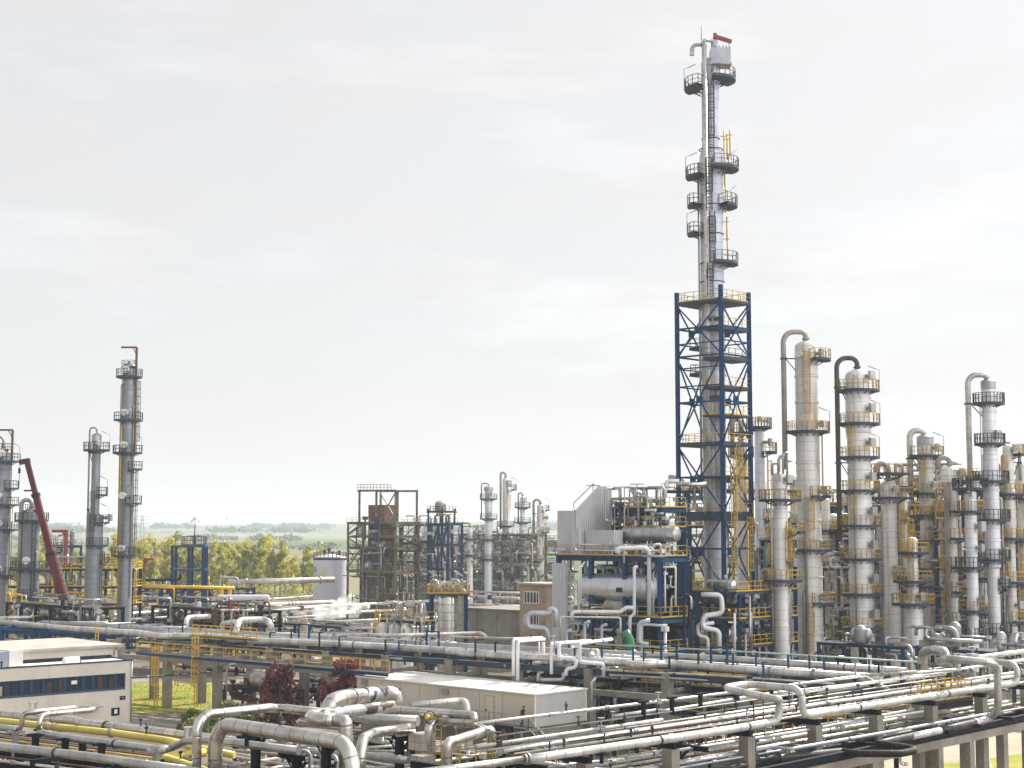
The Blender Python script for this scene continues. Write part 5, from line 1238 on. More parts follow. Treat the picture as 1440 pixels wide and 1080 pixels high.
def rack(label, A, B, width, tiers, step, legm, legw, steelm='blue_pale', gird=None, under=None, side=1):
    A = V((A.x, A.y, 0)); B = V((B.x, B.y, 0)); d = (B - A); L = d.length; d = d / L; s = d.cross(Z).normalized() * -side
    root = T('pipe_rack', label, 'pipe rack', A + d * (L / 2)); n = int(L / step); top = max(tiers)
    for i in range(n + 1):
        p = A + d * (i * step)
        for k in (0, 1):
            m = MB(); q = p + s * (width * k); m.beam(q, q + Z * (top - .35), legw, legw * 1.1); link('leg', m, M[legm], root)
        for z in tiers:
            m = MB(); m.beam(p - s * .3 + Z * (z - .2), p + s * (width + .3) + Z * (z - .2), .3, .32); link('cross_beam', m, M[steelm if not (legm == 'concrete' and z != top) else legm], root)
    for z in (tiers if gird is None else gird):
        for k in (0, 1):
            m = MB(); q = s * (width * k - .02 + (.04 * k)); m.hbeam(A + q + Z * (z - .62), B + q + Z * (z - .62), .3, .5); link('girder', m, M[steelm], root)
    if under:
        for k in (0, 1):
            m = MB(); q = s * (width * k); m.beam(A + q + Z * under, B + q + Z * under, .55, .5); link('edge_beam', m, M['concrete'], root)
    return root, A, d, s, L

# ------ rack C, the long middle rack
ZC = 7.9
CA, CB = az(170, 888.5, ZC), az(1262, 956.5, ZC)
rc, rA, rd, rs, rL = rack('long concrete-legged pipe rack crossing the plant behind the cream cabin', CA, CB, 5.0, [ZC - .3, 5.9], 8.0, 'concrete', .75, 'blue_dk', gird=[ZC - .3], under=5.2, side=1)
CL0 = az(-80, 848, ZC); 
rack('blue pipe rack behind the flat-roofed offices', az(-60, 874, 8.0), az(172, 886, 7.9), 5.0, [7.7, 5.9], 8, 'blue', .45, 'blue', side=1)
J = lambda x, y, z=ZC: (x, y, z)
pipe('main silver pipe on the long middle rack, front run with offset kinks', [J(-30, 872), J(100, 884), J(195, 890), J(222, 894), J(290, 894), J(362, 901), J(400, 902), J(612, 913), J(650, 918), J(880, 932), J(898, 936), J(940, 933), J(1020, 940), J(1240, 953.5)], 7, 'white_pipe', shoes=(7, 6, .5, 'blue'))
pipe('thick fluted pipe with patched pale covers on the long middle rack', [J(60, 876), J(240, 886), J(262, 886.5), J(400, 895), J(515, 900.5), J(612, 907), J(700, 911.5), J(1020, 927), J(1275, 945)], 8, 'silver_dull')
for i, (x0, y0, x1, y1) in enumerate(((226, 884.5, 262, 886), (377, 893, 412, 895), (462, 897.6, 468, 898), (612, 906, 642, 908), (988, 925, 1010, 926))):
    pipe(('pale bulging cover on the fluted pipe above the yellow ladder', 'pale bulging cover on the fluted pipe behind the first copper tree', 'narrow pale band on the fluted pipe beside the steam plume', 'pale bulging cover on the fluted pipe below the silver vessel', 'pale cover on the fluted pipe in front of the lattice tower')[i], [J(x0, y0 + .3), J(x1, y1 + .3)], 10.5, 'white_pipe', group=None, name='pipe_cover')
pipe('thin cream pipe along the back of the long middle rack', [J(420, 889), J(700, 897.5), J(760, 899.5)], 3.4, 'cream_pipe')
pipe('second thin pipe at the back of the long middle rack ending beside the tan building', [J(300, 893, 7.6), J(560, 893.5, 8.2), J(676, 890, 8.2), J(683, 895, 8.2)], 4.6, 'white_pipe')
for i, (dy, w, mt, x0, x1) in enumerate(((-3.2, 5, 'white_pipe', 230, 980), (-6, 4, 'galv', 300, 1160), (-8.2, 3.4, 'cream_pipe', 180, 660), (-1.6, 3, 'grey_pipe', 120, 1180), (-10, 3, 'white_pipe', 420, 900))):
    yy = lambda x: (887 + (x - 170) * .0623) + dy * (1.0 if x < 900 else .8)
    pipe('pale line packed among the others on top of the long middle rack', [J(x, yy(x), ZC - .1) for x in (x0, (x0 + x1) / 2, x1)], w, mt, 'packed lines on the long middle rack', 10)
LOW = 7.0
pipe('lower thin pale pipe with loops hung under the long middle rack', [J(150, 893, LOW), J(152, 900, LOW - .5), J(265, 905, LOW), J(290, 908, LOW), J(400, 913.5, LOW), J(562, 926, LOW), J(620, 928, LOW), J(700, 934, LOW), J(712, 936, LOW)], 4.2, 'white_pipe', shoes=(5, 4, .6, 'blue'))
pipe('thin pale pipe under the long middle rack in front of the lattice tower', [J(852, 942, 7.3), J(1020, 951, 7.3), J(1175, 962, 7.3)], 3.4, 'white_pipe')
pipe('thinnest grey pipe under the long middle rack, right of the cream cabin', [J(857, 949, 6.9), J(1020, 958, 6.9), J(1140, 966, 6.9)], 3, 'grey_pipe')
pipe('thin pale green handrail pipe running above the long middle rack', [J(838, 906, 9.2), J(1020, 915, 9.2), J(1290, 931, 9.2)], 2.2, 'green_pale')
for k, (x, y) in enumerate(((905, 909), (982, 913), (1063, 918), (1138, 922), (1222, 927))):
    p = az(x, y, 9.2); solo_fn('rail_post', 'blue', lambda m: m.beam(p - Z * 1.6, p, .12), 'blue post holding the pale green handrail pipe over the long middle rack', 'post', 'posts of the pale green handrail pipe')
rr = random.Random(31)
for k in range(26):
    t = (k + rr.uniform(.1, .9)) / 26; px = 180 + (1250 - 180) * t; p = az(px, 887.5 + (px - 170) * .0623 + rr.uniform(-4, 1), ZC); h = rr.uniform(.5, 1.3)
    solo_fn('stanchion', rr.choice(('blue', 'navy', 'galv')), lambda m: (m.beam(p - Z * .5, p + Z * h, .13), m.beam(p + Z * h - W * .1, p + Z * h + W * .1 + U * rr.uniform(.3, 1.2), .12, .1)), 'short steel stanchion standing between the pipes on the long middle rack', 'stanchion', 'stanchions on the long middle rack')
for k, px in enumerate((930, 1000, 600, 420)):
    p = az(px, 887.5 + (px - 170) * .0623 - 6, ZC + .2); o = T('goalpost_frame', ('small blue goalpost frame on the middle rack before the exchanger structure', 'small blue goalpost frame on the middle rack before the lattice tower', 'small blue goalpost frame on the middle rack below the silver vessel', 'small blue goalpost frame on the middle rack behind the first copper tree')[k], 'pipe support', p)
    part(o, 'post', 'blue', lambda m: m.beam(p, p + Z * 1.5, .16)); part(o, 'post', 'blue', lambda m: m.beam(p + W * 1.7, p + W * 1.7 + Z * 1.5, .16)); part(o, 'cross_beam', 'blue', lambda m: m.beam(p + Z * 1.45 - W * .1, p + W * 1.8 + Z * 1.45, .16, .14))
# walkway under rack C
wk = T('walkway', 'blue-edged walkway with yellow railing slung below the long middle rack', 'walkway', az(270, 925, 6.4))
wp = [p + V((1.6, 2.2, 0)) for p in (az(166, 919, 6.2), az(364, 936, 6.2), az(520, 950, 6.2))]
part(wk, 'deck', 'grating', lambda m: [m.beam(a, b, 1.2, .1) for a, b in zip(wp[:-1], wp[1:])])
part(wk, 'edge_girder', 'blue', lambda m: [m.hbeam(a - V((0, .7, .12)), b - V((0, .7, .12)), .14, .26) for a, b in zip(wp[:-1], wp[1:])])
part(wk, 'railing', 'yellow_pale', lambda m: [m.rail([p + V((0, dy, .06)) for p in wp], 1.1, False, 2.0, .042, False) for dy in (-.55, .55)])
wk2 = T('walkway', 'upper walkway with pale yellow railing on top of the long middle rack', 'walkway', az(320, 893, 8.2))
w2 = [az(272, 894, 8.0), az(362, 900, 8.0)]
part(wk2, 'deck', 'grating', lambda m: m.beam(w2[0], w2[1], 1.1, .1))
part(wk2, 'railing', 'yellow_pale', lambda m: m.rail([w2[0] + V((0, -.5, .05)), w2[1] + V((0, -.5, .05))], 1.15, False, 1.0, .09))
wk3 = T('walkway', 'narrow walkway with yellow railing below the middle rack, right of the cream cabin', 'walkway', az(960, 962, 6.0))
w3 = [az(845, 955, 6.0), az(1060, 970, 6.0)]
part(wk3, 'deck', 'grating', lambda m: m.beam(w3[0], w3[1], 1.1, .1)); part(wk3, 'railing', 'yellow', lambda m: [m.rail([p + V((0, dy, .05)) for p in w3], 1.1, False, 1.2, .05, False) for dy in (-.5, .5)])
# yellow ladder towers by the concrete legs
for lab, px, pb, pt, Yl in (('tall yellow ladder on the front concrete leg of the middle rack', 275, 994, 888, 166), ('caged yellow ladder on the lawn between two concrete legs', 219, 992, 905, 173), ('slim yellow ladder hanging above the lawn', 248, 965, 920, 178), ('yellow ladder below the pale covers near the flat-roofed offices', 136, 905, 880, 170)):
    p = ay(px, pb, Yl); h = zat(px, pt, Yl) - p.z
    o = T('ladder', lab, 'ladder', p); d = -U
    part(o, 'rails', 'yellow_pale', lambda m: m.ladder(p, h, d, .55, .09)); 
    if 'tall' in lab or 'caged' in lab: part(o, 'safety_cage', 'yellow_pale' if 'tall' in lab else 'yellow', lambda m: m.cage(p, h, d, .07, 1.0))
# rack C risers in front of the exchanger structure
RG = 'risers dropping from the middle rack beside the cream cabin'
def riser(label, pts, w, mt='white_paint'): pipe(label, pts, w, mt, RG, 12, bend=w * .95 * 144 / F)
YR = 144
riser('paired riser nearest the cream cabin roof, left one', [('y', 762, 897, 152), ('y', 722, 899, YR), ('v', 950, 722)], 4.5)
riser('paired riser nearest the cream cabin roof, thicker right one', [('y', 765, 899, 151), ('y', 728, 902, YR), ('v', 957, 728)], 5)
riser('straight riser with a short hooked top', [('y', 800, 903, 150), ('y', 775.5, 905, YR - 2), ('v', 948, 775)], 4.5)
riser('riser with a step back near its foot, beside the short hooked one', [('y', 830, 901, 150), ('y', 786, 905, YR - 3), ('v', 924, 786), ('y', 810, 927, YR - 3), ('v', 938, 810), ('y', 796, 941, YR - 3), ('v', 950, 796)], 5)
riser('thick riser stepping right twice over the pump pit', [('y', 860, 899, 152), ('y', 815, 905, YR - 4), ('v', 931, 815), ('y', 849, 934, YR - 4), ('v', 952, 849)], 5)
riser('low horizontal riser looping to a valve under the rack', [('y', 804, 904, 147), ('v', 912, 804), ('y', 841, 914, YR - 3), ('v', 942, 841)], 4)
riser('slender riser pair left of the stepped ones', [('y', 758, 903, 147), ('v', 935, 758)], 2.5)
riser('riser bent to the left at its foot', [('y', 764, 903, 146), ('v', 931, 764), ('y', 743, 934, 146), ('v', 946, 743)], 4.5)
riser('stub loop lying low beside the pump pit', [('y', 760, 956, YR), ('y', 792, 956, YR), ('v', 946, 792)], 4.5)
riser('short elbow standing upright left of the stub loop', [('y', 757, 958, YR + 1), ('y', 757, 946, YR + 1), ('y', 764, 944, YR + 1)], 5)
riser('white downpipe with a bent top right of the cream cabin', [('y', 838, 953, 139), ('y', 832, 960, 139), ('v', 989, 832)], 3.4, 'white_pipe')
riser('grey riser rising past the blue beam, right of the bent white downpipe', [('y', 845, 940, 141), ('v', 952, 845)], 2.2)
unit('pump_pit', 'dark pump frame full of valves under the risers beside the cream cabin', ay(735, 960, 150), 4, 1, 3.0, 2.5, [6.2], 'navy', 'blue_dk', 'yellow', 46, 61, ('grey_pipe', 'white_pipe', 'black_wrap', 'galv', 'steel'), .3, rails=False, cat='process frame', vessels=5, over=.9, pr=(.06, .16))
unit('pump_pit', 'dark navy pump frame with yellow railing below the middle rack, before the lattice tower', ay(846, 985, 147), 8, 1, 3.6, 3.0, [3.6, 5.9], 'navy', 'blue_dk', 'yellow', 96, 62, ('grey_pipe', 'white_pipe', 'black_wrap', 'galv', 'steel', 'blue'), .3, cat='process frame', vessels=8, over=.5, pr=(.06, .18))
# pipes of the exchanger structure front
EG = 'pipes on the front of the exchanger structure'
YE = 164
def epipe(label, pts, w, mt='white_paint', Y=YE): mt = 'white_paint' if mt == 'white_pipe' else mt; pipe(label, [('y', x, y, Y) for x, y in pts], w, mt, EG, 12, bend=w * .95 * Y / F)
epipe('tall white pipe bent over the front of the blue deck beside the drum end', [(867, 778), (869, 770.5), (908, 770.5), (913, 776), (913, 866)], 6.2)
epipe('thinner white pipe running down just right of the tall bent one', [(912, 769), (918.5, 772), (918.5, 880)], 3.4, 'white_pipe', YE + 1)
epipe('white pipe crossing the big drum and stepping left below it', [(897, 797), (892, 797), (892, 863), (886, 868), (885.5, 898)], 4.5)
epipe('white pipe on the left of the big drum with a flat bend on top', [(820, 796), (814, 797), (814, 862)], 2.6)
epipe('white pipe just inside the left drum end', [(822, 790), (817, 797), (817, 850)], 2.2, 'white_pipe', YE + .6)
epipe('thick pale pipe running level below the drum railing', [(804, 872), (804, 860.5), (872, 860.5), (881, 854.5), (892, 854.5)], 5.6)
epipe('big grey S-bent pipe in front of the tan building', [(781, 882), (781, 857), (773, 856), (773, 862.5), (742.5, 862.5), (740, 882), (769, 884), (770.5, 900)], 7.5, 'grey_pipe', 158)
epipe('thin white goalpost pipe standing before the exchanger structure', [(788, 900), (788, 867.5), (872.5, 868.5), (872.5, 910)], 3, 'cream_pipe', 158)
epipe('thick grey C-bent pipe at the foot of the exchanger structure', [(914, 872), (899, 876), (898, 904), (912, 906)], 6.5, 'grey_pipe', 160)
epipe('pale horizontal header with drop legs beneath the blue deck', [(921, 800), (921, 798), (950, 797), (950, 852)], 3, 'white_pipe')
epipe('slender vertical white pipe at the right end of the drum', [(935, 803), (935.5, 862)], 2.6)
epipe('slender pipe with an elbow just left of the lattice tower', [(944, 868), (944, 840), (962, 838)], 3, 'white_pipe', 166)
epipe('short pale elbow pipe above the upper railing of the exchanger structure', [(955, 676), (938, 676.5), (935.5, 684), (935.5, 700)], 5.5, 'white_pipe', 172)
epipe('silver pipe entering the lattice tower above its yellow-railed deck', [(953, 681), (993, 681)], 6, 'silver', 174)
epipe('small white loop standing on the blue deck right of the drum', [(918, 770), (922, 765), (929, 765), (929, 788), (926, 790)], 2.6)
for i, (px, y0, y1) in enumerate(((822, 868, 905), (846, 872, 905), (796, 880, 905))):
    epipe(('grey elbow stub below the drum, beneath the goalpost pipe centre', 'grey elbow stub below the drum nearest the thick C-bent pipe', 'grey elbow stub below the drum nearest the tan building')[i], [(px + 8, y1), (px, y1 - 4), (px, y0 + 8), (px + 8, y0 + 6)], 4.5, 'grey_pipe', 159)
TGp = 'S-bent pipes in front of the lattice tower'
pipe('thick white S-bent pipe coming down in front of the lattice tower decks', [('y', x, y, 168) for x, y in ((986, 836), (1014, 836.5), (1016, 862), (990, 866), (986, 882), (1011, 887), (1011.5, 918))], 7, 'white_paint', TGp, bend=.55)
pipe('narrower white S-bent pipe left of the thick one at the lattice tower', [('y', x, y, 168.5) for x, y in ((1004, 876), (981, 878), (981.5, 893), (995, 897), (996, 916))], 5.5, 'white_paint', TGp, bend=.42)
pipe('small white pipe stepping down across the first yellow deck of the lattice tower', [('y', x, y, 167) for x, y in ((944, 838), (970, 839), (972, 842), (972, 856))], 3.2, 'white_paint', TGp)
pipe('straight white downpipe right of the thick S-bent pipe', [('y', x, y, 167.5) for x, y in ((1033, 862), (1033, 914))], 3.6, 'white_paint', TGp)
gm = ay(885, 905, 158); 
solo_fn('green_pump', 'green', lambda m: (m.tube([gm + V((0, 0, -1)), gm + V((.1, 0, .3)), gm + V((-.5, 0, 1.2))], .5, 10), m.lathe(gm + V((.1, 0, -1.4)), [(.75, 0), (.75, .6), (.4, .9), (.01, 1)], 14)), 'green bent pump casing at the foot of the exchanger structure', 'pump')

# ------------------------------------------------------------------ mid ground pipes left of the tan building
MG = 'pipes lying between the middle rack and the western columns'
def mid(label, pts, w, mt='cream_pipe'): pipe(label, pts, w, mt, MG, 12)
mid('long cream pipe sloping across the yard below the western columns', [(20, 858, 5), (150, 866, 5), (300, 854, 5), (470, 846, 5)], 5.5)
mid('pale pipe with an upright elbow ring near the western columns', [(20, 863, 6.5), (64, 863, 6.5), ('z', 2.0), ('w', 2.2), ('z', -2.0), (150, 868, 6.5)], 6, 'white_pipe')
mid('pale pipe running level behind the flat-roofed offices', [(-20, 870, 7), (48, 868, 7), ('z', 1.4), ('u', 3), (110, 862, 7)], 5, 'white_pipe')
mid('downpipe with a blue valve left of the yellow railing', [(52, 876, 7.6), (151, 875, 7.6), ('v', 899, 151)], 3.6, 'white_pipe')
mid('thick pale expansion loop lying above the yellow railing', [(330, 892, 8), (333, 884, 8.6), ('y', 336, 872, 176), ('y', 372, 871, 178), ('y', 380, 876, 177), (382, 888, 8)], 9, 'white_pipe')
mid('smaller pale expansion loop left of the thick one', [(262, 884, 8), ('v', 871, 262), ('y', 266, 868, 188), ('y', 296, 867, 189)], 7, 'white_pipe')
mid('short pale bent pipe beside the thick expansion loop', [(312, 886, 8), ('v', 877, 312), ('y', 330, 874, 178)], 6, 'white_pipe')
mid('long cream pipe crossing behind the steam plume', [(350, 862, 4.5), (450, 853, 4.5), (660, 842, 4.5)], 4.5)
mid('grey pipe bundle top line behind the steam plume', [(372, 866, 4), (560, 858, 4)], 4, 'white_pipe')
mid('grey pipe passing in front of the steam plume', [(375, 878, 5), (520, 872, 5), (620, 868, 5)], 4, 'white_pipe')
mid('pipe lying low left of the silver vessel', [(568, 874, 6.5), (580, 877, 6.5), (610, 876, 6.5)], 5, 'white_pipe')
mid('cream pipe right of the silver vessel on the hall roof', [(655, 838, 7), (731, 842, 7)], 4)
mid('second cream pipe on the hall roof, right of the silver vessel', [(655, 850, 6.5), (735, 853, 6.5)], 4)
mid('thin third pipe on the hall roof near the tan building', [(655, 856, 6), (735, 859, 6)], 2.5, 'white_pipe')
mid('dark lagged pipe with a bent end among the western valves', [(196, 856, 4.6), (224, 853, 4.6), ('v', 860, 228)], 4.5, 'steel')
for i, (x0, y0, x1, y1, z, w, mt) in enumerate(((160, 872, 330, 862, 5, 3, 'cream_pipe'), (180, 880, 340, 873, 6, 3, 'white_pipe'), (200, 868, 300, 876, 5.5, 2.6, 'galv'), (380, 870, 500, 862, 4, 2.6, 'cream_pipe'), (340, 846, 440, 838, 3.6, 3, 'white_pipe'), (390, 857, 470, 850, 3, 3, 'galv'), (480, 884, 600, 882, 5.5, 3.2, 'white_pipe'), (60, 880, 190, 876, 6.8, 2.4, 'galv'), (240, 874, 330, 867, 5, 2.4, 'galv'), (420, 842, 560, 836, 3.4, 3, 'cream_pipe'), (660, 832, 735, 834, 6, 3, 'cream_pipe'))):
    mid('thin pipe among the many lying between the middle rack and the western columns', [(x0, y0, z), (x1, y1, z)], w, mt)
pipe('fat white pipeline running level in front of the spring trees', [('y', 322, 819, 330), ('y', 470, 815, 338)], 8, 'cream_pipe', None)
pipe('long yellow gas pipe right of the tallest western column', [('y', 186, 824, 270), ('y', 330, 827, 270)], 4.5, 'yellow', None)
pipe('thin yellow pipe branching down right of the tallest western column', [('y', 200, 826, 269), ('y', 245, 827, 269), ('v', 846, 245)], 2.2, 'yellow', None)
pipe('dark blue duct bending up beside the portal frame', [('y', 205, 816, 276), ('y', 254, 815, 276), ('v', 806, 260)], 3.5, 'navy', None)
for i, x in enumerate((311, 323)):
    p = ay(x, 830, 269.6); solo_fn('pipe_support', 'yellow', lambda m: m.beam(V((p.x, p.y, zat(x, 840, 270))), V((p.x, p.y, zat(x, 829, 270))), .6, .5), 'yellow leg under the right end of the long yellow gas pipe', 'support', 'yellow legs under the gas pipe')
v0 = ay(306, 841, 250); v1 = ay(379, 841, 250)
hd = T('storage_drum', 'pale horizontal drum behind the red valve manifold', 'drum', V((v0.x, v0.y, v0.z - 1)))
part(hd, 'shell', 'tankw', lambda m: m.drum(v0, v1, 4.6 * mpp(250), 22, .5)); 
for t in (.2, .8): part(hd, 'saddle', 'steel', lambda m: m.beam(V((v0.lerp(v1, t).x, v0.y, 0)), V((v0.lerp(v1, t).x, v0.y, v0.z - .3)), .5))
mfx = ay(302, 872, 190)
mf = T('valve_manifold', 'rusty red manifold of valves and posts in front of the pale drum', 'valves', V((mfx.x, mfx.y, 0))); rr = random.Random(8)
for i in range(9):
    x = rr.uniform(-.4, 4.2); part(mf, 'post', rr.choice(('orange', 'red', 'rusty')), lambda m: m.beam(mfx + V((x, rr.uniform(-.5, .5), -2)), mfx + V((x, 0, rr.uniform(1.0, 3.0))), rr.uniform(.1, .2)))
for i in range(6):
    x = rr.uniform(-.5, 4); part(mf, 'valve', rr.choice(('galv', 'white_pipe', 'rusty')), lambda m: (m.tube([mfx + V((x, 0, -1)), mfx + V((x, 0, 1.2)), mfx + V((x + .9, 0, 1.2))], .16, 8), m.tube([mfx + V((x, 0, 1.1)), mfx + V((x, 0, 1.3))], .35, 10)))
part(mf, 'cross_bar', 'rusty', lambda m: (m.beam(mfx + V((1.2, 0, 2.2)), mfx + V((4.4, 0, 2.3)), .18), m.beam(mfx + V((-.5, 0, .5)), mfx + V((4.4, 0, .5)), .14)))
# pipe bridge tiers in the mid ground
unit('pipe_bridge', 'low galvanised pipe bridge in front of the steam plume', az(372, 892, 3.5), 6, 1, 3.6, 3.0, [3.6, 5.4], 'blue', 'grating', 'steel', 46, 71, ('white_pipe', 'galv', 'silver_dull', 'cream_pipe'), .26, rails=False, cat='pipe rack', over=.6, pr=(.08, .2))
unit('pipe_bridge', 'low pipe bridge filled with pale pipes behind the flat-roofed offices', az(10, 884, 5.5), 5, 1, 5.0, 3.0, [4.0, 6.0], 'blue', 'grating', 'steel', 46, 72, ('white_pipe', 'galv', 'yellow_pale', 'cream_pipe', 'steel'), .3, rails=False, cat='pipe rack', over=.6, pr=(.1, .22))
unit('pipe_bridge', 'low pipe bridge in the yard behind the pale expansion loops', az(170, 868, 3.5), 6, 1, 4.6, 3.0, [3.0, 4.8], 'steel', 'grating', 'steel', 46, 73, ('white_pipe', 'galv', 'silver_dull', 'cream_pipe'), .3, rails=False, cat='pipe rack', over=.6, pr=(.1, .22))

# ------------------------------------------------------------------ buildings and cabin
p0, p1 = az(0, 941, 6.3), az(186.5, 929, 6.3)
du = (p1 - p0).normalized(); dn = du.cross(Z).normalized()
if dn.y > 0: dn = -dn
A0 = V((p1.x, p1.y, 0))
ob = T('office_building', 'pale two-storey office with a long blue window band, flat roof and small blue door light', 'building', A0)
LB = lambda s, t, z: A0 - du * s - dn * t + Z * z      # s back along the face, t into the building
H = 6.3; LEN = 34; DEP = 13
zb0, zb1 = 20 - (20 - 6.3) * (958 - 738) / (929 - 738), 0
Dw = p1.y
zw_top = zat(175, 947, Dw - 1); zw_bot = zat(175, 968.5, Dw - 1)
def wall(m):
    m.box(-LEN, 0, 0, DEP, 0, zw_bot, A0, du, -dn); m.box(-LEN, 0, 0, DEP, zw_top, H, A0, du, -dn)
    m.box(-.75, 0, 0, DEP, zw_bot, zw_top, A0, du, -dn); m.box(-LEN, -.75, .5, DEP, zw_bot, zw_top, A0, du, -dn)
part(ob, 'wall', 'plaster', wall)
part(ob, 'roof', 'roofwhite', lambda m: m.box(-LEN + .3, -.3, .3, DEP - .3, H - .05, H + .03, A0, du, -dn))
part(ob, 'parapet', 'bluetrim', lambda m: (m.box(-LEN - .06, .06, -.06, .22, H, H + .14, A0, du, -dn), m.box(-.18, .06, .22, DEP, H, H + .14, A0, du, -dn), m.box(-LEN, 0, DEP - .2, DEP + .06, H + .001, H + .14, A0, du, -dn)))
wb = part(ob, 'window_band', 'bluetrim', lambda m: (m.box(-LEN, -.78, .1, .2, zw_bot, zw_bot + .14, A0, du, -dn), m.box(-LEN, -.78, .1, .2, zw_top - .12, zw_top, A0, du, -dn), m.box(-LEN, -.78, -.04, .12, zw_bot - .1, zw_bot - .002, A0, du, -dn)))
part(wb, 'pane', 'glass', lambda m: m.box(-LEN, -.78, .24, .27, zw_bot, zw_top, A0, du, -dn))
rr = random.Random(3); s = .8; i = 0
while s < LEN:
    part(wb, 'mullion', 'bluetrim', lambda m: m.box(-s - rr.choice((.08, .1, .35)), -s, .09, .21, zw_bot + .14, zw_top - .12, A0, du, -dn))
    if rr.random() < .5: part(wb, 'blind', rr.choice(('blind', 'blind', 'tanwall', 'bluegrey')), lambda m: m.box(-s - .75, -s - .2, .2, .235, zw_bot + .14, zw_top - rr.uniform(.12, .5), A0, du, -dn))
    s += rr.uniform(.8, 1.3)
part(wb, 'notice', 'roofwhite', lambda m: m.box(-6.6, -6.0, .05, .085, zw_top - .75, zw_top - .4, A0, du, -dn))
for s_, py0, py1, w_ in ((1.35, 1006, 995, .9), (.75, 984.5, 979, .6)):
    z0, z1 = zat(172, py0, Dw - 1), zat(172, py1, Dw - 1)
    f = part(ob, 'small_window', 'navy', lambda m: m.box(-s_ - w_, -s_, -.05, .03, z0, z1, A0, du, -dn)); part(f, 'light_pane', 'roofwhite', lambda m: m.box(-s_ - w_ * .65, -s_ - w_ * .3, -.07, -.048, z0 + .2, z1 - .15, A0, du, -dn))
part(ob, 'door_canopy', 'bluegrey', lambda m: m.box(-6.8, -3.6, -1.0, -.005, zat(140, 989.5, Dw) , zat(140, 989.5, Dw) + .14, A0, du, -dn))
part(ob, 'downpipe', 'galv', lambda m: m.tube([LB(.12, -.1, .2), LB(.12, -.1, H - .1)], .06, 6))
for s_, q in ((14.5, .3), (9, .3)): part(ob, 'wall_joint', 'bluegrey', lambda m: (m.box(-s_ - .02, -s_, -.012, 0.004, .2, zw_bot - .12, A0, du, -dn), m.box(-s_ - .02, -s_, -.012, 0.004, zw_top + .02, H - .05, A0, du, -dn)))
part(ob, 'penthouse', 'bluegrey', lambda m: m.box(-LEN, -12.6, 1.2, 4.4, H + .03, H + 1.5, A0, du, -dn))
part(ob, 'penthouse_end', 'roofwhite', lambda m: m.box(-12.6, -11.2, 1.1, 4.5, H + .03, H + 1.62, A0, du, -dn))
part(ob, 'roof_unit', 'galv', lambda m: (m.box(-15.4, -14.4, .55, 1.1, H + .03, H + .8, A0, du, -dn)))
part(ob, 'skylight', 'roofwhite', lambda m: m.drum(LB(6.5, 2.2, H + .12), LB(4.6, 2.2, H + .12), .45, 14))
part(ob, 'rear_parapet', 'navy', lambda m: (m.box(-10.5, -.4, DEP * .28, DEP * .28 + .2, H + .03, H + .4, A0, du, -dn)))
part(ob, 'roof_vent', 'navy', lambda m: [m.lathe(LB(s_, 1.0, H + .03), [(.06, 0), (.06, .45), (.14, .47), (.14, .55), (.01, .6)], 8) for s_ in (13.4, 5.2)])
c1 = az(165.5, 906, 7.6); C0 = V((c1.x, c1.y, 0))
hb2 = T('office_building', 'further flat-roofed pale building with a row of dark windows under its eaves', 'building', C0)
part(hb2, 'wall', 'plaster', lambda m: m.box(-40, 0, 0, 12, 0, 7.35, C0, du, -dn))
part(hb2, 'roof', 'roofgrey', lambda m: m.box(-40.4, .5, -.5, 12.5, 7.35, 7.62, C0, du, -dn))
for k in range(9):
    f = part(hb2, 'window', 'roofwhite', lambda m: m.box(-3.6 - k * 3.6, -1.0 - k * 3.6, -.05, .02, 4.6, 6.3, C0, du, -dn)); part(f, 'pane', 'glass', lambda m: m.box(-3.4 - k * 3.6, -1.2 - k * 3.6, -.07, -.045, 4.8, 6.1, C0, du, -dn))
part(hb2, 'gutter_pipe', 'tan_pipe', lambda m: [m.tube([C0 - du * s_ + dn * .12 + Z * .3, C0 - du * s_ + dn * .12 + Z * 7.0, C0 - du * (s_ - .5) + dn * .5 + Z * 7.4], .1, 6) for s_ in (.4, 12.5)])
part(hb2, 'roof_unit', 'galv', lambda m: (m.box(-18, -15.2, 4.0, 6.2, 7.62, 9.6, C0, du, -dn)))
part(hb2, 'unit_grille', 'dark', lambda m: (m.box(-17.9, -16.6, 3.95, 4.0, 7.8, 9.4, C0, du, -dn)))
part(hb2, 'skylight', 'galv', lambda m: m.lathe(C0 - du * 24 - dn * 3 + Z * 7.62, [(1.6, 0), (1.6, .25), (1.0, .65), (.01, .8)], 16))

# cabin
ZR = 5.75; n0 = az(752, 976.5, ZR); l0 = az(502, 951, ZR); r0 = az(820, 966, ZR)
dl = (l0 - n0); Ll = dl.length; dl = dl / Ll; dr_ = (r0 - n0).normalized(); Lr = 6.6; N0 = V((n0.x, n0.y, 0)); ZF = 3.0
dr_ = (dr_ - dl * dr_.dot(dl)).normalized()
cab = T('cabin', 'long cream metal-panelled cabin with a white roof', 'cabin', N0)
Q = lambda s, t, z: N0 + dl * s + dr_ * t + Z * z
def cbox(m, s0, s1, t0, t1, z0, z1): m.obox(Q((s0 + s1) / 2, (t0 + t1) / 2, (z0 + z1) / 2), dl * ((s1 - s0) / 2), dr_ * ((t1 - t0) / 2), Z * ((z1 - z0) / 2))
part(cab, 'wall', 'containerw', lambda m: cbox(m, 0, Ll, 0, Lr, ZF, ZR - .08))
part(cab, 'end_wall', 'endpanel', lambda m: cbox(m, -.015, -.002, .1, Lr - .1, ZF + .02, ZR - .1))  # greyer than the front: shade of the end face put into colour
part(cab, 'roof', 'roofwhite', lambda m: cbox(m, -.12, Ll + .12, -.12, Lr + .12, ZR - .08, ZR + .04))
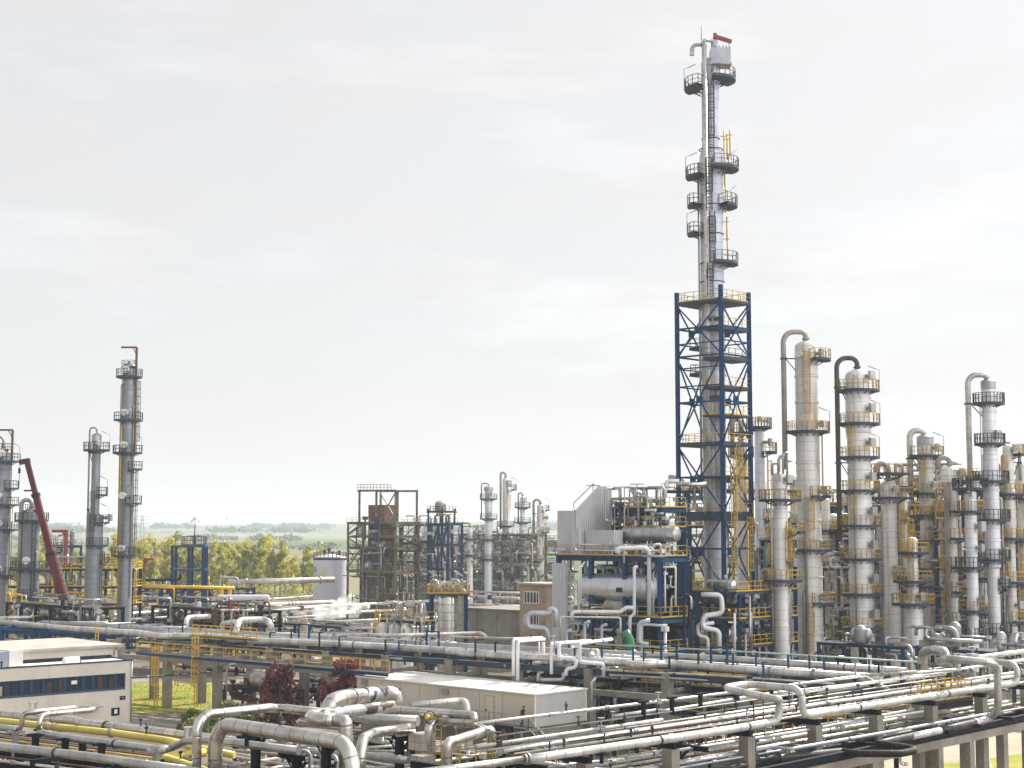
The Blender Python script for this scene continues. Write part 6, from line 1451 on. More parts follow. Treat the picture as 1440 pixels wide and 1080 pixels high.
part(cab, 'plinth', 'concrete', lambda m: cbox(m, .3, Ll - .3, .3, Lr - .3, 0, ZF))
for t in (.165, .285, .40, .51, .62, .735, .845, .94): part(cab, 'panel_joint', 'tanwall', lambda m: cbox(m, Ll * t, Ll * t + .04, -.012, .0, ZF + .05, ZR - .1))
part(cab, 'corner_trim', 'roofwhite', lambda m: (cbox(m, -.03, .1, -.03, .1, ZF, ZR - .1), cbox(m, -.03, .1, Lr - .1, Lr + .03, ZF, ZR - .1)))
dw = part(cab, 'door', 'containerw', lambda m: cbox(m, Ll * .21, Ll * .21 + 1.0, -.05, -.002, ZF + .05, ZR - .55)); part(dw, 'handle', 'dark', lambda m: cbox(m, Ll * .21 + .82, Ll * .21 + .94, -.1, -.05, ZF + .95, ZF + 1.1)); part(dw, 'frame', 'tanwall', lambda m: (cbox(m, Ll * .21 - .06, Ll * .21, -.06, -.004, ZF, ZR - .5), cbox(m, Ll * .21 + 1.0, Ll * .21 + 1.06, -.06, -.004, ZF, ZR - .5), cbox(m, Ll * .21, Ll * .21 + 1.0, -.06, -.004, ZR - .55, ZR - .5)))
part(cab, 'open_doorway', 'bluetrim', lambda m: cbox(m, Ll * .725, Ll * .725 + .95, -.03, -.004, ZF + .05, ZR - .75)); part(cab, 'open_door', 'roofwhite', lambda m: cbox(m, Ll * .725 - .1, Ll * .725 - .04, -.95, -.02, ZF + .05, ZR - .8))
part(cab, 'vent_box', 'galv', lambda m: (cbox(m, Ll * .455, Ll * .455 + .9, -.2, -.002, ZR - .75, ZR - .3), cbox(m, Ll * .93, Ll * .93 + .8, -.22, -.002, ZR - .7, ZR - .2)))
# platform with rail and stairs in front of the cabin, person
st_ = T('landing', 'steel landing with grey railing and stairs along the front of the cream cabin', 'landing', Q(6, -.9, 0))
part(st_, 'deck', 'grating', lambda m: cbox(m, -.6, Ll * .62, -1.5, -.12, ZF - .12, ZF))
part(st_, 'railing', 'galv', lambda m: (m.rail([Q(s_, -1.45, ZF) for s_ in (Ll * .62, 8, 4, -.4)], 1.1, False, 1.5, .055), ))
part(st_, 'stair', 'steel', lambda m: (m.beam(Q(-.6, -1.4, ZF), Q(-4, -1.4, .3), .1, .25), m.beam(Q(-.6, -.3, ZF), Q(-4, -.3, .3), .1, .25), [m.beam(Q(-.6 - 3.4 * i / 12, -1.4, ZF - 2.7 * i / 12), Q(-.6 - 3.4 * i / 12, -.3, ZF - 2.7 * i / 12), .25, .05) for i in range(13)], m.beam(Q(-.6, -1.4, ZF + 1), Q(-4, -1.4, 1.3), .05), [m.beam(Q(-.6 - 3.4 * i / 3, -1.4, ZF - 2.7 * i / 3), Q(-.6 - 3.4 * i / 3, -1.4, ZF + 1 - 2.7 * i / 3), .05) for i in range(4)]))
part(st_, 'post', 'galv', lambda m: [m.beam(Q(s_, -1.4, 0), Q(s_, -1.4, ZF - .1), .12) for s_ in (.2, 4, 8, 12)])
for k, (s_, lab) in enumerate(((9.2, 'dark steel portal support in front of the cabin door'), (-2.2, 'dark steel portal support in front of the cabin end wall'))):
    o = T('pipe_support', lab, 'support', Q(s_, -6, 0))
    for q in (-.75, .75): part(o, 'post', 'navy', lambda m: m.hbeam(Q(s_ + q, -6, 0), Q(s_ + q, -6, 4.2 - .5 * k), .28))
    part(o, 'cross_beam', 'navy', lambda m: (m.hbeam(Q(s_ - 1.0, -6, 4.3 - .5 * k), Q(s_ + 1.0, -6, 4.3 - .5 * k), .28), m.beam(Q(s_ - .75, -6, 3.6 - .5 * k), Q(s_ - .2, -6, 4.2 - .5 * k), .18), m.beam(Q(s_ + .75, -6, 3.6 - .5 * k), Q(s_ + .2, -6, 4.2 - .5 * k), .18)))
pf = Q(.75, -.75, ZF)
def person():
    root = T('person', 'person in dark work clothes walking along the cabin landing with head lowered', 'person', pf)
    me = bpy.data.meshes.new('body')
    fx = (-dl).normalized(); sd = fx.cross(Z).normalized()
    P = lambda f, s_, z: tuple(fx * f + sd * s_ + Z * z)
    vs = [P(0, 0, .95), P(.02, 0, 1.15), P(.06, 0, 1.38), P(.10, 0, 1.48), P(.16, 0, 1.56), P(.20, 0, 1.68),
          P(.05, .19, 1.40), P(.10, .25, 1.15), P(.30, .22, 1.02), P(.36, .2, 1.0), P(.05, -.19, 1.40), P(-.05, -.25, 1.15), P(.14, -.24, .95), P(.2, -.23, .92),
          P(0, .10, .90), P(.16, .11, .50), P(.10, .11, .08), P(.26, .12, .04), P(0, -.10, .90), P(-.10, -.11, .50), P(-.36, -.11, .14), P(-.26, -.12, .04)]
    es = [(0, 1), (1, 2), (2, 3), (3, 4), (4, 5), (2, 6), (6, 7), (7, 8), (8, 9), (2, 10), (10, 11), (11, 12), (12, 13), (0, 14), (14, 15), (15, 16), (16, 17), (0, 18), (18, 19), (19, 20), (20, 21)]
    rad = [.15, .15, .16, .065, .08, .10, .07, .05, .04, .045, .07, .05, .04, .045, .10, .07, .045, .04, .10, .07, .045, .04]
    me.from_pydata(vs, es, []); me.materials.append(M['black'])
    o = bpy.data.objects.new('body', me); COL.objects.link(o); o.parent = root
    sk_ = o.modifiers.new('skin', 'SKIN')
    for i, r in enumerate(rad): me.skin_vertices[0].data[i].radius = (r, r)
    me.skin_vertices[0].data[0].use_root = True
    o.modifiers.new('sub', 'SUBSURF').levels = 1; o.modifiers['sub'].render_levels = 2
    h = MB(); c = V(pf) + V(P(.21, 0, 1.69)); h.lathe(c - Z * .13, [(.01, 0), (.065, .02), (.095, .09), (.098, .15), (.08, .22), (.03, .255), (.001, .26)], 16); h.obox(c + fx * .1 - Z * .01, fx * .02, sd * .015, Z * .025); link('face', h, M['skin'], root)
    h = MB(); h.lathe(c - Z * .02 - fx * .012, [(.104, .0), (.108, .06), (.09, .125), (.04, .155), (.001, .16)], 16); link('hair', h, M['bark'], root)
    for s_, f, z in ((.2, .38, .99), (-.23, .22, .90)):
        h = MB(); b = V(pf) + V(P(f, s_, z)); h.obox(b, fx * .045, sd * .02, Z * .04)
        for q in range(4): h.tube([b + fx * .035 + Z * (-.03 + .02 * q), b + fx * .085 + Z * (-.035 + .02 * q), b + fx * .10 + Z * (-.06 + .02 * q)], .009, 5)
        h.tube([b + Z * .03 - sd * .01, b + Z * .06 + fx * .04], .01, 5); link('hand', h, M['skin'], root)
person()

# ------------------------------------------------------------------ street lamp and odds under the rack
lp = ay(318, 1000, 160); lp.z = 0
solo_fn('street_lamp', 'galv', lambda m: (m.tube([lp, lp + Z * zat(318, 938, 160), lp + Z * (zat(318, 938, 160) + .3) + V((.5, 0, 0))], .07, 7), m.box(.2, .9, -.12, .12, 0, .12, lp + Z * (zat(318, 938, 160) + .25))), 'slim street lamp standing under the middle rack near the low green shrub', 'lamp')
pipe('thin level pipe strung above the lawn from the office corner', [('y', 186, 953, 158), ('y', 246, 949, 168), ('y', 300, 945, 176)], 2.6, 'steel', None)
unit('pump_shelter', 'dark pump house frame under the middle rack behind the street lamp', az(316, 998, 0), 3, 1, 3.2, 3.0, [2.6], 'steel', 'navy', 'steel', 26, 81, ('galv', 'steel', 'white_pipe', 'rusty'), .22, rails=False, cat='process frame', vessels=4, over=.6)
unit('pump_shelter', 'pump frame under the middle rack behind the copper trees', az(418, 1000, 0), 3, 1, 3.4, 3.0, [2.6], 'steel', 'navy', 'steel', 26, 82, ('galv', 'steel', 'white_pipe', 'tan_pipe'), .22, rails=False, cat='process frame', vessels=4, over=.6)
# ------------------------------------------------------------------ right rack (runs away to the right)
BG = 'pale pipes on the right-hand rack'
ZB = 9.5
rbA, rbB = az(560, 1104, ZB) - W * 1.3, az(1500, 953, ZB) - W * 1.3
_rb = rack('wide concrete-legged pipe rack running away to the right in front of the yard', rbA, rbB, 4.6, [ZB - .3, 7.7], 6.5, 'concrete', .6, 'navy', gird=[7.9], side=1)
ob0, ob1 = az(980, 1118, 6.75), az(1470, 1013, 6.75); obd = (ob1 - ob0).normalized(); obL = (ob1 - ob0).length
oc = T('concrete_trestle', 'concrete edge beam on square legs outside the right rack, carrying the black wrapped pipe', 'pipe rack', V((ob0.x, ob0.y, 0)))
part(oc, 'edge_beam', 'concrete', lambda m: m.beam(ob0, ob1, .5, .5))
part(oc, 'steel_ledge', 'navy', lambda m: m.hbeam(ob0 + Z * .5 - obd.cross(Z) * -.15, ob1 + Z * .5 - obd.cross(Z) * -.15, .3, .42))
for px in (1216, 1308, 1351, 1398, 1436):
    t = (px - 980) / 490.0; t = t * ob0.y / (ob1.y + (ob0.y - ob1.y) * t) if False else t
    best = min((i / 400 for i in range(401)), key=lambda q: abs(720 + F * (ob0.lerp(ob1, q).x) / ob0.lerp(ob1, q).y - px))
    q = ob0.lerp(ob1, best); part(oc, 'leg', 'concrete', lambda m: m.beam(V((q.x, q.y, 0)), V((q.x, q.y, q.z - .25)), .55, .6))
    part(oc, 'bracket', 'navy', lambda m: m.beam(q + Z * .75 - obd.cross(Z) * .9, q + Z * .75 + obd.cross(Z) * .9, .2, .22))
pipe('thickest white pipe along the right rack, rising into a raised loop halfway', [(737, 1067.7, ZB), (780, 1062, ZB), (1000, 1030.5, ZB), (1096, 1013.5, ZB), ('v', 983, 1099), ('u', -.2), (1017, 967.5, 11.0), (1050, 962, 11.0), (1128, 968.5, 11.0), ('v', 1005, 1136), (1140, 1005, ZB), (1431, 960.5, ZB), ('v', 935, 1431), (1352, 923, 10.8)], 12.5, 'white_pipe', BG, 20, shoes=(1, 7, .45, 'navy'), flanges=((0, .1),), bend=.75)
pipe('thin white pipe highest on the right rack, passing before the cabin', [(668, 1017.5, ZB), (720, 1011.3, ZB), (1020, 975, ZB), (1214, 950, ZB), (1256, 973, 9.2)], 5, 'cream_pipe', BG)
pipe('very thin pipe just below the highest one on the right rack', [(690, 1036, ZB), (1020, 990, ZB), (1300, 951, ZB)], 2.6, 'tan_pipe', BG)
pipe('middle white pipe on the right rack that stops at a stub beside the dark support', [(668, 1050.3, ZB), (760, 1037, ZB), (931, 1012, ZB)], 5.8, 'white_pipe', BG)
pipe('short white pipe starting right of the stub on the right rack', [(862, 1007, ZB), (925, 998.5, ZB), (935, 1000, ZB), (1070, 977, ZB), (1240, 958, ZB)], 5, 'white_pipe', BG)
pipe('second thickest white pipe on the right rack, on blue shoes', [(706, 1056, ZB), (760, 1048, ZB), (1020, 1010, ZB), (1254, 975.5, ZB), (1425, 951, ZB)], 6.5, 'white_pipe', BG, shoes=(2, 8, .4, 'navy'))
for i, (x0, y0, x1, y1, w, z, mt) in enumerate(((716, 1063, 1010, 1018, 2, ZB, 'rusty'), (740, 1059.5, 1180, 994, 1.8, ZB, 'tan_pipe'), (800, 1043, 1130, 996, 1.8, ZB, 'rusty'), (980, 1004, 1310, 956, 2.2, ZB, 'galv'), (1040, 985, 1340, 944, 2.4, ZB, 'white_pipe'), (1100, 966, 1330, 938, 2.2, ZB, 'galv'))):
    pipe('thin tracing line running between the larger pipes of the right rack', [(x0, y0, z), (x1, y1, z)], w, mt, 'thin lines on the right rack', 8)
for i, (off, z, w, mt) in enumerate(((1.0, 9.35, 4.2, 'white_pipe'), (1.9, 9.35, 3.2, 'silver'), (2.7, 9.35, 5.2, 'white_pipe'), (3.3, 9.35, 3, 'cream_pipe'), (3.9, 9.35, 4.4, 'silver'), (1.2, 7.9, 7, 'silver'), (2.2, 7.9, 5, 'cream_pipe'), (3.0, 7.9, 6, 'white_pipe'), (3.8, 7.9, 5, 'silver_dull'), (.5, 7.8, 4, 'galv'))):
    a_, b_ = az(775, 1063, 9.5) - W * off * 1.25, az(1470, 957, 9.5) - W * off * 1.25; a_.z = b_.z = z
    pipe('pale line packed among others along the ' + ('top tier' if z > 9 else 'shaded lower tier') + ' of the right rack', [('p', a_), ('p', b_)], w, mt, 'packed lines on the right rack, ' + ('top' if z > 9 else 'lower') + ' tier', 12)
pipe('thin grey pipe slung under the thickest white pipe of the right rack', [(880, 1066, 8.6), (1000, 1048, 8.6), (1130, 1027.5, 8.6), (1292, 996, 8.6)], 4.6, 'grey_pipe', BG)
pipe('pale grey pipe with a small sideways kink on the lower tier of the right rack', [(870, 1088, 7.9), (1000, 1066, 7.9), (1083, 1051, 7.9), (1112, 1053, 7.9), (1245, 1030, 7.9), (1404, 1001, 7.9)], 5.2, 'grey_pipe', BG)
pipe('white pipe with a brick-coloured gap deep inside the lower tier of the right rack', [(980, 1058, 8.0), (1100, 1038, 8.0), (1250, 1013, 8.0), (1330, 1000, 8.0)], 6, 'cream_pipe', BG)
bw, _ = pipe('black wrapped pipe creeping up the outer edge of the right rack', [(1000, 1090, 7.4), (1060, 1072, 7.4), (1075, 1068, 7.4), (1184, 1056.5, 7.4)], 11, 'black_wrap', None)
pipe('dark brown wrapped U-loop lying flat on a bracket of the right rack', [(1184, 1056.5, 7.4), (1200, 1059.5, 7.4), (1266, 1060, 7.4), ('u', 2.6), (1232, 1046.5, 7.6)], 10, 'brown_pipe', None, bend=.9)
pipe('black wrapped pipe section left of the plain white section', [(1232, 1046.5, 7.6), (1250, 1042, 7.6), (1281, 1035.5, 7.6)], 10, 'black_wrap', None)
pipe('plain white section between two black wrapped pipe sections', [(1281, 1035.5, 7.6), (1322, 1027.5, 7.6)], 10, 'white_pipe', None)
pipe('ringed black wrapped section leading to the upright dull elbow', [(1322, 1027.5, 7.6), (1372, 1016, 7.6)], 11, 'black_wrap', None)
pipe('narrow white collar on the ringed black pipe', [(1369, 1016.7, 7.6), (1373, 1015.8, 7.6)], 12, 'white_pipe', None, name='pipe_cover')
pipe('dull silver pipe rising from the wrapped section and bending back over the right rack', [(1373, 1015.8, 7.6), (1390, 1011.5, 7.6), (1404, 998, 8.4), ('v', 938, 1404), (1393, 931.5, 11.4), (1335, 926, 11.6), (1320, 930, 11.2)], 10.5, 'silver_dull', None, bend=1.0)
pipe('dull silver ring-shaped loop standing on the end of the middle rack', [(1298, 944, 9), ('v', 917, 1298), ('y', 1314, 914, 116), ('y', 1330, 917, 114), ('v', 938, 1330)], 13, 'silver_dull', None, bend=.9)
pipe('white pipe bending down at the far end of the right rack above dull silver', [(1440, 916, 10.2), (1380, 924, 10.2), (1338, 930, 10.2)], 7, 'white_pipe', BG)
pipe('pale pipe with a hooked end beside the blue post near the ring-shaped loop', [(1180, 951, 9.4), (1290, 946, 9.9), (1370, 939.5, 10.0), ('v', 958, 1374)], 4, 'white_pipe', BG)
for i, (x0, y0, x1, y1) in enumerate(((1210, 961, 1460, 926), (1250, 956, 1470, 922), (1280, 968, 1460, 941), (1150, 975, 1330, 948))):
    pipe('pale pipe among the many crossing where the two racks meet', [(x0, y0, 9.3), (x1, y1, 9.3)], (4, 3, 5, 3)[i], ('white_pipe', 'galv', 'white_pipe', 'grey_pipe')[i], 'pipes where the two racks meet', 10)
pipe('thin white drain pipe hanging at the outer edge of the right rack', [(1405, 985, 8.2), ('v', 1012, 1416), (1432, 1009, 7.2)], 3, 'white_pipe', BG)
by0, by1 = az(1296, 988, 8.9), az(1352, 980, 8.9)
yp = T('platform', 'small platform with pale yellow railing hung on the right rack', 'platform', by0)
part(yp, 'deck', 'grating', lambda m: m.beam(by0, by1, 1.6, .18)); sdv = (by1 - by0).normalized().cross(Z)
part(yp, 'railing', 'yellow_pale', lambda m: m.rail([by0 + sdv * .75, by1 + sdv * .75, by1 - sdv * .75, by0 - sdv * .75], 1.15, True, .8, .06))
part(yp, 'edge_frame', 'navy', lambda m: m.hbeam(by0 + sdv * .82 - Z * .25, by1 + sdv * .82 - Z * .25, .14, .36))
ly0, ly1 = az(690, 1096, 7.9), az(1310, 999, 7.9)
lyw = T('walkway', 'walkway with faded yellow railing inside the lower tier of the right rack', 'walkway', ly0.lerp(ly1, .5))
part(lyw, 'deck', 'grating', lambda m: m.beam(ly0 - Z * .5, ly1 - Z * .5, .9, .08)); part(lyw, 'railing', 'yellow_pale', lambda m: m.rail([ly0 - Z * .5, ly1 - Z * .5], 1.1, False, .9, .055))
for i, (x, y) in enumerate(((1060, 1000), (1110, 985))):
    p = az(x, y + 12, ZB); solo_fn('pipe_guide', 'rusty', lambda m: (m.beam(p - Z * .3, p + Z * 1.0, .06), m.beam(p + Z * 1.0, p + Z * 1.0 + U * .9, .06), m.beam(p + U * .9 - Z * .3, p + U * .9 + Z * 1.0, .06)), 'thin rusty guide frame over the pipes beside the raised loop', 'pipe guide', 'guide frames on the right rack')
for i, x in enumerate((905, 945, 985, 1035, 1085)):
    p = az(x, 1000 - (x - 905) * .145 + 6, ZB); o = solo_fn('pipe_support', 'navy', lambda m: (m.beam(p - Z * .2, p + Z * .75, .2), m.beam(p + Z * .75 - U * .4, p + Z * .75 + U * .4, .22, .12)), 'short navy stanchion between the upper pipes of the right rack', 'support', 'stanchions on the right rack')
# lower cross pipe at bottom centre
pipe('dark lower pipe at the bottom centre running under the right rack', [(640, 1098, 8.2), (760, 1079, 8.2), (1000, 1055, 7.6)], 5, 'grey_pipe', BG)
pipe('thick silver pipe entering at the bottom beside the tall insulated box', [(560, 1090, ZB), (660, 1077.6, ZB), (739, 1067.5, ZB)], 11, 'silver', BG, flanges=((1, .98),))
pipe('thin cream pipe crossing at the bottom under the thickest white pipe', [(735, 1071, 8.9), (850, 1082, 8.4)], 3.4, 'cream_pipe', BG)

# ------------------------------------------------------------------ left foreground rack
AG = 'pipes of the left foreground rack'
ZA = 9.0
rA_, rB_ = az(-60, 1032, ZA - .5), az(500, 1096, ZA - .5)
rack('blue steel pipe rack across the lower left corner', rA_, rB_, 3.2, [ZA - .6, ZA - 2.2], 5.2, 'navy', .36, 'navy', side=-1)
pipe('wide shiny silver pipe along the back of the left foreground rack', [(-60, 999, ZA), (0, 1004.5, ZA), (70, 1010.5, ZA), (105, 1013, ZA), (116, 1017, ZA), (270, 1035.5, ZA), (300, 1039, ZA), (350, 1045, ZA)], 11.5, 'silver', AG, 20, bend=2.0)
pipe('long pale yellow pipe lying beside the wide silver one', [(-60, 1007, ZA), (0, 1014, ZA), (162, 1031, ZA), (250, 1043.5, ZA), (272, 1051, ZA - .6), (330, 1062, ZA - .9)], 9, 'yellow_pipe', AG, 18, flanges=((1, .42), (1, .97)))
pipe('bent pale yellow pipe hooking round at the feet of the tall elbows', [(288, 1058, 8.2), (262, 1060.5, 8.2), (229, 1066.5, 8.2), ('w', .7), (300, 1089, 8.2)], 12, 'yellow_pipe', AG, 18, bend=.7)
pipe('dull silver pipe with a lift over the yellow one', [(-60, 1017, ZA), (0, 1023, ZA), (26, 1026, ZA)], 9, 'silver_dull', AG, 18)
pipe('silver expansion loop folded flat above the yellow pipe', [(26, 1026, ZA), (31, 1020, ZA + .25), ('v', 1003, 33), (48, 1001, ZA + .95), (112, 994.5, ZA + .95), (139, 997.5, ZA + .95), (66, 1004, ZA + .95), (56, 1008, ZA + .9), ('v', 1026, 57)], 7.5, 'silver', AG, 18, bend=.55)
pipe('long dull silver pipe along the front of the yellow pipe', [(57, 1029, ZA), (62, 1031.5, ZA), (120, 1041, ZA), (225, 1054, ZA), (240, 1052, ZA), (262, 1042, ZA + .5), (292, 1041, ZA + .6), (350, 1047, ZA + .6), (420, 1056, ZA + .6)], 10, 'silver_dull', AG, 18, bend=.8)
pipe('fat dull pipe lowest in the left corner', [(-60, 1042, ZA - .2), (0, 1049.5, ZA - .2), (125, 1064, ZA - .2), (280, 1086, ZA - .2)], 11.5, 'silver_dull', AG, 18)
for i, (dy, mt, w) in enumerate(((31, 'rusty', 2.4), (33.5, 'tan_pipe', 2.6), (36.5, 'rusty', 2.2), (40, 'yellow', 2.4), (43, 'tan_pipe', 2.2), (70, 'white_pipe', 4), (64, 'rusty', 3))):
    pipe('thin rusty or yellow line running under the yellow pipe', [(-30, 1000 + dy - 3, ZA - .9), (60, 1010 + dy - 3, ZA - .9), (270, 1037 + dy - 4, ZA - .9)], w, mt, 'thin lines under the yellow pipe', 8)
for i, (x, y) in enumerate(((22, 1036), (50, 1040), (92, 1046), (116, 1046), (143, 1053), (220, 1062))):
    p = az(x, y - 8, ZA); solo_fn('pipe_support', ('galv' if i in (0, 5) else 'navy'), lambda m: (m.beam(p - Z * 1.5, p, .3, .25), m.box(-.45, .45, -.16, .16, -.12, .0, p)), ('short grey post under the yellow pipe at the left end', 'navy post under the silver loop', 'navy post under the long dull pipe, next to the silver loop', 'thin navy post in the middle of the long dull pipe', 'navy T-post under the middle of the long dull pipe', 'grey post under the right bend of the long dull pipe')[i], 'support')
for i, (x, y) in enumerate(((46, 994), (265, 1030))):
    p = az(x, y, ZA + .6); solo_fn('vent_stub', 'silver', lambda m: m.lathe(p - Z * .3, [(.22, 0), (.22, .5), (.27, .5), (.27, .58), (.01, .6)], 14), ('silver vent cap on top of the flat expansion loop', 'silver vent stub beside the left tall elbow')[i], 'vent')
# tall elbows
EGp = 'fat silver elbow pipes in the foreground'
pipe('slimmer tall elbow, leftmost of the fat silver pipes, turning away to the cream cabin', [(276, 1098, 8.3), ('v', 1006, 276), ('u', 4.2), (382, 996, 11.0), (404, 996.5, 11.0), (470, 1004, 11.0)], 13, 'silver', EGp, 24, bend=.75)
pipe('fatter tall elbow whose top pipe runs right and dips behind the rusty one', [(302, 1100, 8.2), ('v', 1017, 302), ('w', 9.7), ('z', -3.6)], 20, 'silver', EGp, 26, bend=1.15)
pr_, PP = pipe('fat silver pipe bending down beside the dipping one', [(446, 1010, 11.15), (478, 1013.5, 11.15), ('w', .42), ('z', -4)], 18.5, 'silver', EGp, 26, bend=.62)
pipe('rust-patched silver pipe sloping away to the left of the white valve pipe', [(446, 1010, 11.15), (462, 1003.5, 11.15), (552, 993.5, 11.15)], 17, 'rusty_clad', EGp, 24)
pipe('silver U-bend closing the rust-patched pipe', [(462, 1003.5, 11.17), (436, 1007.5, 11.17), (446, 1011.8, 11.17), (470, 1012.8, 11.17)], 18, 'silver', EGp, 24, bend=.6)
pipe('biggest silver elbow rising behind the rust-patched pipe', [('y', 462, 1012, 96), ('y', 463, 988, 96), ('y', 480, 981.5, 97), ('y', 544, 974.5, 104), ('y', 556, 977, 104.5), ('y', 557, 998, 104.5)], 22, 'silver', EGp, 26, bend=1.2)
pipe('rough weathered jacket on the biggest silver elbow', [('y', 508, 978.6, 100), ('y', 541, 974.9, 103.7)], 22.8, 'rusty_clad', None, 26, name='pipe_cover')
pipe('bright silver pipe running right from the rusty one to a folded end', [(545, 997, 10.6), (560, 998.5, 10.6), (662, 1005.5, 10.6), ('w', .25), ('z', -.35), (618, 1013.5, 10.25)], 10.5, 'silver', EGp, 22, bend=.5)
pipe('silver elbow turning down into the insulated box', [(622, 1012.5, 10.2), (603, 1015.5, 10.2), ('z', -2.2)], 12, 'silver', EGp, 22, bend=.55)
pipe('white pipe crossing behind the bright silver one with a hooked end', [(576, 992, 10.6), (648, 985, 10.6), (657, 987.5, 10.6), ('z', -1.1)], 9, 'white_pipe', EGp, 18, bend=.5)
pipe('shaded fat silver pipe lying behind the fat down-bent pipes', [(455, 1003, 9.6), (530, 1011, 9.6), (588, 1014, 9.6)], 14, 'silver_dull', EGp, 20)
pipe('smaller silver elbow curving up to the tall insulated box', [(507, 1098, 8.1), ('v', 1040, 507), (530, 1030, 9.85), (580, 1023.5, 9.85)], 15, 'silver', EGp, 24, bend=1.05)
pipe('white-capped pipe stub joining the tall insulated box', [(559, 1029.5, 9.7), (580, 1026.5, 9.7)], 13.5, 'white_pipe', EGp, 20)
pipe('shining arch-shaped pipe right of the tall insulated box', [(629, 1096, 8.0), ('v', 1043, 629), ('u', .5), (684, 1027.5, 9.75), ('u', .35), ('z', -1.6)], 14, 'silver', EGp, 24, bend=.7)
pipe('silver pipe feeding the arch-shaped one from behind', [(640, 1021, 10.0), (672, 1018, 10.0), (687, 1029, 9.8)], 8, 'silver', EGp, 20, bend=.5)
def ibox(label, x0, x1, y0, y1, z0_, mt='containerw'):
    a = az(x0, y1, z0_); k = a.y / F; w_ = (x1 - x0) * k; h = (y1 - y0) * k
    c = az((x0 + x1) / 2, y1, z0_) + Z * h / 2 - FW * .75
    hw = w_ / 2 / (.72 + .69)
    o = T('insulation_box', label, 'insulated box', c - Z * h / 2)
    part(o, 'casing', mt, lambda m: m.obox(c, W * hw, U * hw, Z * h / 2))
    part(o, 'seam', 'tan_pipe', lambda m: (m.obox(c - U * (hw + .004), W * .012, U * .006, Z * h / 2), m.obox(c + W * (hw + .004), U * .012, W * .006, Z * h / 2), m.obox(c, W * (hw + .008), U * (hw + .008), Z * .012)))
    return o
M['insul'] = mat('pale_metal_casing', (.70, .64, .56), .38, .6, .1, .8, dirt=.3)
ibox('upper pale metal insulation box on the silver valve pipe', 576, 613, 1027, 1049, 8.9, 'insul')
pipe('fat pale collar pipe between the two insulation boxes', [(597, 1064, 8.35), ('z', 1.0)], 26, 'silver', None, 24)
ibox('lower pale metal insulation box at the bottom edge', 579, 612, 1058, 1100, 7.4, 'insul')
hbx = az(630, 1013, 10.45)
ho = T('insulation_box', 'long pale box jacket on the folded silver pipe, with a handwheel', 'insulated box', hbx)
hA, hB = az(622, 1013, 10.25), az(652, 1008.5, 10.4)
part(ho, 'casing', 'insul', lambda m: m.beam(hA, hB, .56, .56)); 
hw_ = az(604, 1008, 10.45)
part(ho, 'handwheel', 'navy', lambda m: m.tube([hw_ + V((.28 * math.cos(a), -.1 + .1 * math.sin(a), .28 * math.sin(a))) for a in [i * PI / 8 for i in range(17)]], .02, 6, bend=.01))
part(ho, 'valve_bonnet', 'yellow_pale', lambda m: (m.tube([hw_ - V((.25, 0, .1)), hw_ + V((0, .1, 0))], .12, 10), m.tube([hw_, hA], .05, 6)))
# dark supports
def tframe(label, x, ytop, zt, arm, seed=0, mt='navy'):
    p = az(x, ytop, zt); o = T('pipe_support', label, 'support', V((p.x, p.y, 0)))
    part(o, 'post', mt, lambda m: m.hbeam(V((p.x, p.y, 0)), p, .34))
    part(o, 'cross_beam', mt, lambda m: m.hbeam(p - W * arm[0] + Z * .12, p + W * arm[1] + Z * .12, .3, .26))
    part(o, 'gusset', mt, lambda m: [m.beam(p + W * (s * .75) + Z * .0, p - Z * .55 + W * (s * .15), .2, .1) for s in (-1, 1)])
tframe('navy T-shaped support carrying the fatter tall elbow pipe', 360, 1034, 9.9, (1.0, 3.8))
tframe('navy support behind the dipping fat silver pipe', 459, 1046, 9.5, (1.6, .9))
tframe('navy support under the smaller silver elbow', 562, 1040, 9.2, (.6, .8))
tframe('navy support right of the arch-shaped pipe', 714, 1076, 8.4, (1.0, 2.6))
tframe('navy braced support at the bottom below the thickest white pipe', 952, 1052, 8.5, (2.2, 2.0))
tframe('low navy bracket below the small white twin pipes', 418, 1068, 8.6, (1.5, .6))
LG = 'smaller pipes below the fat silver elbows'
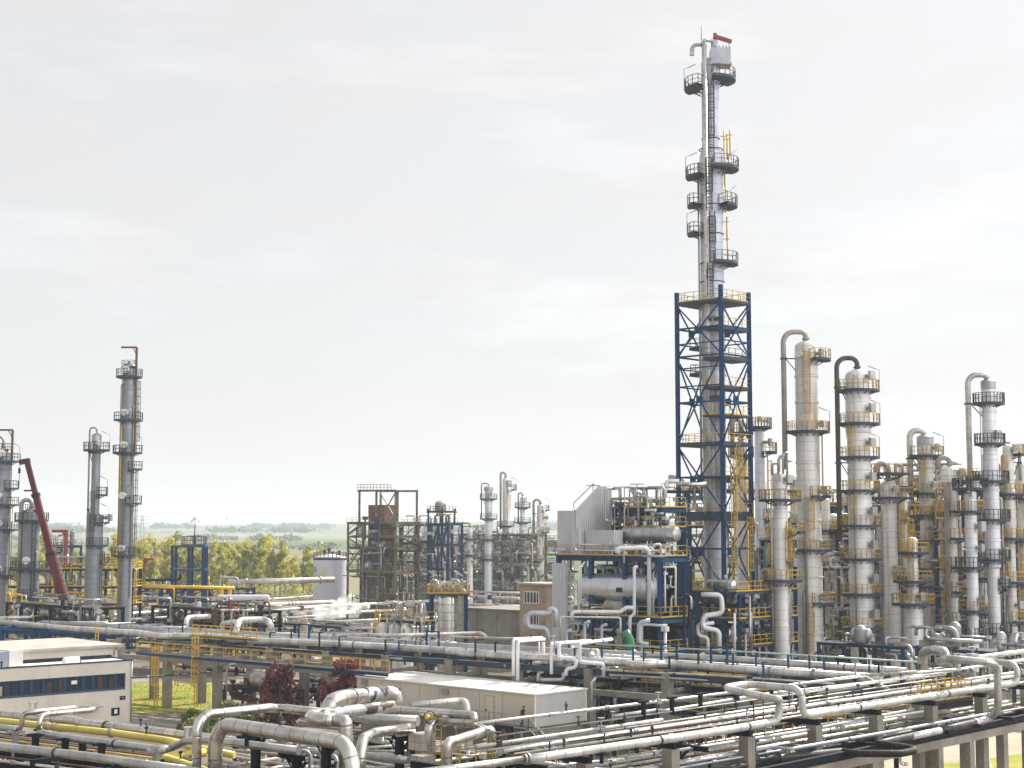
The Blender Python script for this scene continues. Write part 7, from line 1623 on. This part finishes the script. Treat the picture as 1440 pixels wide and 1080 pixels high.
for lab, pts, w, mt in (
        ('white pipe with a square bend below the fat silver elbow top', [(392, 1055, 8.9), (436, 1056, 8.9), ('z', -2)], 5.5, 'white_pipe'),
        ('white pipe bending down just right of the square-bend one', [(438, 1053, 9.0), (452, 1057, 9.0), ('z', -2)], 5, 'white_pipe'),
        ('grey pipe passing behind the navy T-shaped support', [(338, 1047, 8.9), (400, 1055, 8.9), (412, 1057, 8.9)], 9, 'silver_dull'),
        ('thin tan pipe below the navy T-shaped support', [(312, 1054, 8.2), (414, 1063, 8.2)], 4.4, 'tan_pipe'),
        ('thin pale pipe crossing low between the tall elbows and the support', [(318, 1062, 7.8), (356, 1069, 7.8), (440, 1080, 7.8)], 4, 'cream_pipe'),
        ('dull pipe sloping up to the right below the T-shaped support', [(320, 1078, 7.6), (392, 1066, 7.6)], 5, 'tan_pipe'),
        ('silver pipe sloping up beneath the dull one', [(352, 1086, 7.4), (440, 1070, 7.4)], 5, 'silver'),
        ('dark silver pipe between the smaller elbow and the insulation box', [(515, 1063, 8.4), (575, 1069, 8.4)], 11, 'silver_dull'),
        ('thin pale pipe behind the smaller silver elbow', [(510, 1052, 8.2), (580, 1047, 8.2)], 4, 'cream_pipe'),
        ('thin level pipe just above the dark silver one', [(515, 1056, 8.2), (572, 1056, 8.2)], 3, 'white_pipe'),
        ('white pipe seen through the shining arch', [(655, 1052, 8.6), (700, 1045, 8.6)], 6, 'white_pipe'),
        ('silver pipe entering low at the bottom left of the elbows', [(216, 1090, 7.6), (330, 1104, 7.6)], 6, 'silver_dull'),
        ('galvanised pipe running low behind the insulation boxes', [(520, 1082, 7.4), (620, 1070, 7.4), (700, 1062, 7.4)], 6, 'galv')):
    pipe(lab, pts, w, mt, LG, 14)
LP = 'low parallel pipes under the fat silver elbows'
for i, (x0, y0, z, L, w, mt) in enumerate(((300, 1068, 7.4, 13, 6, 'silver'), (310, 1075, 7.4, 13, 4, 'cream_pipe'), (318, 1082, 7.4, 12, 7, 'silver_dull'), (330, 1060, 7.0, 14, 5, 'white_pipe'), (346, 1052, 6.8, 15, 6, 'silver'), (500, 1070, 6.8, 12, 6, 'white_pipe'), (512, 1060, 6.8, 12, 5, 'silver'), (524, 1050, 6.8, 12, 6, 'cream_pipe'), (620, 1062, 7.2, 9, 6, 'silver'), (632, 1054, 7.2, 9, 5, 'white_pipe'), (100, 1056, 7.6, 12, 5, 'silver_dull'), (60, 1062, 7.2, 14, 6, 'white_pipe'), (20, 1068, 7.2, 14, 5, 'silver'))):
    pipe('low pipe among the parallel ones under the fat silver elbows', [(x0, y0, z), ('w', L)], w, mt, LP, 12)
rr = random.Random(77)
unit('valve_skid', 'frame of small valves and lines under the fat silver elbow pipes', az(330, 1084, 5.6), 4, 1, 2.2, 2.0, [5.6, 7.2], 'navy', 'grating', 'yellow', 60, 91, ('tan_pipe', 'galv', 'cream_pipe', 'silver_dull', 'white_pipe'), .2, rails=False, cat='pipe rack', over=.2, zlo=4.5, pr=(.05, .13), brace=False)
unit('valve_skid', 'frame of small valves under the insulation boxes and the arch-shaped pipe', az(520, 1078, 6.0), 4, 1, 2.2, 2.0, [5.8, 7.4], 'navy', 'grating', 'yellow', 60, 92, ('tan_pipe', 'galv', 'cream_pipe', 'silver_dull', 'white_pipe'), .2, rails=False, cat='pipe rack', over=.2, zlo=4.5, pr=(.05, .13), brace=False)
unit('valve_skid', 'frame of small lines in the bottom left corner under the fat dull pipe', az(-10, 1062, 6.6), 6, 1, 2.4, 2.0, [5.6, 7.0], 'navy', 'grating', 'yellow', 56, 93, ('rusty', 'tan_pipe', 'galv', 'cream_pipe', 'yellow'), .2, rails=False, cat='pipe rack', over=.2, zlo=4.5, pr=(.04, .1), brace=False)
ya, yb = az(622, 1070, 8.6), az(760, 1056, 8.6)
yo = T('railing', 'yellow handrail beside the shining arch-shaped pipe', 'railing', ya)
part(yo, 'rails', 'yellow', lambda m: m.rail([ya - Z * .4, yb - Z * .4], 1.0, False, 1.0, .05, False))
yp_ = az(616, 1086, 7.6)
solo_fn('ladder', 'yellow', lambda m: m.ladder(yp_ - Z * 1.5, 4.0, -U, .45, .05), 'narrow yellow ladder standing between the insulation boxes and the arch-shaped pipe', 'ladder')
